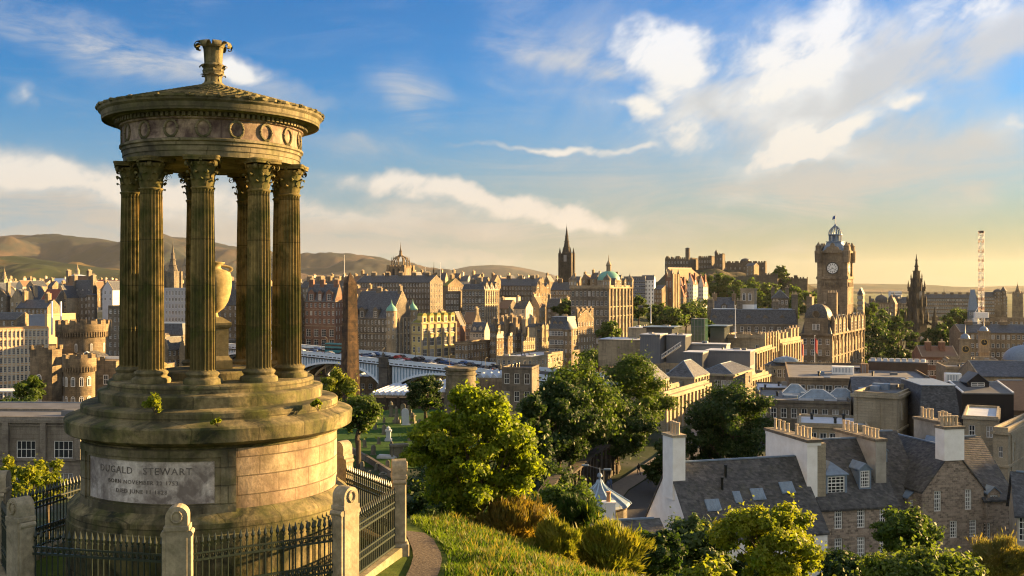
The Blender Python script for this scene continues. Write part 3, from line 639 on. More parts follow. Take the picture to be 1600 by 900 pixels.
class B:
    def __init__(s, name, label, px, y, Y, th, W=None, D=None, base=None, H=None, wall=None, roof=None, trim=None, cat='building', group=None, mode='R', drop=1.5):
        s.th = R(th); c_, s_ = math.cos(s.th), math.sin(s.th); l, c, r = px
        k = lambda p: (p-800)/F
        if mode == 'R':
            Cx, Cy = k(c)*Y, Y
            if W is None: W = (Cx-k(l)*Y)/(c_+k(l)*s_)
            if D is None: D = (k(r)*Y-Cx)/(s_-k(r)*c_)
            s.O = Vector((Cx-W*c_, Cy+W*s_, 0))
        else:
            Ox, Oy = k(c)*Y, Y
            if W is None: W = (k(r)*Y-Ox)/(c_+k(r)*s_)
            if D is None: D = (k(l)*Y-Ox)/(s_-k(l)*c_)
            s.O = Vector((Ox, Oy, 0))
        if D <= 0 or D > 90: print('DFIX', label, D); D = 14
        if W <= 0: print('WFIX', label, W); W = 3
        s.W, s.D = W, D; ze = (HY-y)/F*Y
        cx, cy_ = s.O.x+W/2*c_+D/2*s_, s.O.y-W/2*s_+D/2*c_
        if base is None:
            cs = [(s.O.x+a*c_+b*s_, s.O.y-a*s_+b*c_) for a in (0,W) for b in (0,D)]
            base = min(float(tz(*q)) for q in cs)-.3
        if H: base = ze-H
        if ze-base < 3: base = ze-3
        s.H = ze-base; s.O.z = base; s.Y = Y
        s.wall = wall or SANDS; s.rm = roof or SLATE; s.trim = trim or TRIMC
        s.t = empty(name, s.O, label, cat, -s.th, group); s.mb = MB(); s.nw = 0; s.extra = {}; s.holes = {'F':[], 'R':[], 'L':[], 'B':[]}
        s.parapet = 0; s.gables = []
    def side(s, f):
        W, D = s.W, s.D
        return {'F': ((0,0),(W,0),0), 'R': ((W,0),(W,D),R(90)), 'B': ((W,D),(0,D),R(180)), 'L': ((0,D),(0,0),R(-90))}[f]
    def addwin(s, me, x, y, z, rz, mats=None):
        s.nw += 1
        if s.nw <= 98:
            o = link('window', me, s.t, (x, y, z)); o.rotation_euler = (0,0,rz); return o
        s.extra.setdefault(me, []).append((x, y, z, rz)); return None
    def win(s, f='F', n=None, w=1.1, h=1.8, fl=3.5, top=1.0, nf=None, style='sash', s0=0, s1=None, zt=None, sp=None, skip=(), pane=None, fm=None, proud=False):
        A, Bp, rz = s.side(f); L = math.hypot(Bp[0]-A[0], Bp[1]-A[1]); s1 = L if s1 is None else s1; s1 = s1 if s1 > 0 else L+s1
        if n is None: n = max(1, int((s1-s0)/(sp or 2.6)))
        zt = s.H if zt is None else zt
        if nf is None: nf = max(1, int((zt-top-1.5)/fl)+1)
        dx, dy = (Bp[0]-A[0])/L, (Bp[1]-A[1])/L; nx, ny = dy, -dx; me = window_mesh(w, h, style, fm)
        for j in range(nf):
            t1 = zt-top-j*fl; t0 = t1-h
            if t0 < .6: break
            for i in range(n):
                if (i, j) in skip: continue
                c = s0+(s1-s0)*(i+.5)/n; 
                if style != 'arch': s.holes[f].append((c-w/2, c+w/2, t0, t1))
                d = .16 if style != 'arch' else -.03
                o = s.addwin(me, A[0]+dx*c-nx*d, A[1]+dy*c-ny*d, t0, rz)
        return s
    def band(s, z, h=.25, p=.15, mat_i=1, back=False):
        W, D = s.W, s.D; mb = s.mb; mb.mi = mat_i
        mb.box(-p,W+p,-p,-.003,z,z+h); mb.box(W+.003,W+p,-p+.001,D,z+.002,z+h-.002); mb.box(-p,-.003,-p+.001,D,z+.002,z+h-.002)
        mb.mi = 0; return s
    def pilasters(s, f, n, w=.7, p=.35, z0=None, z1=None, s0=0, s1=None):
        A, Bp, rz = s.side(f); L = math.hypot(Bp[0]-A[0], Bp[1]-A[1]); s1 = s1 or L; mb = s.mb; mb.mi = 1; z0 = z0 or 0; z1 = z1 or s.H
        for i in range(n+1):
            c = min(max(s0+(s1-s0)*i/n, s0+w/2), s1-w/2); i0 = len(mb.v)
            mb.box(-w/2, w/2, -p, -.003, z0, z1); M_ = Matrix.Translation((A[0]+(Bp[0]-A[0])*c/L, A[1]+(Bp[1]-A[1])*c/L, 0)) @ Matrix.Rotation(rz, 4, 'Z'); mb.xf(M_, i0)
        mb.mi = 0; return s
    def roof(s, kind='gx', h=None, over=.25, mat=None, par=.7, step=False, skew=True, inset=2.0):
        W, D, H = s.W, s.D, s.H; mb = s.mb; rb = MB(); o = over; mat = mat or s.rm; t = .18; s.rk = kind
        if kind in ('gx','gy'):
            span = D if kind == 'gx' else W; h = h or span*.42; s.rh = h; k = h/(span/2)
            if kind == 'gx':
                e = H-o*k
                rb.add([(0 if skew else -o,-o,e),(W+(0 if skew else o),-o,e),(W+(0 if skew else o),D/2,H+h),(0 if skew else -o,D/2,H+h),(W+(0 if skew else o),D+o,e),(0 if skew else -o,D+o,e)], [(0,1,2,3),(3,2,4,5)])
                i0 = len(rb.v); rb.add([(x,y,z-t) for x,y,z in rb.v[:6]], [(3,2,1,0),(5,4,2,3),]); rb.add([], [])
                rb.f += [(0,6,7,1),(4,10,11,5),(1,7,8,2),(2,8,10,4),(0,3,9,6),(3,5,11,9)]; rb.m += [0]*6
                tri = [((W,0,H),(W,D,H),(W,D/2,H+h-.02)), ((0,D,H),(0,0,H),(0,D/2,H+h-.02))]
            else:
                e = H-o*k
                a = -o if skew is False else 0
                rb.add([(-o,a,e),(W/2,a,H+h),(W+o,a,e),(-o,D-a,e),(W/2,D-a,H+h),(W+o,D-a,e)], [(0,1,4,3),(1,2,5,4)])
                rb.add([(x,y,z-t) for x,y,z in rb.v[:6]], [(3,4,1,0),(4,5,2,1)])
                rb.f += [(0,6,7,1),(1,7,8,2),(3,4,10,9),(4,5,11,10),(0,3,9,6),(2,8,11,5)]; rb.m += [0]*6
                tri = [((0,0,H),(W,0,H),(W/2,0,H+h-.02)), ((W,D,H),(0,D,H),(W/2,D,H+h-.02))]
            for tr in tri: mb.quad(*tr)
            # stone skews on the gables
            mb.mi = 1; wd = .28; up = .22
            def skewbar(p, q):
                p, q = Vector(p), Vector(q); 
                if step:
                    n = max(3, int((q-p).length/.9)); 
                    for i in range(n):
                        a_ = p+(q-p)*(i/n); b_ = p+(q-p)*((i+1)/n); x0, x1 = sorted((a_.x, b_.x)); y0, y1 = sorted((a_.y, b_.y)); zz = max(a_.z, b_.z)
                        if kind == 'gx': x0 -= wd; x1 += wd*.3
                        else: y0 -= wd*.3; y1 += wd
                        mb.box(x0, x1, y0, y1, a_.z-.5, zz+.25)
                else:
                    ex = Vector((wd/2,0,0)) if kind == 'gx' else Vector((0,wd/2,0)); u_ = Vector((0,0,up))
                    mb.add([p-ex,p+ex,p+ex+u_,p-ex+u_,q-ex,q+ex,q+ex+u_,q-ex+u_], [(3,2,1,0),(4,5,6,7),(0,1,5,4),(1,2,6,5),(2,3,7,6),(3,0,4,7)])
            if skew:
                if kind == 'gx':
                    for x in (.12, W-.12):
                        skewbar((x,-.1,H-.05),(x,D/2,H+h)); skewbar((x,D+.1,H-.05),(x,D/2,H+h))
                else:
                    for y in (.12, D-.12):
                        skewbar((-.1,y,H-.05),(W/2,y,H+h)); skewbar((W+.1,y,H-.05),(W/2,y,H+h))
            mb.mi = 0
            rg = MB()
            if kind == 'gx': rg.box(.3,W-.3,D/2-.12,D/2+.12,H+h-.06,H+h+.08)
            else: rg.box(W/2-.12,W/2+.12,.3,D-.3,H+h-.06,H+h+.08)
            ro = rb.build('roof', mat, s.t); rg.build('ridge', LEAD, ro); s.ro = ro
        elif kind == 'hip':
            h = h or min(W,D)*.36; s.rh = h; q = min(W,D)/2; e = -o
            a = [(-o,-o,H),(W+o,-o,H),(W+o,D+o,H),(-o,D+o,H)]
            if W >= D: top = [(q,D/2,H+h),(W-q,D/2,H+h)]; fs = [(0,1,5,4),(1,2,5),(2,3,4,5),(3,0,4)]
            else: top = [(W/2,q,H+h),(W/2,D-q,H+h)]; fs = [(0,1,4),(1,2,5,4),(2,3,5),(3,0,4,5)]
            rb.add(a+top, fs+[(3,2,1,0)]); s.ro = rb.build('roof', mat, s.t)
            rg = MB()
            A4 = [Vector(v) for v in a]; T2 = [Vector(v) for v in top]
            prs = [(A4[0],T2[0]),(A4[3],T2[0]),(A4[1],T2[1]),(A4[2],T2[1]),(T2[0],T2[1])] if W >= D else [(A4[0],T2[0]),(A4[1],T2[0]),(A4[2],T2[1]),(A4[3],T2[1]),(T2[0],T2[1])]
            for p, q_ in prs: rg.tube(p, q_, .11, .11, 5)
            rg.build('ridge', LEAD, s.ro)
        elif kind == 'mansard':
            h = h or 3.2; s.rh = h; q = inset*.45
            rb.frust([(-.1,-.1),(W+.1,-.1),(W+.1,D+.1),(-.1,D+.1)], H, [(q,q),(W-q,q),(W-q,D-q),(q,D-q)], H+h); s.ro = rb.build('roof', mat, s.t)
            MB().box(q-.15,W-q+.15,q-.15,D-q+.15,H+h+.003,H+h+.12).build('roof_cap', LEAD, s.ro)
        else:
            s.rh = 0; s.parapet = par
            if s.Y < 420 and W > 5 and D > 5:
                rg_ = random.Random(int(W*100)+int(D*37))
                for q in range(min(7, 2+int(W*D/60))):
                    vx, vy = rg_.uniform(1.2,W-1.6), rg_.uniform(1.2,D-1.6); v_ = MB()
                    if rg_.random() < .5: v_.lathe([(.22,-.05),(.2,.7),(.34,.75),(.3,.95),(0,1.0)],8); nm_ = 'roof_vent'; mt_ = IRON
                    else: a_, b_ = rg_.uniform(.5,1.3), rg_.uniform(.5,1.0); v_.bbox(-a_,a_,-b_,b_,-.05,rg_.uniform(.5,1.0),.06); nm_ = 'roof_hatch'; mt_ = rg_.choice([LEAD,DIRTY,FELT])
                    o_ = v_.build(nm_, mt_, s.t); o_.location = (vx,vy,H)
            rb.box(.25,W-.25,.25,D-.25,H-.2,H-.02); s.ro = rb.build('roof', mat, s.t)
            mb.mi = 1 if par > .9 else 0
            for x0,x1,y0,y1 in ((0,W,0,.3),(0,W,D-.3,D),(0,.3,.3,D-.3),(W-.3,W,.3,D-.3)): mb.box(x0,x1,y0,y1,H-.21,H+par)
            mb.mi = 0
        return s
    def chim(s, x, y, w=1.0, d=2.2, h=2.2, pots=4, mat=None, zb=None, capm=None, potm=None, near=False):
        """x, y: centre of the stack; h above the ridge or parapet level"""
        x = x if x >= 0 else s.W+x; y = y if y >= 0 else s.D+y
        z0 = (s.H-.5) if zb is None else zb; z1 = s.H+s.rh+h; mb = MB(); mb.box(x-w/2,x+w/2,y-d/2,y+d/2,z0,z1)
        mb.mi = 1; mb.box(x-w/2-.12,x+w/2+.12,y-d/2-.12,y+d/2+.12,z1,z1+.22); mb.mi = 0
        o = mb.build('chimney', [mat or s.wall, capm or s.trim], s.t)
        along = d > w; n = pots; pm = MB()
        for i in range(n):
            t = ((i+.5)/n-.5)*(max(w,d)-.2); px_, py_ = (x, y+t) if along else (x+t, y); r = .14
            hh = random.choice((.75,.85,.95,.8))
            q = MB() if near else pm
            q.lathe([(r*1.1,z1+.22),(r,z1+.30),(r*.9,z1+.22+hh*.85),(r*1.15,z1+.22+hh*.88),(r*1.15,z1+.22+hh),(r*.7,z1+.22+hh)], 8 if near else 6, px_, py_)
            if near: q.build('chimney_pot', potm or POT, o, True)
        if not near and n: pm.build('chimney_pots', potm or POT, o)['kind'] = 'stuff'
        return o
    def dormer(s, x, y, w=1.5, h=2.0, d=3.0, z=None, kind='gable', f='F', wall=None, style='sash', rmat=None, ws=None):
        """a dormer whose window faces side f; x along that side, y set back from it"""
        A, Bp, rz = s.side(f); L = math.hypot(Bp[0]-A[0], Bp[1]-A[1]); dx, dy = (Bp[0]-A[0])/L, (Bp[1]-A[1])/L; nx, ny = dy, -dx
        z = s.H+.3 if z is None else z; px_, py_ = A[0]+dx*x-nx*y, A[1]+dy*x-ny*y
        mb = MB(); ww, hh = ws or (w*.62, h*.72)
        for a, b in ((-w/2,-ww/2),(ww/2,w/2)): mb.quad((a,0,0),(b,0,0),(b,0,h),(a,0,h))
        mb.quad((-ww/2,0,0),(ww/2,0,0),(ww/2,0,.2),(-ww/2,0,.2)); mb.quad((-ww/2,0,.2+hh),(ww/2,0,.2+hh),(ww/2,0,h),(-ww/2,0,h))
        mb.quad((w/2,0,0),(w/2,d,0),(w/2,d,h),(w/2,0,h)); mb.quad((-w/2,d,0),(-w/2,0,0),(-w/2,0,h),(-w/2,d,h))
        mb.quad((-w/2,.3,0),(w/2,.3,0),(w/2,.3,h),(-w/2,.3,h))
        mb.mi = 1; g = w*.42
        if kind == 'gable':
            mb.mi = 0; mb.quad((-w/2,0,h),(w/2,0,h),(0,0,h+g)); mb.mi = 1; o = .12
            mb.add([(-w/2-o,-o,h-.06),(0,-o,h+g+.02),(w/2+o,-o,h-.06),(-w/2-o,d+.6,h-.06),(0,d+1.2,h+g+.02),(w/2+o,d+.6,h-.06)], [(0,1,4,3),(1,2,5,4)])
            mb.add([(-w/2-o,-o,h-.16),(0,-o,h+g-.08),(w/2+o,-o,h-.16),(-w/2-o,d,h-.16),(0,d,h+g-.08),(w/2+o,d,h-.16)], [(3,4,1,0),(4,5,2,1)])
            mb.add([(-w/2-o,-o,h-.06),(0,-o,h+g+.02),(w/2+o,-o,h-.06),(-w/2-o,-o,h-.16),(0,-o,h+g-.08),(w/2+o,-o,h-.16)], [(0,3,4,1),(1,4,5,2)])
        elif kind == 'hip':
            o = .15; mb.add([(-w/2-o,-o,h),(w/2+o,-o,h),(w/2+o,d+1,h),(-w/2-o,d+1,h),(0,w*.45,h+g*1.1),(0,d+1,h+g*1.1)], [(0,1,4),(1,2,5,4),(3,0,4,5)])
            mb.box(-w/2-o,w/2+o,-o,.01,h-.1,h-.003)
        elif kind == 'arch':
            n = 8; v = [(-w/2-.05+0,-.08,h)]; pts = [(w/2*1.06*math.cos(math.pi*(1-i/n)), h+w*.45*math.sin(math.pi*(1-i/n))) for i in range(n+1)]
            mb.add([(x,-.08,zz) for x,zz in pts]+[(x,d,zz) for x,zz in pts], [(i,i+1,i+2+n,i+1+n) for i in range(n)]+[tuple(range(n,-1,-1))])
        else: mb.box(-w/2-.1,w/2+.1,-.15,d,h,h+.15)
        o_ = mb.build('dormer', [wall or s.wall, rmat or s.rm], s.t); o_.location = (px_, py_, z); o_.rotation_euler = (0,0,rz)
        wm = window_mesh(ww, hh, style); q = link('window', wm, o_, (0,.08,.2)); return o_
    def turret(s, x, y, r=1.6, z0=None, h=None, roofh=2.5, kind='cone', n=12, rm=None, wall=None, wins=True, wz=None):
        x = x if x >= 0 else s.W+x; y = y if y >= 0 else s.D+y; z0 = 0 if z0 is None else z0; z1 = s.H if h is None else h; mb = MB()
        prof = [(r*.25,z0-1.6),(r*.9,z0),(r,z0)] if z0 > 0 else [(r,0)]
        mb.lathe(prof+[(r,z1),(r*1.1,z1+.1),(r*1.1,z1+.35)], n, x, y); o = mb.build('turret', [wall or s.wall], s.t, True, 30)
        rb = MB(); rz_ = z1+.35
        if kind == 'cone': pr = [(r*1.12,rz_),(0.04,rz_+roofh)]
        elif kind == 'ogee': pr = [(r*1.1,rz_),(r*1.05,rz_+roofh*.12),(r*.85,rz_+roofh*.3),(r*.45,rz_+roofh*.48),(r*.18,rz_+roofh*.62),(r*.08,rz_+roofh*.8),(.03,rz_+roofh)]
        else: pr = [(r*1.08*math.cos(a), rz_+roofh*math.sin(a)) for a in [R(9*i) for i in range(10)]]+[(.08,rz_+roofh+.1),(.05,rz_+roofh+1.0)]
        rb.lathe(pr, n, x, y).build('turret_roof', rm or s.rm, o, True, 40)
        if wins:
            wm = window_mesh(.7,1.5,'far')
            zz = z1-2.3
            while zz > max(z0, 1) and zz > z1-14:
                for a in (-50,0,50): 
                    a = R(a)+s.th*.0; q = link('window', wm, o, (x+(r+.03)*math.sin(a), y-(r+.03)*math.cos(a), zz)); q.rotation_euler = (0,0,a)
                zz -= 3.6
        return o
    def done(s, depth=.2):
        W, D, H = s.W, s.D, s.H; mb = s.mb
        for f in 'FRBL':
            A, Bp, rz = s.side(f); panel(mb, A, Bp, -2.5, H, s.holes[f], depth)
            # dark interior just behind the panes
        w_ = mb.build('wall', [s.wall, s.trim], s.t)
        if s.extra:
            ex = MB(); mats = []
            for me, lst in s.extra.items():
                base_m = []
                for m in me.materials:
                    if m not in mats: mats.append(m)
                    base_m.append(mats.index(m))
                vs = [v.co.copy() for v in me.vertices]; fs = [tuple(p.vertices) for p in me.polygons]; ms = [base_m[p.material_index] for p in me.polygons]
                for x, y, z, rz in lst:
                    M_ = Matrix.Translation((x,y,z)) @ Matrix.Rotation(rz,4,'Z'); o = len(ex.v)
                    ex.v.extend(tuple(M_ @ v) for v in vs); ex.f.extend(tuple(i+o for i in f) for f in fs); ex.m.extend(ms)
            e = ex.build('more_windows', mats, s.t); e['kind'] = 'stuff'
        return s
def roofbox(name, label, b, x, y, w, d, h, mat, cat, z=0., slats=False, tag_it=True):
    """plant standing on a roof: a thing of its own"""
    c_, s_ = math.cos(b.th), math.sin(b.th); loc = (b.O.x+x*c_+y*s_, b.O.y-x*s_+y*c_, b.O.z+b.H+b.rh+z)
    t = empty(name, loc, label, cat, -b.th); mb = MB(); mb.bbox(0,w,0,d,0,h,.06)
    if slats:
        for i in range(int(w/.6)): mb.box(.3+i*.6,.42+i*.6,-.05,-.003,.1,h-.1)
        for i in range(int(d/.6)): mb.box(w+.003,w+.05,.3+i*.6,.42+i*.6,.1,h-.1)
    mb.build('casing', mat, t); m2 = MB(); m2.lathe([(.0,h-.01),(.01,h-.01)],4)
    m2 = MB()
    for i in range(max(1,int(w/1.8))): m2.lathe([(.5,h),(.5,h+.25),(.42,h+.25),(.42,h+.12),(0,h+.12)], 10, .9+i*1.8, d/2)
    m2.build('fan_cowl', ZINC, t); return t
def flagpole(px, ytop, ybase, Y, label, flag=None, r=.09, group=None):
    a = P(px, ybase, Y); h = (ybase-ytop)/F*Y; t = empty('flagpole', a, label, 'flagpole', 0, group)
    MB().lathe([(r*2,0),(r*1.6,.3),(r,.4),(r*.5,h),(r*1.4,h+.05),(r*1.4,h+.2),(0,h+.25)], 8).build('pole', WHITE, t, True)
    if flag:
        f = MB(); n = 6; L, Hh = h*.12+1, h*.2+1.4
        for i in range(n): 
            a0, a1 = i/n, (i+1)/n; y0, y1 = .25*math.sin(a0*7), .25*math.sin(a1*7)
            f.quad((L*.35*a0,y0,h-.3-L*.5*a0),(L*.35*a1,y1,h-.3-L*.5*a1),(L*.35*a1,y1+.05,h-.3-Hh-L*.7*a1),(L*.35*a0,y0,h-.3-Hh-L*.7*a0))
        f.build('flag', flag, t)
    return t
# ------------------------------------------------------------------ trees
LG = leafmat('leaf_green', (.035,.07,.012), (.095,.14,.022))
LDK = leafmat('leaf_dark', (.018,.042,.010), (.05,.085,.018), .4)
LYE = leafmat('leaf_yellow_green', (.10,.15,.012), (.26,.27,.025), .5)
LOR = leafmat('leaf_rusty', (.10,.10,.02), (.21,.14,.028), .4)
BARK = plain('bark', (.10,.08,.055), (.055,.045,.033), 6, .9, .1, bump=.02)
def leaves_mesh(name, centers, radii, n, size, mat, seed=0, squash=.72, hollow=.15, aspect=1.6, droop=0.2):
    rng = np.random.default_rng(seed); C = np.array(centers, float); Rr = np.array(radii, float); wgt = Rr**2; wgt = wgt/wgt.sum()
    cc = C.mean(0); ext = np.maximum(C.max(0)-C.min(0), 1e-3)/2
    k = rng.choice(len(C), n, p=wgt); d = rng.normal(size=(n,3)); d /= np.linalg.norm(d,axis=1)[:,None]
    # every clump is a stretched spray pointing outward from the middle of the crown
    ax = (C-cc)/ext+rng.normal(size=C.shape)*.35; ax /= np.linalg.norm(ax,axis=1)[:,None]; st = rng.uniform(.1,.75,len(C))
    d = d+ax[k]*(d*ax[k]).sum(1)[:,None]*st[k][:,None]
    rr = (hollow+(1-hollow)*rng.random(n)**.6)*(1+.16*rng.normal(size=n)); pos = C[k]+d*(Rr[k]*rr)[:,None]*np.array([1,1,squash])
    tw = rng.random(n) < .10; pos = pos+ax[k]*(rng.exponential(.35,n)*Rr[k]*tw)[:,None]
    # leaf frame: normal leans outward and up
    nm = d*.8+rng.normal(size=(n,3))*.7+np.array([0,0,.35]); nm /= np.linalg.norm(nm,axis=1)[:,None]
    t = rng.normal(size=(n,3)); t -= (t*nm).sum(1)[:,None]*nm; t /= np.linalg.norm(t,axis=1)[:,None]; b = np.cross(nm,t)
    if aspect > 2: t = t*.45+ax[k]*.7+np.array([0,0,.8]); t /= np.linalg.norm(t,axis=1)[:,None]; b = np.cross(nm,t)
    s = size*(.6+.8*rng.random(n))[:,None]; a = t*s*.5*aspect; c = b*s*.5
    V = np.stack([pos-a, pos-a*.1+c+nm*s*.12, pos+a, pos-a*.1-c+nm*s*.12], 1).reshape(-1,3)
    me = bpy.data.meshes.new(name); me.vertices.add(4*n); me.vertices.foreach_set('co', V.ravel()); me.loops.add(4*n); me.loops.foreach_set('vertex_index', np.arange(4*n, dtype=np.int32))
    me.polygons.add(n); me.polygons.foreach_set('loop_start', np.arange(0,4*n,4,dtype=np.int32)); me.polygons.foreach_set('loop_total', np.full(n,4,dtype=np.int32))
    me.materials.append(mat); me.update(calc_edges=True); me.validate(); return me
def clumps(rng, w, h, n, cr, zb=0, taper=.75, depth=None, ecc=1.0):
    """clump centres filling an uneven crown of width w and height h whose bottom is at zb"""
    out = []; rad = []; ph = [rng.uniform(0,6.28) for _ in range(4)]
    for i in range(n):
        while True:
            x, y, z = rng.uniform(-1,1), rng.uniform(-1,1), rng.uniform(-1,1)
            if .35 < x*x+y*y+z*z < 1: break
        an = math.atan2(y,x); k = (1-(1-taper)*max(0,z))*(1+.10*math.sin(3*an+ph[0])+.08*math.sin(5*an+ph[1]+z*3)); r = cr*rng.choice((.5,.7,.9,1.1,1.3))
        out.append(((w/2-r*.8)*x*k*rng.uniform(.85,1.08), (w/2-r*.8)*y*k*ecc, zb+h/2+(h/2-r*.7)*z)); rad.append(r)
    return out, rad
TREEM = {}
def tree_meshes(w, h, trunk, n_cl, cr, n_leaf, size, mat, seed, taper=.75, tr=.25, key=None, aspect=1.6):
    if key and key in TREEM: return TREEM[key]
    rng = random.Random(seed); C, Rd = clumps(rng, w, h, n_cl, cr, trunk, taper)
    cm = leaves_mesh('crown', C, Rd, n_leaf, size, mat, seed, aspect=aspect); tb = MB(); top = Vector((rng.uniform(-.1,.1)*w, 0, trunk+h*.45))
    tb.path([Vector((0,0,-1)), Vector((.03*w,0,trunk*.6)), Vector((0,.02*w,trunk+h*.15)), top], [tr*1.3, tr, tr*.8, tr*.4], 8)
    for i, c in enumerate(C[:max(6, n_cl//3)]):
        s_ = Vector((0,0,trunk+h*rng.uniform(-.05,.35))); e_ = Vector(c); m_ = (s_+e_)/2+Vector((0,0,-.06*h)); tb.path([s_, m_, e_], [tr*.5, tr*.3, tr*.1], 5)
    tm = tb.mesh('trunk', BARK, True); TREEM[key] = (cm, tm); return cm, tm
def tree(name, label, px, ytop, ybot, Y, wpx, mat=None, seed=1, n_leaf=6000, size=.3, n_cl=26, cr=None, trunk=.18, taper=.75, tr=None, cat='tree', group=None, key=None, aspect=1.6):
    """a tree whose crown spans wpx pixels and ytop..ybot pixels at depth Y (real size there)"""
    h = (ybot-ytop)/F*Y; w = wpx/F*Y; b = P(px, ybot, Y); th = h*trunk; cr = (cr or w*.155)*.74; n_cl = int(n_cl*2.1)
    cm, tm = tree_meshes(w, h-th, th, n_cl, cr, n_leaf, size, mat or LG, seed, taper, tr or max(.08, w*.035), key, aspect)
    g = float(tz(b.x, b.y)); t = empty(name, b, label, cat, random.Random(seed*7).uniform(0,6), group)
    link('crown', cm, t)
    link('trunk', tm, t)
    if g < b.z-1: MB().tube((0,0,g-b.z-.5),(0,0,.2),(tr or max(.08,w*.035))*1.4,(tr or max(.08,w*.035))*1.25,8).build('lower_trunk', BARK, t, True)
    return t
# ------------------------------------------------------------------ hills
def hills():
    def hmat(name, c1, c2, c3):
        m, nt, N, L, b = _base(name, .95, .1); t = N.new('ShaderNodeTexCoord'); n = _noise(N, L, t.outputs['Object'], .0011, 9, .62, .6)
        n2 = _noise(N, L, t.outputs['Object'], .012, 5, .7)
        L.new(_mix(N, L, .5, _ramp(N, L, n, [(.38,c1),(.5,c2),(.62,c3)]), _ramp(N, L, n2, [(.3,(.55,.55,.55)),(.7,(1.3,1.3,1.3))]), 'MULTIPLY'), b.inputs['Base Color']); return m
    moor = hmat('heather_moor', (.012,.020,.018), (.030,.032,.028), (.080,.056,.038)); green = hmat('farm_hills', (.010,.020,.008), (.026,.036,.014), (.12,.08,.03))
    def rng_(name, prof, Y, dep, mat, seed, amp, rough, base=-60, n=240):
        pxs = np.array([p[0] for p in prof], float); zs = np.array([(HY-p[1])/F*Y for p in prof])
        xs = (np.linspace(pxs[0], pxs[-1], n)-800)/F*Y; ridge = np.interp(xs, (pxs-800)/F*Y, zs)
        ys = np.linspace(Y-dep, Y+dep*.8, 64)
        def zf(X, Yy):
            out = np.zeros_like(X)
            for i in range(X.shape[0]):
                u = (Yy[i,0]-Y)/(dep if Yy[i,0] < Y else dep*.8); prof_ = math.cos(u*math.pi/2)**1.3 if abs(u) < 1 else 0
                for j in range(X.shape[1]):
                    x, y = X[i,j], Yy[i,0]; nz = mnoise.fractal(Vector((x*rough+seed, y*rough, seed)), 1.0, 2.1, 6)
                    rd = 1-abs(mnoise.noise(Vector((x*rough*1.6+seed*3, y*rough*.6, 0))))*2
                    out[i,j] = base+(ridge[j]-base)*prof_+amp*nz*(1-prof_**6*.75)*max(.0, prof_**.5)+amp*.9*rd*max(0, prof_*(1-prof_))*2
            return out
        struct(link(name, grid_mesh(name, xs, ys, zf, mat)))
    rng_('hills', [(-150,380),(-60,374),(0,372),(40,371),(75,367),(105,371),(130,373),(165,375),(190,382),(225,378),(255,374),(285,373),(320,380),(350,386),(380,390),(420,396),(455,402),(480,402),(500,399),(530,399),(565,400),(590,406),(615,414),(645,423),(690,432),(720,445)], 9500, 2600, moor, 3.1, 150, .0016)
    rng_('hills', [(-150,398),(0,405),(40,403),(90,410),(130,415),(170,424),(230,432),(300,438),(380,446)], 5200, 1500, green, 7.7, 60, .003)
    rng_('hills', [(560,440),(640,430),(700,423),(735,416),(770,414),(800,416),(830,422),(860,430),(900,446)], 15000, 2500, moor, 1.7, 60, .0006)
    rng_('hills', [(600,446),(680,438),(740,432),(790,432),(840,438),(900,447)], 7800, 1300, green, 5.2, 30, .001)
    rng_('hills', [(1100,452),(1200,446),(1300,443),(1380,444),(1450,447),(1520,449),(1600,448),(1700,446),(1850,450)], 12000, 2500, green, 9.9, 40, .0007)
    rng_('castle_rock', [(960,462),(1000,452),(1030,440),(1045,424),(1100,423),(1140,425),(1180,427),(1215,432),(1250,440),(1290,458),(1330,484)], 1180, 150, stone('rock_face', (.13,.105,.07), (.08,.068,.05), (7,5), .1, (.045,.055,.02), .8, .05, bump=.6), 2.2, 13, .03, base=-52, n=90)
hills()
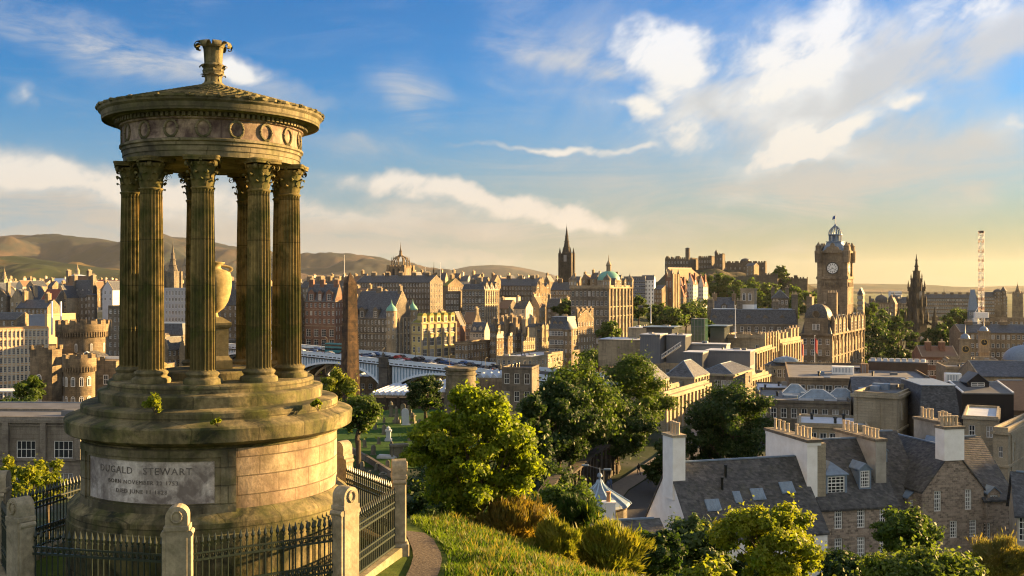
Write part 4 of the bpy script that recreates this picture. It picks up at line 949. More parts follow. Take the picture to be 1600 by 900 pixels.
# ------------------------------------------------------------------ the old town beyond the bridge
BLUEW = plain('blue_white_roof', (.45,.53,.62), (.36,.44,.54), .3, .5)
def far_left():
    b = B('office_block', 'long cream office block with rows of pale window panels and orange bands at left edge', (-70,76,80), 513, 420, -42, D=14, wall=plain('orange_render', (.52,.33,.17), (.45,.28,.14), .6, .8), trim=CREAM)
    for j in range(6): b.band(b.H-.6-j*3.5, .5, .12)
    b.pilasters('F', 22, .55, .18); b.win('F', 22, 1.0, 2.3, 3.5, .9, style='cross'); b.roof('flat', mat=FELT); b.done()
    b = B('office_block', 'plain sunlit stair tower of buff stone beside the cream office block', (70,74,118), 493, 436, 24, wall=plain('buff_render', (.50,.36,.20), (.44,.31,.17), .6, .8)); b.roof('flat'); b.done()
    b = B('office_block', 'blank blue grey block in shade above the cream offices', (45,73,80), 494, 452, 10, D=9, wall=plain('blue_grey_panel', (.22,.26,.32), (.18,.21,.27), .5, .6)); b.roof('flat'); b.done()
    t = empty('chimney_flue', P(81,512,432), 'left one of two slim white flues above the office blocks', 'flue'); MB().lathe([(.45,-3),(.42,11),(.3,11.2)],8).build('pipe', WHITE, t, True)
    t = empty('chimney_flue', P(95,505,434), 'right one of two slim white flues above the office blocks', 'flue'); MB().lathe([(.45,-3),(.42,9),(.3,9.2)],8).build('pipe', WHITE, t, True)
    b = B('tenement', 'tall grey tenement with three white arched dormers on a slate roof', (112,144,152), 462, 560, 12, wall=GREYST, roof=SLATEB)
    b.win('F', 5, 1.1, 1.9, 3.6, 1.0, style='four').roof('gx', h=8.5, mat=SLATEB)
    for x in (.22,.5,.8): b.dormer(b.W*x, .8, 2.0, 2.4, 3, kind='gable', wall=WHITE, style='four')
    b.chim(.6, b.D/2, 1.2, 3, 2.5, 4); b.chim(-.6, b.D/2, 1.2, 3, 2.5, 4); b.turret(-.2, 0, 2.6, roofh=1.0, kind='cone'); b.done()
    b = B('tenement', 'grey gabled tenement with orange brown roof behind the arched dormers', (102,143,150), 447, 600, 15, wall=GREYST, roof=BROWNTILE); b.win('F', 5).roof('gx', h=6, mat=BROWNTILE); b.chim(.8,b.D/2,1.4,3,3,4); b.chim(-3,b.D/2,1.4,3,3,4); b.done()
    b = B('tenement', 'house with steep dark red tiled roof and pale gable skews', (62,86,93), 471, 545, 12, wall=GREYST, roof=REDTILE, D=12); b.win('F', 4).roof('gx', h=6.5, mat=REDTILE); b.dormer(b.W*.5,1,1.8,1.6,2,rmat=REDTILE); b.done()
    b = B('tenement', 'narrow pale house with two tall stepped gables beside the red roof', (86,104,111), 464, 552, 12, wall=PALE, roof=SLATEB, D=12); b.win('F', 3).roof('gy', h=6); b.chim(.6,4,1.2,2.4,1,3); b.done()
    b = B('tenement', 'brown tenement range with dark slate roof and broad chimney at far left', (24,74,80), 481, 520, 10, wall=SANDS, roof=SLATEB, D=11); b.win('F', 8).roof('gx', h=4); b.chim(2,5,1.5,3,4,4); b.chim(-3,5,1.8,3,3,5); b.done()
    for i, (l, c, r, y, lab) in enumerate(((-30,10,16,462,'grey stone gabled house cut by the left edge under the far spire'),(16,36,42,470,'pale gabled house second from the left edge below the hills'),(36,52,57,466,'paired stepped gable house left of the steep red roof'))):
        b = B('tenement', lab, (l,c,r), y, 560-i*6, 8, wall=(GREYST,PALE,PALE)[i], roof=SLATEB, D=12); b.win('F', 3).roof('gy', h=(7,6,6.5)[i], step=True); b.chim(-.8,3,1.2,2.5,0,3); b.done()
    b = B('tenement', 'low dark roofed stone store at left edge above the office block', (-40,26,34), 499, 470, 10, wall=SANDS, D=12); b.win('F', 5).roof('gx', h=3); b.done()
    b = B('tenement', 'tall blank gable of blue white harl facing the dark tenement', (160,176,184), 452, 555, 14, wall=plain('blue_white_harl', (.48,.50,.55), (.38,.40,.44), .4, .9), D=14); b.win('F', 2, 1, 1.6, nf=2).roof('gy', h=4.5, mat=SLATEB); b.done()
    b = B('tenement', 'stone building with green copper roof behind the columns at left', (176,215,226), 462, 620, 14, wall=GREYST, D=14); b.win('F', 7).roof('gx', h=4, mat=COPPER); b.done()
    b = B('tenement', 'dark soot blackened building beside the battlemented tower', (169,212,220), 480, 430, 12, wall=GREYST, D=14); b.win('F', 6).roof('flat'); b.done()
    t = empty('domed_hall', P(121,446,1300), 'wide pale blue domed hall with a lantern below the hills', 'hall')
    MB().lathe([(20.5,-14),(20.5,0),(21.5,.2),(21.5,1)],32).build('wall', PALE, t, True, 30)
    MB().lathe([(21,1)]+[(21*math.cos(R(a)), 1+13*math.sin(R(a))) for a in range(8,86,8)],32).build('dome', BLUEW, t, True)
    MB().lathe([(2.6,13),(2.6,18),(3,18.3),(2.2,20),(1.0,22),(.4,25),(0,29)],12).build('lantern', PALE, t, True, 40)
    b = B('hall', 'long pale blue metal roofed hall left of the wide dome', (73,100,107), 443, 1150, 12, wall=PALE, D=30); b.roof('gx', h=6, mat=BLUEW); b.done()
    b = B('hall', 'long low white walled hall right of the wide dome', (142,186,200), 441, 1150, 12, wall=CREAM, D=30); b.win('F', 12, 1.4, 2).roof('gx', h=3, mat=REDTILE); b.done()
    spire_church('church', 'small pointed church spire at the far left edge below the green hill', 7, 420, 436, 445, 1100, 9, PALE)
def spire_church(name, label, px, ytip, yspire, ybase, Y, wpx, mat, tower_pins=True, rm=None, n=8):
    a = P(px, ybase, Y); k = Y/F; w_ = wpx*k; t = empty(name, a, label, 'church', R(-20)); hs = (ybase-yspire)*k; hp = (yspire-ytip)*k; g = float(tz(a.x, a.y))-a.z-2
    mb = MB(); h2 = w_/2; mb.prism([(-h2,-h2),(h2,-h2),(h2,h2),(-h2,h2)], min(g,-1), hs)
    for z in (.25,.6,.93): mb.prism([(-h2*1.06,-h2*1.06),(h2*1.06,-h2*1.06),(h2*1.06,h2*1.06),(-h2*1.06,h2*1.06)], hs*z, hs*z+.4)
    for sx in (-1,1):
        for sy in (-1,1): mb.prism([(sx*h2-.12*w_,sy*h2-.12*w_),(sx*h2+.12*w_,sy*h2-.12*w_),(sx*h2+.12*w_,sy*h2+.12*w_),(sx*h2-.12*w_,sy*h2+.12*w_)], min(g,-1)+.01, hs*1.0)
    mb.build('tower', mat, t)
    sp = MB(); sp.lathe([(h2*.98,hs),(h2*.62,hs+hp*.2),(h2*.42,hs+hp*.42),(h2*.2,hs+hp*.72),(.12,hs+hp)], n)
    for z, q in ((.2,.7),(.42,.5),(.62,.34)): sp.lathe([(h2*q,hs+hp*z),(h2*q*1.1,hs+hp*z+.3),(h2*q*.95,hs+hp*z+.6)], n)
    for i in range(4):
        a_ = i*math.pi/2; x, y = h2*.62*math.cos(a_), h2*.62*math.sin(a_); sp.tube((x,y,hs),(x*.6,y*.6,hs+hp*.34),w_*.13,.1,4)
    sp.build('spire', rm or mat, t)
    pn = MB()
    for sx in (-1,1):
        for sy in (-1,1): pn.tube((sx*h2,sy*h2,hs),(sx*h2,sy*h2,hs+hp*.22),w_*.12,.05,4)
    if tower_pins: pn.build('pinnacles', mat, t)['kind'] = 'stuff'
    for i, rz in enumerate((0,R(90),R(180),R(-90))):
        q = link('window', window_mesh(w_*.3, hs*.3, 'far', mat, DARKGL), t, (h2*1.02*math.sin(rz), -h2*1.02*math.cos(rz), hs*.64)); q.rotation_euler = (0,0,rz)
    MB().tube((0,0,hs+hp-.3),(0,0,hs+hp+2.2),.12,.08,5).build('finial', IRON, t); return t
DARKGL = glassmat('louvre_dark', (.02,.018,.016), .6)
far_left()
def between_columns():
    spire_church('church', 'dark spired church seen between the temple columns', 270, 381, 424, 447, 660, 17, GREYST)
    b = B('tenement', 'pale grey office building with dense window grid between the temple columns', (228,292,304), 452, 480, 12, wall=plain('pale_grey_front', (.36,.38,.41), (.29,.31,.34), .4, .8), D=16); b.win('F', 13, 1.0, 1.9, 3.1, .8, style='cross').roof('flat'); b.done()
    b = B('tenement', 'dark slate mansard building below the pale office grid', (215,286,300), 523, 425, 12, wall=SANDS, D=16); b.win('F', 9, nf=2).roof('mansard', h=4.5, mat=SLATEB); b.dormer(b.W*.7,.6,2,1.8,2); b.done()
    for i, (c, r, y) in enumerate(((236,262,549),(262,290,545),(290,322,548))):
        b = B('tenement', ('sunlit gabled stone house between columns, nearest the pointed gable','sunlit stone house with pointed gable seen between the columns','sunlit stone house half hidden behind the third column')[i], (c-10,c,r), y, 400, 32, wall=SANDS); b.win('R', 4, nf=4).roof('gy', h=4.5, step=True); b.chim(.7,2,1.2,2,.5,3); b.done()
    b = B('tenement', 'station hotel building with pale domed corner turret right of the columns', (340,463,477), 476, 505, 22, wall=SANDS); b.win('F', 15).win('R', 3).roof('gx', h=9)
    b.turret(b.W*.38, 0, 2.6, h=b.H+2, kind='ogee', roofh=4.5, rm=COPPER); b.turret(-.2, 0, 2.4, h=b.H+5, kind='dome', roofh=2.8, rm=BLUEST)
    for x in (.2,.5,.7,.85): b.chim(b.W*x, b.D/2, 3, 1.3, 2, 5)
    b.done()
between_columns()
def old_town():
    b = B('grand_hotel', 'dark red sandstone hotel with arched ground floor and sunlit right edge', (476,524,537), 470, 500, 22, wall=REDST, roof=SLATEB)
    b.win('F', 7, 1.3, 2.1, 3.9, 1.2, nf=3, style='sash').win('F', 4, 2.6, 3.6, 5, 14.0, nf=2, style='cross').win('R', 3, 1.1, 2, 3.9, 1.2)
    b.band(b.H-.4).band(b.H-12.6,.35,.25).band(b.H-4.6,.2,.1); b.roof('gx', h=8, mat=SLATEB)
    for x, w_ in ((.22,3.6),(.5,2.4),(.80,3.6)): b.dormer(b.W*x, -.05, w_, 4.2, 5, z=b.H, style='cross')
    for x in (.1,.45,.9): b.chim(b.W*x, b.D/2, 2.4, 1.4, 2.2, 5)
    b.turret(-.3, -.2, 1.2, z0=b.H*.5, h=b.H+3, kind='cone', roofh=4); b.done()
    b = B('newspaper_building', 'tall baronial building with two teal turret domes and crow stepped gable', (546,612,646), 497, 500, 26, wall=GREYST, roof=SLATEB)
    b.win('F', 12, 1.0, 2.0, 3.6, 1.2, style='sash').win('R', 5, 1.3, 2.3, 4.0, 2.0, style='cross', s0=3, s1=-3)
    b.band(b.H-.3).band(b.H-8,.3,.2); b.pilasters('R', 6, .8, .4); b.roof('gx', h=13, mat=SLATEB, step=True)
    for x in (.12,.3,.62): b.dormer(b.W*x, -.05, 3.0, 4.2, 5, z=b.H, style='cross')
    b.turret(-.2, .2, 2.5, h=b.H+3.2, kind='ogee', roofh=5.5, rm=COPPER, wall=PALE); b.turret(-.2, -.4, 2.3, h=b.H+3.2, kind='ogee', roofh=5.5, rm=COPPER, wall=PALE)
    b.chim(-1.5, b.D/2, 1.6, 2.2, 2.5, 3); b.chim(b.W*.45, b.D/2, 3, 1.4, 1.5, 5); b.done()
    b = B('department_building', 'golden sunlit commercial building with five arched dormers and mossy roof', (643,658,713), 506, 438, 38, wall=plain('yellow_ashlar', (.50,.40,.17), (.44,.34,.14), .7, .85), roof=MOSSROOF, trim=PALE)
    b.win('R', 5, 3.0, 2.0, 20, 2.0, nf=1, style='wide').win('R', 5, 3.0, 3.6, 5, 6.0, nf=2, style='wide').win('R', 5, 3.0, 2.6, 5, 16, nf=1, style='wide'); b.win('F', 2, 1.4, 2.4, 4.5)
    b.pilasters('R', 5, .9, .45); b.band(b.H-.2,.6,.5).band(b.H-4.7,.4,.3); b.roof('hip', h=3.4, mat=MOSSROOF, over=.3)
    for i in range(5): b.dormer(b.D*(i+.5)/5, .1, 2.6, 3.0, 3, z=b.H+.4, kind='arch', f='R', style='plain')
    b.chim(1.2, b.D*.8, 2, 3, 1.5, 5); b.done()
    b = B('tenement', 'shaded gable house squeezed between golden building and low sunlit terrace', (700,719,727), 508, 465, 20, wall=REDST); b.win('F', 3).roof('gy', h=6, step=True); b.done()
    b = B('terrace', 'long low sunlit terrace of three storeys just behind the bridge', (711,731,771), 537, 440, 30, wall=SANDS, roof=FELT); b.win('R', 9, 1.2, 1.9, 3.3, .8).win('F', 4); b.band(b.H-.2); b.roof('flat', mat=FELT); b.done()
    b = B('tenement', 'small white fronted house with slate roof and orange skylight gable', (734,757,762), 518, 462, 14, wall=DIRTY, D=9); b.win('F', 5, 1.2, 1.6, 3).roof('gx', h=4, mat=SLATEB); b.dormer(b.W*.3,.5,1.6,1.4,2); b.dormer(b.W*.7,.5,1.6,1.4,2); b.done()
    b = B('tenement', 'grey house with orange lit gable end left of the turreted terrace', (722,741,752), 504, 480, 26, wall=GREYST); b.win('F', 4).roof('gx', h=5, mat=BROWNTILE); b.chim(-.6,b.D/2,1.2,2.4,1.5,4); b.done()
    cols = [(768,771,789,522,452,'sunlit gabled house with round stair turret, leftmost of the bright terrace',4),(787,790,803,518,450,'narrow sunlit house with steep dormer gable in the bright terrace',3),(801,805,817,520,448,'narrow sunlit house between the dormer gable and the broad cream block',3),(815,818,838,523,446,'broad smooth cream block in the bright terrace, near its right end',6)]
    for l, c, r, y, Y, lab, n in cols:
        b = B('tenement', lab, (l,c,r), y, Y, 34, wall=(PALE if n == 6 else SANDS)); b.win('R', n, 1.1, 2.0, 3.5, 1.1).win('F', 1)
        b.roof('gy' if n != 6 else 'gx', h=4, mat=SLATEB, step=True); 
        if n != 6: b.dormer(b.D*.5,-.02,3,3,4,z=b.H,f='R',style='cross')
        b.chim(.8, b.D*.15, 1.6, 1.6, 2.5, 4); b.chim(-1, b.D*.95, 1.6, 1.6, 3, 4)
        if n == 4: b.turret(-.2,.4,1.4,h=b.H+1,kind='cone',roofh=4)
        b.done()
    b = B('tenement', 'pinnacled gabled house of pale stone at the right end of bright terrace', (836,838,859,), 524, 440, 34, wall=PALE); b.win('R', 5, 1.1, 2.0, 3.5, 1.1).roof('gx', h=3, mat=SLATEB)
    for q in (.18,.5,.82): b.dormer(b.D*q,-.03,3.2,4.5,4,z=b.H-1,f='R',style='cross',kind='gable')
    for q in (.02,.34,.66,.98): b.turret(-.1, b.D*q, .5, z0=b.H-3, h=b.H+3.5, kind='cone', roofh=2.5, wins=False)
    b.done()
    b = B('commercial_building', 'tall brown building with rounded corner and many windows behind the station', (858,888,906), 514, 430, 24, wall=SANDS, roof=SLATEB); b.win('F', 7, 1.2, 2, 3.7).win('R', 5, 1.4, 2.2, 3.7); b.band(b.H-.3).band(b.H-7.6,.3,.2)
    b.roof('mansard', h=5, mat=SLATEB); b.turret(-.2,.2,2.2,h=b.H-.5,kind='cone',roofh=3.5); b.dormer(b.W*.3,.3,1.8,2.4,2); b.dormer(b.W*.6,.3,1.8,2.4,2); b.chim(1,b.D*.5,1.4,3,0,5); b.chim(b.W*.5,b.D*.5,3,1.4,0,5); b.done()
    b = B('commercial_building', 'sunlit rubble building under repair beside the rounded corner block', (896,903,928), 500, 440, 34, wall=SANDS); b.win('R', 6, 1.1, 1.8, 3.4).win('F', 3).roof('gx', h=4, step=True)
    for q in (.2,.5,.8): b.dormer(b.D*q,.1,2.4,2.6,3,f='R')
    for q in (.1,.4,.7,.95): b.chim(b.W/2,b.D*q,1.4,2,.6,3)
    b.done()
    # long tall tenements on the ridge
    b = B('tenement', 'very long dark tenement range with slate roof right of the crown spire', (556,672,692), 441, 610, 20, wall=GREYST); b.win('F', 26, .95, 1.7, 3.3, .9).win('R', 5, 1.0, 1.8, 3.3, .9).roof('gx', h=4.2)
    for q in (.15,.34,.52,.7,.88): b.chim(b.W*q,b.D/2,3.2,1.4,1.5,6)
    b.done()
    b = B('tenement', 'tall twin gabled tenement with sunlit upper storeys right of the long dark range', (692,700,724), 446, 590, 30, wall=SANDS); b.win('R', 7, 1, 1.8, 3.4).roof('gx', h=4, mat=MOSSROOF); b.chim(1,b.D*.5,1.6,3,2,5); b.done()
    b = B('tenement', 'shaded grey tenement standing against the twin gabled tenement', (696,717,724), 457, 560, 16, wall=GREYST, D=12); b.win('F', 5, 1, 1.8, 3.3).roof('flat'); b.done()
    b = B('council_building', 'high grey block with sunlit ornate right front and blue lead cap', (722,757,779), 453, 545, 24, wall=GREYST, trim=PALE); b.win('F', 7, 1.2, 2, 3.7).win('R', 6, 1.2, 2.1, 3.7); b.pilasters('R', 6, .7, .35); b.band(b.H-.3,.5,.4).band(b.H-8,.35,.3)
    b.roof('mansard', h=3, mat=SLATEB); 
    for q in (.17,.5,.83): b.dormer(b.D*q,-.05,3,3.2,3,z=b.H,f='R',style='cross')
    b.chim(2,b.D*.5,1.6,3,2.5,4); b.chim(b.W*.4,b.D*.6,3,1.6,3.5,5); b.done()
    b = B('tenement', 'dark tenement with small bright chimneys behind the red hotel', (468,545,560), 449, 590, 20, wall=GREYST); b.win('F', 17, .95, 1.7, 3.3).roof('gx', h=4)
    for q in (.12,.3,.5,.68,.86): b.chim(b.W*q,b.D/2,3.4,2,2.2,5,mat=SANDS)
    b.done()
    b = B('tenement', 'white lit modern rooftop block behind the council building', (778,786,793), 467, 640, 30, wall=CREAM, D=16); b.win('R',4,1.3,1.8,3.2).roof('flat'); b.done()
    b = B('tenement', 'dark tenement dotted with white windows left of the tall black spire', (776,838,850), 446, 720, 14, wall=GREYST); b.win('F', 13, 1.1, 2, 3.6, fm=WHITE).roof('gx', h=5)
    for q in (.2,.5,.8): b.chim(b.W*q,b.D/2,3,1.4,2,5)
    b.done()
    b = B('tenement', 'sunlit tenement with row of pointed gables below the tall black spire', (834,837,862), 456, 690, 34, wall=SANDS); b.win('R', 6, 1.2, 2, 3.6).roof('gx', h=4)
    for q in (.15,.45,.75): b.dormer(b.D*q,-.05,4,4.5,4,z=b.H-.5,f='R',style='cross')
    b.chim(1,b.D*.3,1.5,2.5,3,4); b.chim(1,b.D*.9,1.5,2.5,3,4); b.done()
    b = B('tenement', 'brown slate roofed range joining the spire and domed bank', (860,897,905), 453, 670, 16, wall=SANDS, D=16); b.win('F', 9, 1.1, 2, 3.6).roof('gx', h=5); b.chim(b.W*.3,b.D/2,3,1.4,2,5); b.chim(b.W*.75,b.D/2,3,1.4,2,5); b.done()
    # domed bank headquarters
    b = B('bank_headquarters', 'grand classical bank with green copper dome and columned sunlit right wing', (892,950,987), 450, 540, 26, wall=GREYST, trim=PALE)
    b.win('F', 9, 1.4, 2.6, 5.0, 1.8, style='sash').win('R', 7, 1.5, 2.8, 5.0, 1.8); b.pilasters('R', 7, .9, .8); b.band(b.H-.3,.8,.7).band(b.H-10.3,.5,.5).band(b.H-15.3,.4,.4); b.roof('flat', par=1.4, mat=FELT)
    cx, cy_ = b.W*.72, b.D*.45
    dm = MB(); dm.lathe([(6.2,b.H),(6.2,b.H+3.5),(6.6,b.H+3.8),(6.4,b.H+4.3)], 24, cx, cy_); q = dm.build('drum', PALE, b.t, True, 40)
    MB().lathe([(6.2*math.cos(R(a)), b.H+4.3+5.0*math.sin(R(a))) for a in range(0,76,8)], 24, cx, cy_).build('dome', COPPER, q, True)
    MB().lathe([(1.3,b.H+9),(1.3,b.H+12),(1.6,b.H+12.3),(1.1,b.H+13.5),(.3,b.H+15),(.1,b.H+18)], 12, cx, cy_).build('lantern', PALE, q, True, 40)
    for x, y in ((-.8,.8),(-.8,-.8),(1,.8)): b.turret(x, y, 2.0, z0=b.H-.2, h=b.H+4, kind='ogee', roofh=4, rm=GREYST, wall=PALE)
    for q_ in (.3,.5,.7): b.dormer(b.D*q_,-.3,3,4,3,z=b.H,f='R',style='cross')
    b.done()
    b = B('modern_block', 'modern dark blue grey block on the skyline left of the castle', (975,1008,1014), 433, 900, 10, wall=plain('blue_grey_cladding', (.13,.15,.19), (.10,.12,.15), .3, .6), D=30); b.win('F', 10, 2.0, 1.4, 3.2, 1, style='plain').roof('flat'); b.band(b.H-.1,.6,.3); b.done()
    b = B('hostel', 'white harled house just left of the castle rock', (1002,1022,1030), 437, 905, 12, wall=HARL, D=18); b.win('F', 4).roof('gx', h=4); b.done()
    # distant rows of roofs
    rnd = random.Random(11)
    rows = [((8,190),11,760,900,449,452,'the far roofs below the wide dome'),((480,610),8,700,760,443,441,'the far roofs left of the crown spire'),((640,780),9,700,760,437,440,'the far roofs right of the crown spire'),((776,880),7,900,980,438,442,'the far roofs at the foot of the black spire'),
            ((895,975),6,760,820,439,436,'the far roofs behind the domed bank'),((0,190),12,1100,1300,442,444,'the pale far houses on the plain below the hills'),((230,480),14,800,950,447,447,'the far roofs glimpsed between temple columns'),((725,905),7,560,640,478,482,'the roofs stepping down below the ridge tenements'),((500,620),5,560,585,462,468,'the roofs behind the twin domed building'),((1345,1420),5,820,900,477,474,'the far roofs behind the garden trees')]
    ordn = ['first','second','third','fourth','fifth','sixth','seventh','eighth','ninth','tenth','eleventh','twelfth','thirteenth','fourteenth']
    for (x0, x1), n, Y0, Y1, ya, yb, ph in rows:
        for i in range(n):
            xa = x0+(x1-x0)*i/n; xb = xa+(x1-x0)/n*rnd.uniform(.8,1.1); y = ya+(yb-ya)*i/n+rnd.uniform(-3,3); Y = rnd.uniform(Y0,Y1); th = rnd.uniform(10,30); c = xa+(xb-xa)*rnd.uniform(.55,.8)
            wl = rnd.choice([SANDS,GREYST,SANDS,PALE,CREAM]); rf = rnd.choice([SLATE,SLATEB,SLATEB,BROWNTILE])
            b = B('tenement', f'{ordn[i]} house from the left among {ph}', (xa,c,xb), y, Y, th, wall=wl, roof=rf, group=ph[4:], D=rnd.uniform(9,15), H=rnd.uniform(12,20))
            b.win('F', sp=3.4, w=1.1, h=1.8, fl=3.6, nf=3).win('R', sp=3.4, w=1.1, h=1.8, fl=3.6, nf=3); b.roof(rnd.choice(['gx','gx','gy']), h=rnd.uniform(3.5,5.5), mat=rf)
            for q in ((.06,.94) if b.W > 9 else (.1,)): b.chim(b.W*q, b.D/2, 1.5, 2.6, rnd.uniform(1,2.4), 4)
            b.done()
old_town()
def crown_tower():
    Y = 700; k = Y/F; a = P(626, 434, Y); t = empty('cathedral_tower', a, 'square cathedral tower topped by an open stone crown spire', 'church', R(-24)); h2 = 6.0
    mb = MB(); mb.prism([(-h2,-h2),(h2,-h2),(h2,h2),(-h2,h2)], -22, 7.5)
    for sx in (-1,1):
        for sy in (-1,1): mb.box(sx*h2-1,sx*h2+1,sy*h2-1,sy*h2+1,-22,8.5)
    mb.box(-h2-.4,h2+.4,-h2-.4,h2+.4,7.0,7.6)
    for i in range(5): 
        for s_ in (-1,1): mb.box(-5+i*2.2,-4+i*2.2,s_*6.2-.2,s_*6.2+.2,7.6,8.6); mb.box(s_*6.2-.2,s_*6.2+.2,-5+i*2.2,-4+i*2.2,7.6,8.6)
    mb.build('tower', SANDS, t)
    for rz in (0,R(90),R(180),R(-90)):
        for q in (-2,2): o = link('window', window_mesh(1.9,5.2,'arch',SANDS,DARKGL), t, ((h2+.06)*math.sin(rz)+q*math.cos(rz), -(h2+.06)*math.cos(rz)+q*math.sin(rz), 1.2)); o.rotation_euler = (0,0,rz)
    cr = MB(); KZ = .8
    for i in range(8):
        a_ = math.pi/4*i+math.pi/4; r0 = 6.6*(1.2 if i % 2 == 0 else 1.0)
        pts = [Vector((r0*math.cos(a_)*q, r0*math.sin(a_)*q, 8+z)) for q, z in ((1,0),(.96,3),(.82,5.6),(.55,7.8),(.2,9.0))]
        cr.path(pts, [.5,.48,.45,.42,.4], 5); cr.tube(pts[0]-Vector((0,0,1)), pts[0]+Vector((0,0,8.0)), .75, .08, 5)
        m = pts[2]; cr.tube(m, m+Vector((0,0,3.6)), .45, .05, 5)
    cr.lathe([(1.7,16.3),(1.9,17.6),(1.3,18.2),(1.1,20.5),(1.3,20.8),(.7,22),(.35,24.5),(.1,27.5)], 8); cr.tube((0,0,22),(0,0,29),.15,.1,4)
    for i_, v_ in enumerate(cr.v): cr.v[i_] = (v_[0]*.8, v_[1]*.8, 8+(v_[2]-8)*.78 if v_[2] > 8 else v_[2])
    cr.build('crown', SANDS, t)
    MB().prism([(-16,-8),(24,-8),(24,10),(-16,10)],-24,-6).build('nave', SANDS, t)
crown_tower()
spire_church('church', 'tall black gothic church spire on the skyline in the centre', 885.5, 353, 396, 432, 945, 17, DARKST, n=8)
spire_church('church', 'tiny dark pointed spire right of the cathedral crown', 678, 413, 430, 438, 900, 5, DARKST)
spire_church('church', 'small white roofed spirelet beside the green copper dome', 950.5, 420, 432, 440, 700, 6, GREYST, rm=DARKST)
for px, yt, Yd, lb in ((538,399,560,'tall white flagpole behind the dark obelisk'),(665,418,640,'short mast left of the tiny dark spire'),(688,411,640,'tall mast right of the tiny dark spire'),(708,420,640,'second mast from the tiny dark spire'),(1017,455,350,'white flagpole among the garden trees under the castle'),(1149,478,300,'slim rooftop pole by the slate mansard roof')):
    flagpole(px, yt, yt+34 if px < 1000 else yt+50, Yd, lb, r=.16)
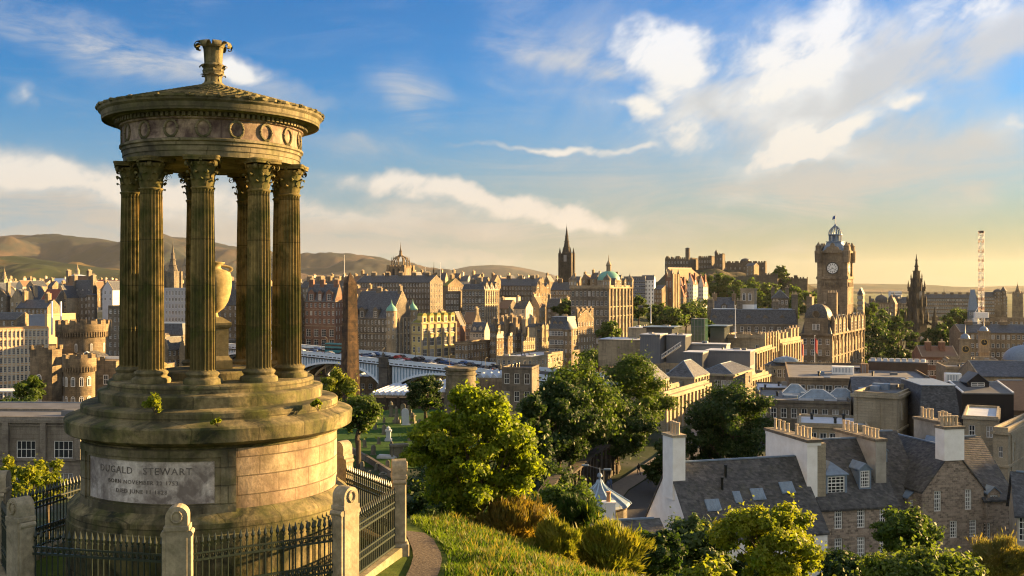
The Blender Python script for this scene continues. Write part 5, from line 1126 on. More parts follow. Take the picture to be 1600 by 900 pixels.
# ------------------------------------------------------------------ castle
def castle():
    CS = stone('castle_stone', (.17,.14,.105), (.12,.10,.078), (1.4,.6), .2, (.05,.045,.038), .5, .08)
    Y = 1170
    def batt(b, s=2.2, h=1.6):
        W, D, H = b.W, b.D, b.H+b.parapet; mb = b.mb
        n = int(W/s)
        for i in range(n): mb.box(i*s+.3,i*s+s*.6+.3,0,.8,H,H+h)
        n = int(D/s)
        for i in range(n): mb.box(W-.8,W,i*s+.3,i*s+s*.6+.3,H,H+h)
    b = B('castle', 'hilltop castle palace block with flag turret on the dark rock', (1039,1076,1091), 405, Y, 24, base=-10, wall=CS, roof=SLATE, cat='castle')
    b.win('F', 8, 1.6, 2.4, 6, 2.5, nf=3).roof('flat', par=.6); batt(b); b.chim(2,4,3,3,3.5,0); b.chim(7,5,2,3,3,0); b.chim(14,5,5,2,3.6,0); b.turret(b.W*.93,3,2.6,h=b.H+12,kind='dome',roofh=1,wins=False); b.chim(-2,6,3,2,3,0); b.done()
    b = B('castle', 'castle hall block right of the flag turret', (1091,1112,1119), 403, Y+8, 24, base=-10, wall=CS, cat='castle'); b.win('F', 5, 1.5, 2.4, 6, 3, nf=2).roof('flat'); batt(b); b.chim(1,4,2,2,2.5,0); b.chim(-3,4,4,2,2.6,0); b.done()
    b = B('castle', 'tall castle keep with pointed left corner above the trees', (1117,1129,1133), 399, Y-15, 24, base=-12, wall=CS, cat='castle'); b.win('F', 2, 1.4, 2.4, 7, 3, nf=2).roof('flat'); batt(b); b.turret(1.2,1,1.8,h=b.H+3,kind='cone',roofh=3.5,wins=False); b.chim(-3,4,2,3,1.8,0); b.done()
    b = B('castle', 'long castle curtain wall running right along the rock', (1131,1196,1212), 411, Y+10, 20, base=-14, wall=CS, cat='castle wall'); b.win('F', 9, 1.4, 2, 6, 5, nf=1).roof('flat'); batt(b, 3)
    for x in (.12,.3,.62,.74,.97): b.chim(b.W*x,3,2,2,2.4,0)
    b.turret(b.W*.5,6,5,h=b.H+2.5,kind='dome',roofh=3,wins=False); b.done()
    b = B('castle', 'small castle house with sunlit orange gable on the battery', (1165,1178,1186), 415, Y-35, 34, base=-14, wall=SANDS, cat='castle house'); b.win('F', 2).roof('gx', h=3); b.done()
    b = B('castle', 'lower castle battery wall with single sunlit end stepping down the rock', (1186,1215,1222), 430, Y-60, 24, base=-22, wall=CS, cat='castle wall'); b.roof('flat'); batt(b, 3); b.done()
    b = B('castle', 'castle battery above the hotel roofs at the low end of the rock', (1205,1262,1275), 436, Y-50, 18, base=-26, wall=CS, cat='castle wall'); b.roof('flat'); batt(b, 3); b.chim(8,3,6,3,5,0); b.chim(26,3,4,3,4,0); b.done()
    # grandstand on the esplanade, sunlit
    t = empty('grandstand', P(1056,432,1060), 'sunlit tiered grandstand below the castle palace', 'grandstand', R(38)); mb = MB(); L = 36
    for i in range(9): mb.box(0,L,i*1.2,i*1.2+1.19,-4,2+i*.75)
    mb.build('seat_tiers', plain('pale_seating', (.42,.27,.15), (.30,.20,.12), .4, .6), t)
    m2 = MB(); m2.box(-.3,L+.3,10.9,11.2,-4,9.6); 
    for i in range(10): m2.box(i*4,i*4+.25,-.3,10.8,-4,-2+0)
    m2.build('back_screen', CREAM, t)
    b = B('assembly_hall', 'twin square towered gothic hall with sunlit buttresses left of white and red houses', (1040,1050,1062), 433, 800, 32, wall=REDST, cat='church', D=14); b.pilasters('R', 4, 1.4, 1.0, z1=b.H+2.5); b.win('F', 2, 1.2, 5, 9, 3, nf=2).win('R', 3, 1.2, 5, 9, 3, nf=2); b.roof('flat', par=1.2)
    for x in (.4,-.4):
        for y in (.4,-.4): b.turret(x,y,.9,z0=b.H-2,h=b.H+2.5,kind='cone',roofh=4,wins=False)
    b.done()
    b = B('assembly_hall', 'dark low wing of the gothic hall with sunlit stair end', (1022,1034,1041), 452, 790, 30, wall=SANDS, cat='church', D=16); b.win('F', 3).roof('gx', h=3); b.done()
    rt = REDTILE
    for i, (l,c,r,y,lab) in enumerate(((1060,1066,1076,449,'white gabled house with red roof beside the gothic hall'),(1074,1083,1092,443,'white and red turreted house, tallest of the group below the castle'),(1091,1099,1108,446,'white and red house nearest the trees below the castle'),(1060,1068,1080,462,'lower sunlit house with red roof at the foot of the white and red group'))):
        b = B('townhouse', lab, (l,c,r), y, 900-i*12, 32, wall=HARL2 if i < 3 else SANDS, roof=rt, trim=REDST, D=11); b.win('F', 3, 1.2, 1.7, 3.2).win('R', 3, 1.2, 1.7, 3.2).roof('gy', h=8, mat=rt); b.chim(.8,4,1.4,2.4,1,3,mat=REDST); b.chim(-.8,6,1.4,2.4,1,3,mat=REDST); b.dormer(b.D*.5,-.03,3,2.6,3,z=b.H,f='R'); b.done()
castle()
# ------------------------------------------------------------------ clock tower hotel
def hotel():
    HS = stone('hotel_stone', (.32,.255,.17), (.235,.185,.125), (1.2,.45), .3, (.065,.055,.045), .55, .12)
    b = B('clock_tower_hotel', 'huge railway hotel with tall clock tower and open crown lantern', (1252,1299,1349), 523, 372, 29, wall=HS, trim=HS, roof=SLATE, cat='hotel')
    W, D, H = b.W, b.D, b.H
    b.win('F', 4, 1.3, 2.1, 4.0, 1.6, style='sash').win('R', 17, 1.3, 2.2, 4.0, 1.6)
    b.band(H-.4,.7,.7).band(H-8.3,.4,.4).band(H-12.4,.4,.35); b.pilasters('R', 10, .8, .4)
    b.roof('mansard', h=6.5, mat=SLATE, inset=3)
    # attic storey of gables, corner pavilion with a squat dome
    for q in (.1,.22,.34,.58,.70,.82,.94): b.dormer(D*q,-.5,4.0,5.0,4,z=H,f='R',style='cross',wall=HS); 
    for q in (.04,.16,.28,.4,.52,.64,.76,.88,.99): b.turret(-.0001, D*q, .85, z0=H-1, h=H+4.6, kind='ogee', roofh=3.2, rm=HS, wins=False)
    a = MB(); a.box(1.2,W-1.2,-.3,8,H,H+5.5); a.box(.9,W-.9,-.6,8.3,H+5.5,H+6.0); pv = a.build('attic_pavilion', HS, b.t)
    for i in (-.75,.75): link('window', window_mesh(1.2,2.2,'cross'), pv, (W/2+i,-.38,H+1.6))
    dm = MB(); n = 10
    for i in range(n):
        t0, t1 = i/n, (i+1)/n; k0, k1 = math.cos(t0*1.35), math.cos(t1*1.35); z0, z1 = H+6+5.2*math.sin(t0*1.35), H+6+5.2*math.sin(t1*1.35); cx = W/2; cy_ = 3.9
        sq = lambda k: [(cx-k*(W/2-1.2),cy_-k*4.1),(cx+k*(W/2-1.2),cy_-k*4.1),(cx+k*(W/2-1.2),cy_+k*4.1),(cx-k*(W/2-1.2),cy_+k*4.1)]
        dm.frust(sq(k0), z0, sq(k1), z1)
    dm.build('pavilion_roof', SLATE, pv); MB().lathe([(.9,H+7.2),(1.0,H+7.3)],4).build('oculus', HS, pv)
    r_ = MB(); r_.lathe([(1.0,0),(1.3,0),(1.3,.5),(1.0,.5),(1.0,0)],20); r_.xf(Matrix.Translation((W/2,-.2,H+7.4)) @ Matrix.Rotation(R(90),4,'X')); r_.build('round_window_surround', HS, pv)
    b.chim(1,10,2.0,3.5,7,6); b.chim(W*.8,12,3.6,1.8,8.5,6); b.chim(W*.2,30,2,3,4,5)
    # the clock tower
    TW = 11.2; c_, s_ = math.cos(b.th), math.sin(b.th)
    Tc = Vector(((1300.5-800)/F*402, 402, 0)); d_ = Tc-Vector((b.O.x,b.O.y,0)); tx = d_.x*c_-d_.y*s_; ty = d_.x*s_+d_.y*c_   # centre of the front face in local axes
    ty += TW/2; z = lambda py: (HY-py)/F*402-b.O.z
    h = TW/2; sq = lambda r: [(tx-r,ty-r),(tx+r,ty-r),(tx+r,ty+r),(tx-r,ty+r)]
    tw = MB(); tw.prism(sq(h), 0, z(436)); 
    for sx in (-1,1):
        for sy in (-1,1): tw.prism([(tx+sx*(h-.7)+x,ty+sy*(h-.7)+y) for x,y in ((-.9,-.9),(.9,-.9),(.9,.9),(-.9,.9))], 0.01, z(388)-1)
    for zz, o, t_ in ((z(436),.55,1.0),(z(450),.3,.5),(z(475),.25,.4),(z(500),.25,.4),(z(395),.5,.8)): tw.prism(sq(h+o), zz, zz+t_)
    for i in range(8): 
        for f_ in (0,1):
            x = -4.4+i*1.2; 
            if f_ == 0: tw.box(tx+x,tx+x+.5,ty-h-.5,ty-h-.01,z(450)+.5,z(450)+2.2)
            else: tw.box(tx+h+.01,tx+h+.5,ty+x,ty+x+.5,z(450)+.5,z(450)+2.2)
    tw.prism(sq(h-.5), z(436)+.9, z(393)); T = tw.build('clock_tower', HS, b.t)
    # gables over each clock, corner turrets
    gb = MB()
    for rz in (0,90,180,270):
        i0 = len(gb.v); gb.prism([(-3.4,0),(3.4,0),(3.4,.9),(2.6,1.3),(2.0,2.3),(1.0,2.6),(.6,3.6),(0,4.0),(-.6,3.6),(-1.0,2.6),(-2.0,2.3),(-2.6,1.3),(-3.4,.9)], -.01, .9); gb.xf(Matrix.Translation((tx,ty,z(393)-.5)) @ Matrix.Rotation(R(rz),4,'Z') @ Matrix.Translation((0,-h+.9,0)) @ Matrix.Rotation(R(90),4,'X'), i0)
    for sx in (-1,1):
        for sy in (-1,1):
            gb.lathe([(1.3,z(410)),(1.45,z(396)),(1.5,z(392)),(1.15,z(391)),(1.1,z(385)),(1.3,z(384.5)),(.5,z(381)),(.15,z(378))], 10, tx+sx*(h-.2), ty+sy*(h-.2))
    gb.build('clock_gables', HS, T)
    for rz in (0,90,180,270):
        M_ = Matrix.Translation((tx,ty,z(419))) @ Matrix.Rotation(R(rz),4,'Z') @ Matrix.Translation((0,-h+.42,0)) @ Matrix.Rotation(R(90),4,'X')
        fc = MB(); fc.lathe([(2.05,0),(2.05,.12),(0,.12)],32); fc.xf(M_); F_ = fc.build('clock_face', plain('clock_dial', (.78,.78,.74), (.70,.70,.66), 2, .4), T)
        hd = MB(); hd.lathe([(2.05,.0),(2.35,.0),(2.35,.3),(2.05,.3),(2.05,.0)],32)
        for i in range(12):
            i0 = len(hd.v); hd.box(-.10,.10,1.35,1.85,.12,.17); hd.xf(Matrix.Rotation(R(30*i),4,'Z'), i0)
        for i0_ in range(24):
            a0 = R(15*i0_); hd.tube((1.28*math.cos(a0),1.28*math.sin(a0),.15),(1.28*math.cos(a0+R(15)),1.28*math.sin(a0+R(15)),.15),.035,.035,4)
        hd.xf(M_); hd.build('dial_marks', IRON, F_)
        hn = MB(); i0 = 0; hn.box(-.09,.09,-.3,1.05,.18,.23); hn.xf(Matrix.Rotation(R(-232),4,'Z'), 0); i0 = len(hn.v); hn.box(-.06,.06,-.4,1.6,.24,.28); hn.xf(Matrix.Rotation(R(-118),4,'Z'), i0)
        hn.xf(M_); hn.build('clock_hands', IRON, F_)
        w_ = window_mesh(1.0,3.2,'arch',HS,DARKGL)
        for q in (-2.4,0,2.4):
            o = link('window', window_mesh(.8,2.6,'far',HS,DARKGL), T, tuple(Matrix.Translation((tx,ty,z(487))) @ Matrix.Rotation(R(rz),4,'Z') @ Vector((q,-h-.06,0)))); o.rotation_euler = (0,0,R(rz))
    LR = MB()
    pf = [(h-.7,z(393)),(h-1.6,z(391)),(3.6,z(386)),(3.0,z(381)),(2.75,z(378)),(3.1,z(377.4)),(3.1,z(376.6))]
    for (r0,a),(r1,b_) in zip(pf[:-1],pf[1:]): LR.frust(sq(r0),a,sq(r1),b_)
    LR.build('lead_roof', LEAD, T)
    ln = MB()
    for i in range(8):
        a = R(45*i+22.5); ln.tube((tx+2.3*math.cos(a),ty+2.3*math.sin(a),z(377)),(tx+2.3*math.cos(a),ty+2.3*math.sin(a),z(366)),.30,.26,6)
        pts = [Vector((tx+2.4*q*math.cos(a),ty+2.4*q*math.sin(a),z(py))) for q,py in ((1.02,366),(1.0,362),(.82,358),(.5,354.5),(.2,352.5))]; ln.path(pts,[.28,.26,.24,.22,.2],5)
    ln.lathe([(2.2,z(377)),(2.7,z(376.9)),(2.7,z(376)),(1.9,z(375.9))],16,tx,ty); ln.lathe([(2.2,z(367)),(2.7,z(366.6)),(2.7,z(365.4)),(2.2,z(365))],16,tx,ty); ln.lathe([(1.2,z(377)),(1.2,z(366))],8,tx,ty)
    ln.lathe([(.6,z(353)),(.75,z(352)),(.5,z(350.5)),(.15,z(348)),(.08,z(334))],8,tx,ty); ln.build('crown_lantern', LEAD, T)
    fl = MB(); fl.quad((tx+.1,ty,z(335)),(tx-1.0,ty+.1,z(337)),(tx-1.2,ty,z(342)),(tx+.05,ty,z(341))); fl.build('flag', plain('blue_flag', (.05,.10,.3)), T)
    b.done()
    flagpole(1252, 533, 581, 300, 'white flagpole with red banner at the hotel corner', plain('red_banner', (.5,.05,.06)), r=.12); flagpole(1273, 525, 583, 300, 'taller white flagpole with red and white banner in front of hotel', plain('red_banner', (.5,.05,.06)), r=.12)
hotel()
def scott():
    Y = 655; k = Y/F; a = P(1432, 546, Y); t = empty('gothic_monument', a, 'dark gothic spire monument of open tiers standing among the garden trees', 'monument', R(24)); z = lambda py: (546-py)*k
    mb = MB(); sq = lambda r: [(-r,-r),(r,-r),(r,r),(-r,r)]
    for (y0,r0),(y1,r1) in (((546,4.6),(502,4.4)),((503,5.0),(499,5.0)),((499,3.9),(474,3.7)),((475,4.3),(472,4.3)),((472,3.5),(450,3.3)),((451,3.9),(448,3.9)),((448,2.7),(437,2.3)),((437,2.6),(435,2.6)),((435,1.7),(424,1.4)),((424,1.8),(423,1.8))):
        mb.frust(sq(r0),z(y0),sq(r1),z(y1))
    mb.lathe([(1.2,z(423)),(1.0,z(417)),(1.5,z(416)),(.8,z(414)),(.6,z(408)),(.8,z(407)),(.3,z(403)),(.1,z(397))],8); mb.build('tower', DARKST, t)
    pn = MB()
    for y0,y1,r,s_ in ((502,482,4.8,.8),(474,460,4.1,.65),(450,438,3.6,.55),(436,427,2.4,.4)):
        for i in range(8):
            a_ = R(45*i+45); rr = r*(1.35 if i % 2 == 0 else 1.0); x, y = rr*math.cos(a_), rr*math.sin(a_); pn.tube((x,y,z(y0)-2),(x,y,z(y0)+(z(y1)-z(y0))*.4),s_,s_*.9,5); pn.tube((x,y,z(y0)+(z(y1)-z(y0))*.4),(x,y,z(y1)),s_*1.1,.05,5)
    pn.build('pinnacles', DARKST, t)['kind'] = 'stuff'
    for sx in (-1,1):
        for sy in (-1,1):
            q = MB(); x, y = sx*7.6, sy*7.6; q.prism([(x-1.5,y-1.5),(x+1.5,y-1.5),(x+1.5,y+1.5),(x-1.5,y+1.5)], -1, z(512)); q.frust([(x-1.2,y-1.2),(x+1.2,y-1.2),(x+1.2,y+1.2),(x-1.2,y+1.2)], z(512), [(x-1,y-1),(x+1,y-1),(x+1,y+1),(x-1,y+1)], z(494)); q.tube((x,y,z(494)),(x,y,z(479)),1.2,.06,6)
            for u in (-1,1):
                for v in (-1,1): q.tube((x+u*1.2,y+v*1.2,z(514)),(x+u*1.2,y+v*1.2,z(502)),.4,.04,4)
            for i in range(5): f0, f1 = i/5, (i+1)/5; q.tube((x*(1-f0*.45),y*(1-f0*.45),z(512)+4*f0**.6),(x*(1-f1*.45),y*(1-f1*.45),z(512)+4*f1**.6),.6,.6,5)
            q.build('buttress_tower', DARKST, t)
    for rz in (0,90,180,270):
        for py, hh, ww in ((545,8,4.2),(497,7,3.2),(470,6,2.6)):
            r = {545:4.7,497:4.0,470:3.6}[py]; o = link('arch_opening', window_mesh(ww,hh,'arch',DARKST,DARKGL), t, (r*math.sin(R(rz)), -r*math.cos(R(rz)), z(py)+.5)); o.rotation_euler = (0,0,R(rz))
scott()
# ------------------------------------------------------------------ obelisk, round tomb, castellated house
def calton():
    a = P(547, 631, 215); t = empty('obelisk', (a.x,a.y,a.z-1), 'tall dark soot stained stone obelisk rising in front of the bridge', 'obelisk', R(38))
    OS = stone('obelisk_stone', (.17,.105,.055), (.085,.055,.035), (1.6,.62), .3, (.025,.022,.02), .9, .7); mb = MB(); H = 28.6
    sq = lambda r: [(-r,-r),(r,-r),(r,r),(-r,r)]
    mb.frust(sq(1.55),1.6,sq(1.02),H-2.3); mb.frust(sq(1.02),H-2.3,sq(.03),H); mb.build('shaft', OS, t); MB().prism(sq(2.1),-2,1.6).build('base', OS, t)
    RS = stone('tomb_stone', (.25,.21,.15), (.19,.16,.115), (1.0,.42), .35, (.05,.05,.03), .6, .5, green=.3)
    g = float(tz(-9.9,198)); t = empty('round_tomb', (P(720,575,198).x,198,g), 'round drum shaped stone tomb with heavy cornice below the bridge', 'tomb'); z = lambda y: (HY-y)/F*198-g
    MB().lathe([(3.2,-1),(3.2,z(618)),(3.0,z(616)),(2.85,z(586)),(3.05,z(585)),(3.05,z(583)),(2.85,z(582.5)),(2.85,z(579)),(3.15,z(577.5)),(3.2,z(574)),(2.6,z(573)),(2.4,z(574.5)),(0,z(574.5))],40).build('drum', RS, t, True, 30)
    # castellated governor's house
    CSX = stone('castellated_stone', (.29,.225,.145), (.21,.165,.11), (.9,.36), .35, (.05,.045,.035), .65, .3)
    Y = 190; k = Y/F; base = -29.; t = empty('castellated_house', (P(130,600,Y).x, Y+4, base), 'castellated stone house with great round battlemented tower', 'castle house'); ox, oy = t.location.x, t.location.y
    def rt(px, r, y0, ytop, Yc, name, nb=14, n=32, corb=True, nw=0, wy=(0,), ww=(.9,1.9), a0=-40, a1=60):
        x = (px-800)/F*Yc-ox; y = Yc-oy; z1 = (HY-ytop)/F*Yc-base; m = MB()
        pr = [(r*.97,-2),(r*.97,z1-2.6)] + ([(r*.99,z1-2.5),(r*1.05,z1-2.0),(r*1.05,z1-.7)] if corb else [(r*1.0,z1-.7)]) + [(r*1.05 if corb else r,z1-.69),((r-.5),z1-.69),((r-.5),z1-1.6),(0,z1-1.6)]
        m.lathe(pr, n, x, y)
        for i in range(nb):
            a = 2*math.pi*i/nb; ra = (r*1.05 if corb else r); d = math.pi/nb*.6
            o = [(x+rr*math.sin(a+da),y-rr*math.cos(a+da)) for rr,da in ((ra,-d),(ra,0),(ra,d),(ra-.45,d),(ra-.45,0),(ra-.45,-d))]; m.prism(o, z1-.7, z1)
        if corb:
            for i in range(nb*4):
                a = 2*math.pi*i/(nb*4); d = math.pi/nb*.11; o = [(x+rr*math.sin(a+da),y-rr*math.cos(a+da)) for rr,da in ((r*1.045,-d),(r*1.045,d),(r*.96,d),(r*.96,-d))]; m.prism(o, z1-3.1, z1-2.1)
        q = m.build(name, CSX, t, True, 30)
        for zy in wy[:]:
            for i in range(nw):
                a = R(a0+(a1-a0)*(i+.5)/nw); rr = r*.985; o = link('window', window_mesh(ww[0],ww[1],'arch'), q, (x+rr*math.sin(a), y-rr*math.cos(a), (HY-zy)/F*Yc-base)); o.rotation_euler = (0,0,a)
        return q
    rt(130.5, 4.75, 0, 500, 196, 'great_round_tower', 16, 48, nw=3, wy=(548,), ww=(.45,1.6), a0=-10, a1=90)
    rt(124, 2.7, 0, 553, 182, 'round_tower', 9, 24, nw=5, wy=(602,632), ww=(.75,1.7), a0=-75, a1=75)
    rt(72, 2.9, 0, 539, 188, 'round_tower', 8, 8, corb=False, nw=1, wy=(598,628), ww=(.9,1.8), a0=-5, a1=5)
    m = MB(); x0 = (50-800)/F*190-ox; x1 = (178-800)/F*190-ox; m.box(x0+1,x1,-3,6,-2,(HY-566)/F*188-base); m.box(x0+6,x1+8,-2,7,-2,(HY-574)/F*188-base)
    zt = (HY-566)/F*188-base
    for i in range(9): m.box(x0+1+i*1.4,x0+1.8+i*1.4,-3.01,-2.6,zt,zt+.8)
    w_ = m.build('wall', CSX, t)
    for px in (152,165):
        for y_ in (604,634): link('window', window_mesh(.9,1.8,'sash'), w_, ((px-800)/F*187-ox, -3.05 if px < 160 else -2.05, (HY-y_)/F*187-base))
    rf = MB(); xa, xb = (111-800)/F*186-ox, (139-800)/F*186-ox; za, zb = (HY-561)/F*186-base, (HY-551)/F*186-base
    rf.add([(xa,-5,za),((xa+xb)/2,-5,zb),(xb,-5,za),(xa,2,za),((xa+xb)/2,2,zb),(xb,2,za)],[(0,1,4,3),(1,2,5,4),(0,2,1)]); rf.build('roof', SLATE, t)
    rf = MB(); 
    for p, q in (((xa,-5.1,za),((xa+xb)/2,-5.1,zb)),(((xa+xb)/2,-5.1,zb),(xb,-5.1,za))): rf.tube(p,q,.13,.13,5)
    rf.box(xb,x1+5,-2.3,-1.9,za-.4,za+.1); rf.build('white_verge', WHITE, t)
    MB().lathe([(.5,0),(.5,5.3),(.65,5.4),(.65,5.9)],8,(183-800)/F*188-ox+.2,-1).build('chimney', WHITE, t) if False else None
    # long low government building at the left edge
    GB = stone('grey_ashlar', (.29,.26,.21), (.24,.215,.175), (1.6,.6), .3, (.07,.06,.05), .5, .3)
    b = B('government_building', 'long low grey ashlar office with tall paned windows behind the railing', (-220,128,150), 655, 140, 3, wall=GB, trim=GB, roof=FELT, D=9, base=-33)
    b.win('F', 6, 2.7, 2.4, 4.4, 3.0, style='wide', s0=0); b.band(b.H-.5,.5,.5).band(b.H-5.7,.35,.3).band(b.H-.95,.2,.25); b.pilasters('F', 6, .8, .5, z0=b.H-5.5, z1=b.H-.5); b.roof('flat', mat=FELT, par=.3); b.done()
    b = B('government_building', 'low roof with blue lead edge behind the long grey office', (-200,118,140), 645, 152, 3, wall=GB, roof=LEAD, D=14, base=-33); b.band(b.H-.3,.3,.4); b.roof('gx', h=.7, mat=FELT, skew=False); b.done()
    # coach park roof at the left edge
    t = empty('canopy_roof', P(10,619,330), 'low white canopy roof at the left edge beside the round tree', 'canopy'); m = MB(); m.box(-14,6,-3,5,1.6,2.0); 
    for i in range(5): m.box(-14+i*4.8,-13.8+i*4.8,-2.9,-2.7,-3,1.6)
    m.build('canopy', WHITE, t)
calton()
# ------------------------------------------------------------------ the bridge
A0 = Vector((-130.5,480)); A1 = Vector((47.4,361)); BU = (A1-A0).normalized(); BL = (A1-A0).length; BN = Vector((BU.y,-BU.x))
if BN.y > 0: BN = -BN                       # towards the camera
def bz(s): return -26.0-.0365*s             # top of the parapet
def bp(s, n=0): q = A0+BU*s+BN*n; return q.x, q.y
def bridge():
    STL = plain('bridge_steel', (.26,.38,.50), (.18,.28,.38), .8, .5); PST = plain('bridge_pale_rail', (.68,.76,.84), (.56,.66,.75), .8, .5)
    PIER = stone('bridge_pier_stone', (.15,.14,.12), (.11,.10,.09), (1.4,.6), .3, (.04,.04,.035), .5, .25)
    o3 = Vector((*bp(103), -34)); t = empty('iron_bridge', o3, 'wide blue painted iron arch bridge carrying a busy road over the station valley', 'bridge', math.atan2(BU.y, BU.x))
    # local frame: x along the bridge from pier two, -y towards the camera
    L0, L1 = -103, BL-103; zt = lambda x: bz(x+103)+34; hw = 11.5
    m = MB(); n = 40
    def slab(m, x0, x1, y0, y1, a, b, n=20):
        for i in range(n):
            xa, xb = x0+(x1-x0)*i/n, x0+(x1-x0)*(i+1)/n
            m.add([(xa,y0,zt(xa)+a),(xb,y0,zt(xb)+a),(xb,y1,zt(xb)+a),(xa,y1,zt(xa)+a),(xa,y0,zt(xa)+b),(xb,y0,zt(xb)+b),(xb,y1,zt(xb)+b),(xa,y1,zt(xa)+b)],[(0,3,2,1),(4,5,6,7),(0,1,5,4),(2,3,7,6)]+([(3,0,4,7)] if i == 0 else [])+([(1,2,6,5)] if i == n-1 else []))
    slab(m, L0, L1, -hw, hw, -2.6, -1.3); m.build('deck', ASPH, t)
    for s_, nm in ((-1,'parapet'),(1,'parapet')):
        q = MB(); y = s_*hw; slab(q, L0, L1, y-.25, y+.25, -1.3, 0); slab(q, L0, L1, y-.45, y+.45, -.02, .12)
        slab(q, L0, L1, y-.5, y+.45, -2.1, -1.75)
        x = L0
        while x < L1: q.add([(x-.2,y-.42,zt(x)-1.7),(x+.2,y-.42,zt(x)-1.7),(x+.2,y+.42,zt(x)-1.7),(x-.2,y+.42,zt(x)-1.7),(x-.2,y-.42,zt(x)),(x+.2,y-.42,zt(x)),(x+.2,y+.42,zt(x)),(x-.2,y+.42,zt(x))],[(0,1,5,4),(1,2,6,5),(2,3,7,6),(3,0,4,7)]); x += 2.4
        q.build(nm, PST, t)
    for k, (xa, xb) in enumerate(((-107,-60),(-54,-3),(3,54),(60,107))):
        r = MB(); sp = MB(); n = 24; w_ = xb-xa; xm = (xa+xb)/2
        def za(x): u = (x-xm)/(w_/2); return zt(xm)-3.2-7.6*(1-math.sqrt(max(0,1-(u*.93)**2)))/(1-math.sqrt(1-.93**2))
        for yy in (-hw+.6,-hw*.35,hw*.35,hw-.6):
            r = MB()
            for i in range(n):
                a, b = xa+w_*i/n, xa+w_*(i+1)/n
                r.add([(a,yy-.5,za(a)-.9),(b,yy-.5,za(b)-.9),(b,yy+.5,za(b)-.9),(a,yy+.5,za(a)-.9),(a,yy-.5,za(a)),(b,yy-.5,za(b)),(b,yy+.5,za(b)),(a,yy+.5,za(a))],[(0,3,2,1),(4,5,6,7),(0,1,5,4),(2,3,7,6)])
            r.build('arch_rib', PST, t)
        for yy in (-hw+.6,hw-.6):
            sp = MB(); x = xa+1
            while x < xb-.5:
                zz = za(x); 
                if zt(x)-2.4-zz > .25:
                    sp.box(x-.28,x+.28,yy-.25,yy+.25,zz-.1,zt(x)-2.1)
                x += 1.55
            sp.mi = 1
            for i in range(n): a, b = xa+w_*i/n, xa+w_*(i+1)/n; sp.quad((a,yy+(.22 if yy < 0 else -.22),za(a)-.05),(b,yy+(.22 if yy < 0 else -.22),za(b)-.05),(b,yy+(.22 if yy < 0 else -.22),zt(b)-2.0),(a,yy+(.22 if yy < 0 else -.22),zt(a)-2.0))
            sp.build('spandrel', [PST, STL], t)
    for x in (-57,0,57):
        p = MB(); p.box(x-2.6,x+2.6,-hw-.6,hw+.6,-26,zt(x)-1.0); p.box(x-2.2,x+2.2,-hw-1.4,-hw-.61,-26,zt(x)+.4); p.box(x-2.6,x+2.6,-hw-1.8,-hw-.2,zt(x)+.4,zt(x)+.9); p.box(x-2.7,x+2.7,-hw-1.9,-hw+.1,zt(x)-3.0,zt(x)-2.5)
        p.lathe([(.8,zt(x)+.9),(.6,zt(x)+1.6),(.7,zt(x)+1.8),(.3,zt(x)+2.6),(0,zt(x)+3)],8,x,-hw-1); p.build('pier', PIER, t)
    p = MB(); p.box(L0-20,-106.9,-hw-1,hw+1,-26,zt(-106)); p.build('abutment', PIER, t)
    lm = MB(); lm.lathe([(.16,0),(.14,.6),(.07,.8),(.05,5.2)],6); lm.tube((0,0,5.1),(0,.9,5.6),.05,.04,5); lm.box(-.12,.12,.7,1.3,5.5,5.68); lme = lm.mesh('lamp_post', IRON)
    for i in range(9):
        for s_ in (-1,1):
            x = -70+i*17; q = link('lamp_post', lme, t, (x, s_*(hw-.9), zt(x)-1.3)); q.rotation_euler = (0,0,0 if s_ < 0 else math.pi)
    # vehicles and people on the bridge
    cols = [('blue',(.04,.09,.22)),('dark grey',(.05,.05,.055)),('silver',(.42,.43,.45)),('white',(.62,.62,.60)),('red',(.35,.03,.03)),('black',(.015,.015,.018)),('teal',(.05,.25,.27))]
    body = {}
    def car(c, mat):
        if c in body: return body[c]
        m = MB(); sec = [(-2.1,.35),(-2.1,.85),(-1.95,.95),(-1.5,1.0),(-1.0,1.45),(.5,1.48),(1.15,1.0),(2.0,.85),(2.1,.7),(2.1,.35)]; k_ = len(sec)
        for sy in (-.85,.85): pass
        m.add([(x,-.85,z) for x,z in sec]+[(x,.85,z) for x,z in sec],[(i,(i+1)%k_,(i+1)%k_+k_,i+k_) for i in range(k_)]+[tuple(range(k_-1,-1,-1)),tuple(range(k_,2*k_))]); bm_ = m.mesh('body', mat)
        g = MB(); 
        for s_ in (-1,1): g.quad(*[(x,s_*.86,z) for x,z in ((-1.35,1.02),(-.95,1.38),(.45,1.4),(.95,1.02))])
        g.quad((.55,-.78,1.46),(.55,.78,1.46),(1.12,.78,1.05),(1.12,-.78,1.05)); gm = g.mesh('windows', GLASS)
        w_ = MB()
        w_.tube((0,-.1,.33),(0,.1,.33),.33,.33,12); wm = w_.mesh('wheel', plain('tyre', (.02,.02,.02), rough=.9)); body[c] = (bm_, gm, wm); return body[c]
    rnd = random.Random(5); place = ['near the dark obelisk','between the obelisk and the first stone pier','just left of the stone pier','just right of the stone pier','above the round drum tomb','near the right end of the bridge','beside the far parapet']
    cnt = {}
    cp = {}
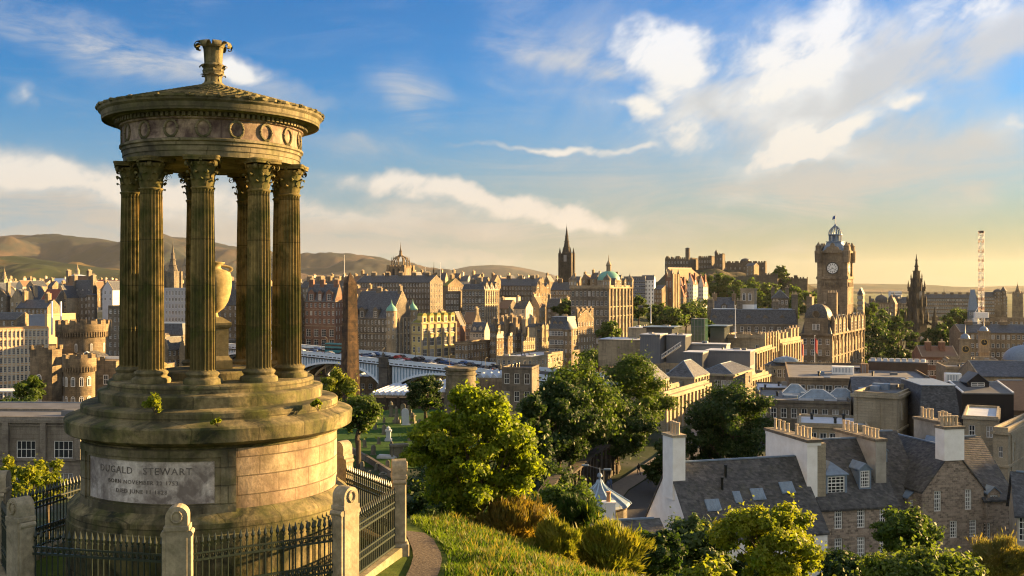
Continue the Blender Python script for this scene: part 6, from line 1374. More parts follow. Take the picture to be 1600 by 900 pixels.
    for lane, y in enumerate((-7.5,-4.2,1,4.6,8)):
        s_ = 46+rnd.uniform(0,5)
        while s_ < 170:
            nm, c = rnd.choice([cols[0],cols[1],cols[2],cols[3],cols[0],cols[5],cols[1],cols[4]]); mat = plain(nm.replace(' ','_')+'_car_paint', c, tuple(x*.9 for x in c), 1, .3, .6)
            Yc = bp(s_, -y)[1]; reg = 1 if s_ < 80 else 2 if s_ < 103 else 3 if s_ < 120 else 4 if s_ < 145 else 5
            loc = (*bp(s_, -y), bz(s_)-1.3)
            if (nm, lane, reg) in cp: s_ += 5; continue
            cp[(nm, lane, reg)] = 1
            t2 = empty('car', loc, f"{nm} car in {'nearest second middle fourth farthest'.split()[lane]} bridge lane, {place[reg]}", 'car', math.atan2(BU.y,BU.x)+(math.pi if lane > 2 else 0), 'cars queuing across the iron bridge')
            for nme, me in zip(('body','windows'), car(nm, mat)[:2]): link(nme, me, t2)
            for wx in (-1.3,1.3):
                for wy in (-.82,.82): link('wheel', car(nm, mat)[2], t2, (wx,wy,0))
            s_ += rnd.uniform(8,15)
    # double deck bus near the red hotel
    t2 = empty('bus', (*bp(62,-3), bz(62)-1.3), 'teal double deck bus on the bridge in front of the red sandstone hotel', 'bus', math.atan2(BU.y,BU.x)); m = MB(); m.bbox(-5.2,5.2,-1.25,1.25,.3,4.3,.15); m.build('body', plain('teal_paint', (.03,.20,.24), (.03,.16,.2), 1, .35), t2)
    m = MB(); 
    for s_ in (-1,1): 
        for z0 in (1.4,3.0): m.box(-4.9,4.9,s_*1.26-.01,s_*1.26+.01,z0,z0+.8)
    m.box(5.2,5.23,-1.1,1.1,1.2,2.2); m.build('windows', GLASS, t2)
    for wx in (-3.2,3.2):
        for wy in (-1.1,1.1): MB().tube((wx,wy-.12,.45),(wx,wy+.12,.45),.45,.45,12).build('wheel', plain('tyre', (.02,.02,.02)), t2)
    # people along the near pavement, small standing figures
    for i in range(26):
        s_ = 50+i*4.4+rnd.uniform(-1,1); m = MB(); c = rnd.choice([(.35,.05,.05),(.04,.05,.09),(.3,.28,.25),(.08,.08,.09),(.1,.16,.3)])
        m.lathe([(.10,0),(.13,.4),(.16,.85),(.20,1.0),(.21,1.3),(.17,1.45),(.06,1.5),(.10,1.56),(.11,1.66),(.06,1.75),(0,1.77)],8)
        for sx in (-1,1): m.tube((sx*.2,0,1.42),(sx*.25,.05,.85),.06,.04,5)
        o = m.build('person', plain(f'coat_{i%5}', c, rough=.9), None, True); o.location = (*bp(s_, 9.8), bz(s_)-1.3); o['label'] = f"{'first second third fourth fifth sixth seventh eighth ninth tenth eleventh twelfth thirteenth fourteenth fifteenth sixteenth seventeenth eighteenth nineteenth twentieth'.split()[i] if i < 20 else ['twenty first','twenty second','twenty third','twenty fourth','twenty fifth','twenty sixth'][i-20]} small walker from the left behind the near bridge parapet"; o['category'] = 'person'; o['group'] = 'people walking along the bridge pavement'
bridge()
def station():
    GRS = plain('station_roof_glass', (.40,.46,.52), (.25,.30,.35), .25, .4)
    def ridged(name, label, px0, px1, y, Y, th, D, n, h=1.6, mat=None, wall=None, wh=8):
        O = P(px0, y, Y); c_ = math.cos(R(th)); s_ = math.sin(R(th)); k1 = (px1-800)/F; W = (k1*Y-O.x)/(c_+k1*s_)
        t = empty(name, O, label, 'station roof', -R(th)); m = MB(); sw = W/n
        for i in range(n):
            x0, x1 = i*sw, (i+1)*sw; xm = (x0+x1)/2; m.add([(x0,0,0),(xm,0,h),(x1,0,0),(x0,D,0),(xm,D,h),(x1,D,0)],[(0,1,4,3),(1,2,5,4),(0,2,1),(3,4,5)])
        m.build('roof', mat or GRS, t); MB().box(.1,W-.1,.1,D-.1,-wh,-.01).build('wall', wall or SANDS, t)
        f = MB()
        for i in range(n+1): f.box(i*sw-.08,i*sw+.08,-.06,D,-.05,.12)
        f.build('glazing_frame', WHITE, t); return t
    ridged('station_roof', 'ridged pale glass station roof seen through the bridge arches', 440, 640, 590, 465, 8, 14, 18, wh=10)
    ridged('station_roof', 'white ridged roof beyond the graveyard wall, left of the stone pier', 578, 640, 617, 290, 8, 26, 7, 1.0, WFELT, wh=12)
    ridged('station_roof', 'blue white ridged roof beside the round tomb behind the small tree', 640, 700, 612, 300, 8, 30, 6, 1.2, WFELT, wh=12)
    ridged('station_roof', 'pale ridged roof under the right hand bridge arch', 745, 830, 590, 330, 8, 22, 8, 1.2, GRS, wh=12)
    b = B('station_building', 'low stone station range with warm parapet seen below the left arch', (452,622,632), 594, 436, 10, wall=SANDS, D=7, H=14); b.win('F', 14, 1.6, 2.2, 4, 1.8).roof('flat'); b.done()
    b = B('station_building', 'long pale station building with row of dark windows behind the bridge end', (775,832,856), 560, 400, 26, wall=PALE, D=40, H=16); b.win('R', 14, 1.3, 1.8, 3.5).win('F', 7).roof('flat', mat=WFELT); b.done()
    b = B('station_building', 'long flat pale roofed block between bridge end and brown rounded building', (850,862,928), 553, 420, 36, wall=PALE, H=18); b.win('R', 20, 1.2, 1.7, 3.5).roof('flat', mat=WFELT); b.done()
    b = B('gatehouse', 'small black roofed stone lodge at the right end of bridge', (784,831,836), 577, 230, 12, wall=GREYST, D=9, H=9); b.win('F', 3, 1.2, 2.4, 4).roof('flat', mat=IRON, par=.4); b.done()
    # wall and mausoleums at the back of the graveyard
    t = empty('graveyard_wall', P(575,640,236), 'dark stone retaining wall with recessed tombs at the back of the graveyard', 'wall', -R(4)); m = MB(); m.box(-3,26,0,1,-3,2.6); 
    for i in range(9): m.box(i*3.1-2.5,i*3.1-1.9,-.35,-.01,-3,3.0)
    m.box(-3.2,26.2,-.2,1.2,2.6,2.85); m.build('wall', DARKST, t)
station()
# ------------------------------------------------------------------ the new town side, middle distance
def middle():
    # long slate mansard with white dormers and tall chimneys, behind the glass roofed block
    b = B('mansard_building', 'long building with dark slate mansard, white dormers and pale flat top left of hotel', (1108,1246,1253), 507, 385, 12, wall=GREYST, roof=SLATEB, D=16)
    b.win('F', 12, 1.2, 2, 3.8); b.roof('mansard', h=5.5, mat=SLATEB)
    for q in (.06,.25,.45,.64,.83): b.dormer(b.W*q, .3, 1.8, 2.6, 2.4, z=b.H+.3, style='far')
    for x, h_ in ((.4,2.5),(.35*b.W,2.0),(.76*b.W,1.8),(-.8,4.5)): b.chim(x, 3.5, 2.2, 1.8, h_+1.2, 4)
    b.band(b.H-.3); b.done()
    t = empty('stair_tower', P(1157,500,395), 'square stone roof tower with white base and sunlit side', 'tower', -R(26)); m = MB(); m.box(0,5.2,0,5,0,6); m.build('base', HARL, t); m = MB(); m.box(0,5.2,0,5,6.01,12); m.box(-.2,5.4,-.2,5.2,11.7,12.2); m.build('upper_wall', PALE, t)
    for x in (1.4,3.6): link('window', window_mesh(1.2,3,'arch'), t, (x,-.04,7.5))
    b = B('tenement', 'blue slate hipped roof house with small pediment window among tall sunlit chimneys', (1115,1148,1152), 484, 430, 12, wall=GREYST, roof=SLATEB, D=13, H=14); b.roof('gx', h=5, mat=SLATEB); b.dormer(b.W*.5,.6,2.4,1.6,3); b.chim(.3,6,1.8,2.6,1.5,4,mat=SANDS); b.chim(-.3,6,1.8,2.6,1.5,4,mat=SANDS); b.done()
    b = B('tenement', 'dark flat topped house with chimneys behind the long mansard', (1206,1232,1240), 466, 480, 14, wall=GREYST, D=14, H=16); b.win('F', 4).roof('hip', h=4); b.chim(.5,5,1.6,3,1,4); b.chim(-.5,5,1.6,3,1,4); b.done()
    # former post office with modern glass and zinc top
    ZB = plain('zinc_cladding', (.115,.13,.15), (.09,.10,.12), .5, .45, .5)
    b = B('post_office', 'pale classical block with heavy parapet and modern grey rooftop', (1000,1180,1215), 551, 300, 24, wall=PALE, trim=PALE, roof=WFELT); b.win('F', 14, 1.3, 2.4, 4.6).win('R', 9, 1.3, 2.4, 4.6); b.pilasters('R', 9, .8, .5); b.band(b.H-.4,.5,.5); b.roof('flat', mat=FELT, par=1.0); b.done()
    b = B('attic_block', 'pale ashlar attic storey with small window and sunlit columned right side', (1127,1191,1213), 528, 318, 29, wall=PALE, trim=PALE, H=13); b.win('F', 4, 1.2, 1.5, 30, 2.2, nf=1, skip=((1,0),(2,0))); b.band(b.H-.3,.6,.5); b.roof('flat', par=.9)
    b.pilasters('R', 5, .9, .9, z0=b.H-5, z1=b.H+1.5)
    for q in (.1,.35,.6,.85): b.chim(-.8, b.D*q, 1.2, 1.8, .6, 3)
    b.chim(b.W*.4,b.D*.6,3,1.4,.4,4); b.chim(b.W*.7,b.D*.7,2,1.2,.5,3); b.done()
    b = B('classical_block', 'long sunlit street facade of pale columns and cornice left of hotel', (1214,1219,1251), 538, 335, 30, wall=PALE, trim=PALE, H=26); b.win('R', 8, 1.5, 3.2, 5.5, 2.2); b.pilasters('R', 8, 1.0, .9); b.band(b.H-.4,.8,.8).band(b.H-6.6,.5,.6); b.roof('flat', par=1.6)
    for q in (.05,.22,.4): b.chim(-1.2, b.D*q, 1.4, 1.8, 3.4, 3)
    for q in (.62,.78,.95): b.chim(-1.2, b.D*q, 1.4, 1.8, 4.4, 3)
    b.done()
    def rbox(name, label, l, c, r, y, Y, th, D, H, mat, rm=None, cat='rooftop block', slat=None, ov=.0):
        b = B(name, label, (l,c,r), y, Y, th, wall=mat, trim=mat, roof=rm or WFELT, D=D, H=H, cat=cat); b.mb.box(-.1-ov,b.W+.1+ov,-.1-ov,b.D+ov,b.H-.003,b.H+.3); b.roof('flat', mat=rm or WFELT, par=.32)
        MB().box(-.15-ov,b.W+.15+ov,-.15-ov,b.D+.15,b.H+.34,b.H+.42).build('roof_sheet', rm or WFELT, b.t)
        if slat:
            for i in range(int(b.W/slat)): b.mb.box(.2+i*slat,.28+i*slat,-.06,-.003,.2,b.H-.2)
            for i in range(int(b.D/slat)): b.mb.box(b.W+.003,b.W+.06,.2+i*slat,.28+i*slat,.2,b.H-.2)
        b.done(); return b
    rbox('plant_room', 'grey slatted rooftop plant room beside an outside stair, left one of two', 1000,1031,1040,525,285,22,9,5.2,ZB,slat=.5)
    rbox('plant_room', 'grey slatted rooftop plant room with pale lid, right one of two', 1041,1071,1083,526,287,22,8,5.0,ZB,slat=.5)
    rbox('plant_room', 'long grey rooftop block with broad pale blue lid and buff end', 1102,1172,1185,551,262,22,8,3.6,ZB,slat=1.2)
    rbox('plant_room', 'low grey cube at the left end of the long pale lidded block', 1068,1098,1104,553,256,22,7,3.8,ZB,slat=.4)
    rbox('roof_wall', 'low curved grey terrace wall with planters on the post office roof', 1076,1135,1147,540,290,22,6,2.6,plain('terrace_wall', (.24,.25,.26), (.19,.20,.21), .4, .7))
    rbox('attic_block', 'plain buff stone attic with flat grey top left of the zinc plant rooms', 982,1012,1022,514,340,22,14,5,PALE)
    rbox('attic_block', 'long buff parapet wall below the garden trees with blue grey roof behind', 935,1005,1015,533,330,20,14,6,PALE)
    rbox('roof_pavilion', 'flat blue roofed glazed pavilion on the post office roof, left of green glass', 1010,1050,1060,513,312,22,10,3.6,plain('dark_glazing', (.06,.07,.075), (.04,.05,.05), .6, .2, .6),rm=plain('blue_roof_sheet', (.12,.19,.27), (.09,.15,.22), .4, .5),ov=.8)
    rbox('roof_pavilion', 'flat blue roofed glazed pavilion on the post office roof, right of green glass', 1110,1132,1138,511,318,22,9,3.6,plain('dark_glazing', (.06,.07,.075)),rm=plain('blue_roof_sheet', (.12,.19,.27)),ov=.8)
    t = empty('glass_atrium', P(1080,527,305), 'tall green tinted glass atrium box rising from post office roof', 'atrium', -R(22)); m = MB(); m.box(0,4.0,0,5,-1,5.6); m.build('glazing', plain('green_glass', (.03,.075,.05), (.02,.05,.035), .7, .12, .8), t); m = MB()
    for x in (0,1,2,3,4): m.box(x-.06,x+.06,-.08,-.003,-1,5.6)
    for z_ in (1,3.3,5.5): m.box(0,4,-.10,-.082,z_-.06,z_+.06)
    m.build('mullions', ZB, t)
    t = empty('roof_stair', P(1034,560,283), 'white railed outside stair climbing the zinc plant room', 'stair', -R(22)); m = MB(); 
    for i in range(14): m.box(i*.38,i*.38+.36,-.6,.5,i*.26,i*.26+.07)
    m.build('flight', ZB, t); m = MB()
    for y_ in (-.6,.5): m.tube((0,y_,1.0),(5.3,y_,4.7),.05,.05,4); m.tube((0,y_,.05),(5.3,y_,3.7),.08,.08,4)
    for i in range(8): 
        for y_ in (-.6,.5): m.tube((i*.74,y_,i*.51),(i*.74,y_,i*.51+1.0),.035,.035,4)
    m.build('handrail', WHITE, t)
    # Waterloo Place terraces
    b = B('terrace', 'classical terrace with sunlit hipped slate roof above the big street trees', (1005,1037,1107), 622, 190, 27, wall=BUFF, trim=BUFF, roof=SLATEB); b.win('R', 12, 1.2, 2.6, 5.2, 1.6).win('F', 4, 1.2, 2.4, 5.2, 1.6); b.pilasters('R', 12, .9, .6); b.band(b.H-.3,.7,.7).band(b.H-.95,.3,.3).band(b.H-11.4,.4,.4); b.roof('flat', par=1.1, mat=FELT); b.done(); bt = b
    for nm, (l, c, r), y, Y, lab in (('attic_pavilion',(985,1024,1043),596,196,'sunlit end pavilion with slate roof, left one above the terrace trees'),('attic_pavilion',(1040,1083,1106),590,212,'sunlit hipped pavilion with row of windows, right end of the terrace')):
        b = B(nm, lab, (l,c,r), y, Y, 27, wall=BUFF, trim=BUFF, roof=SLATEB, H=6); b.win('R', 4, .9, 1.6, 9, 1.2, nf=1); b.pilasters('R', 5, .5, .3); b.band(b.H-.3,.4,.4); b.roof('hip', h=3.2, mat=BROWNTILE if nm == '' else SLATEB, over=.3)
        for q in (.2,.4,.6,.8): pass
        b.done()
    b = B('terrace', 'shaded ashlar end block with three sash windows right of the sunlit pavilion', (1090,1146,1160), 586, 240, 27, wall=GREYST, trim=BUFF, roof=SLATEB, D=18); b.win('F', 3, 1.3, 1.9, 3.6, 1.3, s0=4, s1=0).win('R', 3, 1.2, 1.8, 3.6, 1.3); b.band(b.H-.3,.5,.5).band(b.H-4.6,.4,.4).band(b.H-5.6,.3,.25); b.roof('hip', h=2.2, mat=SLATEB); b.done()
    b = B('terrace', 'long receding pale terrace with balustrade and columns toward the hotel', (1150,1160,1214), 597, 262, 30, wall=BUFF, trim=BUFF, H=22); b.win('R', 14, 1.2, 2.4, 4.6, 1.8); b.pilasters('R', 14, .7, .5); b.band(b.H-.3,.6,.6).band(b.H-5.2,.4,.5); b.roof('flat', par=1.2, mat=FELT)
    for q in (.3,.6,.9): b.chim(b.W/2,b.D*q,1.5,2.6,1.5,5)
    b.done()
    b = B('terrace', 'low stone terrace behind with curved slate roof and white rooflight', (1195,1232,1249), 572, 285, 26, wall=BUFF, H=18); b.win('F', 4, 1.2, 2.2, 4).win('R', 4, 1.2, 2.2, 4).roof('hip', h=2, mat=SLATEB); b.done()
    t = empty('roof_lantern', P(1228,566,287), 'long oval glazed roof lantern on slate roof left of flagpoles', 'rooflight', -R(20)); m = MB(); m.lathe([(2.2,0),(2.2,.5),(1.7,1.2),(.6,1.6),(0,1.65)],14); m.xf(Matrix.Diagonal((1.6,1,1,1))); m.build('glazing', GRL, t, True)
GRL = plain('rooflight_glass', (.20,.27,.34), (.10,.14,.18), 1.2, .15, .6)
middle()
def right_side():
    # gallery pair with domes, beyond the gardens
    for i, (px, lab) in enumerate(((1377,'left one of two shallow domed galleries beyond the garden trees'),(1397,'right one of two shallow domed galleries beyond the garden trees'))):
        t = empty('domed_gallery', P(px,478,900), lab, 'gallery', -R(15)); m = MB(); m.box(-6,6,-4,8,-12,3); m.build('wall', SANDS, t)
        MB().lathe([(5,3),(5,5),(5.3,5.2)]+[(5.2*math.cos(R(a)),5.2+4.6*math.sin(R(a))) for a in range(5,86,10)]+[(.5,9.9),(.4,11.5),(0,13)],20).build('dome', SLATE, t, True)
    b = B('gallery', 'low columned gallery range in shade left of the gothic monument', (1350,1418,1426), 476, 880, 14, wall=SANDS, D=14, H=16); b.win('F', 16, 1.6, 4, 8, 2.5, nf=1); b.pilasters('F', 16, 1, .6); b.roof('flat'); b.done()
    b = B('terrace', 'very long four storey terrace on the horizon behind the gothic monument', (1444,1528,1536), 466, 1020, 10, wall=SANDS, D=14, H=20); b.win('F', 30, 1.3, 2, 3.8).roof('gx', h=4); 
    for q in (.1,.25,.4,.55,.7,.85): b.chim(b.W*q,7,3,1.4,1.5,5)
    b.done()
    b = B('terrace', 'second long terrace continuing right of the blue spired roof', (1538,1574,1580), 464, 1080, 10, wall=SANDS, D=14, H=20); b.win('F', 14, 1.3, 2, 3.8).roof('gx', h=5); b.turret(b.W*.6,2,4,h=b.H+5,kind='dome',roofh=3); b.turret(b.W*.85,2,3,h=b.H+6,kind='cone',roofh=5); b.done()
    b = B('white_block', 'pale modern block catching light behind the domed galleries', (1392,1409,1414), 456, 1300, 12, wall=HARL, D=20, H=20); b.win('F', 8, 1.6, 1.5, 3.2).roof('flat'); b.done()
    b = B('white_block', 'tall sunlit pale slab right behind the clock tower hotel', (1340,1348,1356), 460, 620, 24, wall=PALE, H=26, D=12); b.win('F', 4, 1.2, 1.8, 3.2).win('R', 3).roof('hip', h=4); b.done()
    b = B('spired_hall', 'blue grey steep pyramid roof left of the crane mast', (1514,1528,1532), 485, 600, 16, wall=plain('slate_hung_wall', (.14,.17,.2), (.1,.12,.15), .5, .6), roof=SLATEB, D=6, H=20); b.win('F', 3); b.mb.frust([(0,0),(b.W,0),(b.W,6),(0,6)], b.H, [(b.W*.3,2),(b.W*.7,2),(b.W*.7,4),(b.W*.3,4)], b.H+12); b.rh = 0; MB().frust([(-.1,-.1),(b.W+.1,-.1),(b.W+.1,6.1),(-.1,6.1)], b.H+.01, [(b.W*.28,1.9),(b.W*.72,1.9),(b.W*.72,4.1),(b.W*.28,4.1)], b.H+12.2).build('roof', LEAD, b.t); b.done()
    spire_church('clock_spire', 'far clock tower spire on the skyline at the right edge', 1590, 443, 458, 474, 1500, 11, SANDS)
    spire_church('church', 'thin dark church spire above the long horizon terrace', 1475, 452, 463, 468, 1100, 3, DARKST)
    # tower crane with upright jib
    RW = None
    m_, nt, N, L, bb = _base('red_white_lattice', .5, .4); tcx = N.new('ShaderNodeTexCoord'); sp = N.new('ShaderNodeSeparateXYZ'); L.new(tcx.outputs['Object'], sp.inputs[0]); md = N.new('ShaderNodeMath'); md.operation = 'PINGPONG'; md.inputs[1].default_value = 2.2; L.new(sp.outputs[2], md.inputs[0]); gt = N.new('ShaderNodeMath'); gt.operation = 'GREATER_THAN'; gt.inputs[1].default_value = .7; L.new(md.outputs[0], gt.inputs[0]); L.new(_mix(N, L, gt.outputs[0], (.42,.27,.21), (.66,.64,.60)), bb.inputs['Base Color'])
    Y = 470; k = Y/F; t = empty('tower_crane', P(1533,572,Y), 'white and red lattice tower crane with its jib raised upright', 'crane', -R(10)); z = lambda py: (572-py)*k
    def lattice(z0, z1, w_, mat, name, r=.09):
        m = MB(); h = w_/2; n = int((z1-z0)/w_)
        for sx in (-h,h):
            for sy in (-h,h): m.tube((sx,sy,z0),(sx,sy,z1),r*1.3,r*1.3,4)
        for i in range(n):
            a, b_ = z0+(z1-z0)*i/n, z0+(z1-z0)*(i+1)/n; f = 1 if i % 2 else -1
            for s_ in (-h,h): m.tube((-h*f,s_,a),(h*f,s_,b_),r,r,4); m.tube((s_,-h*f,a),(s_,h*f,b_),r,r,4); m.tube((-h,s_,b_),(h,s_,b_),r,r,4)
        return m.build(name, mat, t)
    lattice(-12, z(497), 2.3, WHITE, 'mast', .15); lattice(z(487), z(361), 1.9, m_, 'jib', .10)
    m = MB(); m.bbox(-2.9,2.9,-1.5,1.5,z(497),z(488),.1); m.bbox(-3.4,-1.8,-1.2,1.2,z(503),z(497),.05); m.tube((-2.6,0,z(488)),(-.9,0,z(478)),.15,.12,5); m.build('machinery_deck', WHITE, t)
    m = MB(); m.bbox(1.5,2.9,-2.6,-1.5,z(503),z(496.5),.05); m.build('cab', plain('cab_glass', (.10,.12,.13), (.08,.09,.1), 1, .2), t)
    m = MB(); m.box(-.8,.8,-.8,.8,z(364),z(360.5)); m.build('jib_head', IRON, t)
    # record house with twin clock turrets
    RS = PALE
    b = B('record_house', 'classical records house roof with twin domed clock turrets', (1482,1560,1615), 568, 300, 18, wall=RS, trim=RS, roof=SLATEB, H=16); b.win('F', 7, 1.3, 2.4, 4.6); b.band(b.H-.3,.6,.5); b.roof('flat', par=1.1, mat=FELT)
    for px, Yq, y0, y1 in ((1508,302,568,531),(1537,322,556,519)):
        loc = Vector(((px-800)/F*Yq, Yq)); d_ = loc-Vector((b.O.x,b.O.y)); c_, s_ = math.cos(b.th), math.sin(b.th); x, y = d_.x*c_-d_.y*s_, d_.x*s_+d_.y*c_; zz = lambda py: (HY-py)/F*Yq-b.O.z
        h = 1.45; m = MB(); m.prism([(x-h,y-h),(x+h,y-h),(x+h,y+h),(x-h,y+h)], b.H-1, zz(y1)); m.prism([(x-h-.3,y-h-.3),(x+h+.3,y-h-.3),(x+h+.3,y+h+.3),(x-h-.3,y+h+.3)], zz(y1)-.01, zz(y1)+.4)
        m.prism([(x-h-.25,y-h-.25),(x+h+.25,y-h-.25),(x+h+.25,y+h+.25),(x-h-.25,y+h+.25)], zz(y0)+1.0, zz(y0)+1.4)
        q = m.build('clock_turret', RS, b.t); MB().lathe([(1.3*math.cos(R(a)), zz(y1)+.4+1.5*math.sin(R(a))) for a in range(0,86,10)]+[(.15,zz(y1)+2),(.1,zz(y1)+4.5),(0,zz(y1)+4.6)],16,x,y).build('turret_dome', LEAD, q, True)
        for rz in (0,90):
            M_ = Matrix.Translation((x,y,zz(y0)+4.3)) @ Matrix.Rotation(R(rz),4,'Z') @ Matrix.Translation((0,-h,0)) @ Matrix.Rotation(R(90),4,'X')
            f = MB(); f.lathe([(.9,0),(.9,.06),(.0,.06)],20); f.xf(M_); f.build('clock_face', IRON, q); g = MB(); g.lathe([(.9,.0),(1.05,.0),(1.05,.12),(.9,.12),(.9,0)],20); g.box(-.04,.04,-.1,.7,.07,.1); g.box(-.1,.45,-.04,.04,.07,.1); g.xf(M_); g.build('gilt_ring', plain('gilding', (.5,.36,.10), (.4,.28,.08), 2, .4, .5, .5), q)
    b.done()
    t = empty('rotunda', P(1604,566,310), 'shallow blue grey domed rotunda cut by the right edge', 'rotunda'); MB().lathe([(6.5,-8),(6.5,0),(7,.2),(7,.8)],24).build('wall', RS, t, True, 30); MB().lathe([(6.6*math.cos(R(a)), .8+4.5*math.sin(R(a))) for a in range(0,86,10)]+[(1,5.3),(1,6),(0,6.2)],24).build('dome', LEAD, t, True)
    b = B('office', 'buff wall with flat roof left of the dark long roof under the crane', (1478,1534,1540), 578, 255, 14, wall=PALE, roof=FELT, D=16, H=9); b.roof('flat'); b.done()
    b = B('office', 'buff wing with dark slate roof and square windows at right edge', (1528,1640,1650), 588, 240, 6, wall=PALE, roof=SLATEB, D=14, H=9); b.win('F', 7, 1.5, 1.2, 6, 1.5, nf=1, style='plain').roof('gx', h=3, mat=SLATEB); b.done()
    b = B('terrace', 'red brown low roofs in shade left of the twin clock turrets', (1440,1498,1504), 558, 330, 12, wall=REDST, roof=BROWNTILE, D=18, H=12); b.win('F', 9, 1.1, 1.7, 3.4).roof('gx', h=3, mat=BROWNTILE); b.chim(3,6,1.6,3,1.4,4); b.chim(-4,6,1.6,3,1.4,4); b.done()
    b = B('terrace', 'dark tenement range behind the crane with broken roofline', (1500,1612,1620), 520, 420, 10, wall=SANDS, D=18, H=14); b.win('F', 14, 1.2, 1.8, 3.6).roof('gx', h=3); 
    for q in (.2,.45,.7): b.chim(b.W*q,9,3,1.4,1,5)
    b.done()
    b = B('terrace', 'flat topped stone range with long pale cornice right of the crane cab', (1545,1640,1650), 500, 520, 8, wall=SANDS, D=18, H=14, roof=WFELT); b.win('F', 12, 1.2, 1.8, 3.6).roof('flat', mat=WFELT); b.done()
    # roofs nearer: long flat roof carrying the black plant box
    b = B('large_store', 'large store block with long flat grey roof carrying the black plant box', (1232,1462,1530), 598, 205, 14, wall=SANDS, roof=FELT, D=44, H=20); b.roof('flat', mat=FELT, par=.5); b.win('F', 16, 1.4, 2, 4); b.done(); st = b
    def on(px, Y): return Vector(((px-800)/F*Y, Y))
    t = empty('plant_box', (*on(1357,236), (HY-590)/F*236), 'large dark slatted rooftop plant box with sunlit yellow right end', 'plant box', -R(22)); m = MB(); W_, D_, H_ = 12.6, 9, 3.6; m.box(0,W_,0,D_,-1,H_)
    for i in range(40): m.box(.05+i*.315,.2+i*.315,-.05,-.003,0,H_-.15)
    for i in range(28): m.box(W_+.003,W_+.05,.05+i*.32,.2+i*.32,0,H_-.15)
    m.build('casing', plain('bronze_louvres', (.10,.065,.045), (.07,.045,.03), .8, .5), t); m = MB(); m.box(-.2,W_+.2,-.2,D_+.2,H_,H_+.15); m.build('lid', FELT, t)
    for i in range(9): MB().lathe([(.55,H_+.15),(.5,H_+.7),(.6,H_+.75),(.6,H_+.85),(0,H_+.85)],10,.9+i*1.35,2).build('fan_cowl', WFELT, t, True)
    for j, (px, py, Y, w_, h_, mat, lab) in enumerate(((1300,583,225,4.6,1.5,HARL,'white rooftop air handling unit left of the black plant box'),(1330,583,232,3.6,1.2,IRON,'low black duct unit between white unit and black plant box'),(1477,596,215,3.2,1.7,HARL,'white rooftop cooling unit with blue louvre right of black plant box'),(1345,584,228,1.6,2.2,BROWNTILE,'small sunlit brick flue beside the black plant box'))):
        t = empty('roof_unit', (*on(px,Y),(HY-py)/F*Y), lab, 'roof unit', -R(16)); m = MB(); m.bbox(0,w_,0,2.4,-.6,h_,.08); m.build('casing', mat, t); m = MB()
        for i in range(int(w_/.3)-2): m.box(.3+i*.3,.42+i*.3,-.03,-.003,.2,h_-.3)
        m.build('louvres', LEAD, t)['kind'] = 'stuff'
    b = B('mansard_block', 'slate mansard with row of blue white skylights under the black plant box', (1336,1446,1470), 628, 185, 14, wall=GREYST, roof=SLATEB, D=16, H=10); b.roof('gx', h=3.6, mat=SLATEB, skew=False); b.done()
    for i in range(6): skylight(b, b.W*(.12+.15*i), .42, 1.1, 1.0, f"{'first second third fourth fifth sixth'.split()[i]} skylight from the left on the slate mansard")
    # pavilion block
    b = B('pavilion_block', 'tall square sandstone pavilion with moss edged parapet and sunlit right side', (1334,1402,1432), 620, 150, 32, wall=BUFF, trim=BUFF, H=16); b.win('R', 2, 1.0, 2.6, 5.6, 1.2, nf=2); b.win('F', 5, 1.0, 2.6, 5.6, 6.8, nf=1, skip=((0,0),(1,0)))
    b.band(b.H-.3,.45,.4).band(b.H-5.2,.35,.3); b.roof('flat', par=.5, mat=FELT); b.pilasters('F', 1, .5, .12); b.chim(-1.0, b.D*.85, 1.4, 2.2, .7, 3); b.mb.box(b.W*.6,b.W*.6+.12,-.12,-.01,0,b.H-1); b.done()
    b = B('flat_wing', 'low wing with pale flat roof in front of the square pavilion', (1248,1356,1370), 668, 148, 16, wall=BUFF, roof=WFELT, D=11, H=8); b.win('F', 7, 1.0, 2, 4); b.roof('flat', mat=WFELT, par=.35); b.band(b.H-.3,.3,.3); b.done()
    b = B('flat_wing', 'dark roofed range with white rooflights at the left of the square pavilion', (1185,1330,1345), 632, 190, 14, wall=GREYST, roof=WFELT, D=24, H=10); b.win('F', 9, 1.1, 1.9, 4); b.roof('flat', mat=FELT, par=.5)
    b.done(); fw = b
    for j, (px, Y, w_, lab) in enumerate(((1248,196,7,'glass pyramid rooflight, the largest on the dark roofed range'),(1290,198,6,'glass ridge rooflight right of the largest pyramid'),(1222,206,5,'low glass ridge rooflight at the far left of the dark range'),(1270,212,6,'farthest glass ridge rooflight on the dark roofed range'))):
        t = empty('rooflight', (*on(px,Y),fw.O.z+fw.H+.2), lab, 'rooflight', -R(14)); m = MB(); m.box(0,w_,0,4,-1.2,.3); m.mi = 1; m.add([(0,0,.3),(w_,0,.3),(w_,4,.3),(0,4,.3),(w_*.35,2,1.9),(w_*.65,2,1.9)],[(0,1,5,4),(1,2,5),(2,3,4,5),(3,0,4)]); m.build('curb_and_glazing', [WFELT, GRL], t)
        m = MB(); 
        for p, q in (((0,0,.3),(w_*.35,2,1.9)),((w_,0,.3),(w_*.65,2,1.9)),((w_*.35,2,1.9),(w_*.65,2,1.9)),((w_,4,.3),(w_*.65,2,1.9))): m.tube(p,q,.09,.09,4)
        m.build('glazing_bars', WHITE, t)
    b = B('flat_wing', 'long white edged flat roof between the trees and the white gable', (1180,1300,1320), 615, 215, 14, wall=GREYST, roof=WFELT, D=20, H=9); b.roof('flat', mat=WFELT, par=.3); b.win('F', 8); b.done()
    b = B('slate_block', 'steep slate mansard wall with lead ridge left of the black cladding', (1436,1500,1506), 655, 150, 6, wall=GREYST, roof=SLATEB, D=12, H=11); b.roof('mansard', h=4.8, mat=SLATEB, inset=1.2); b.done()
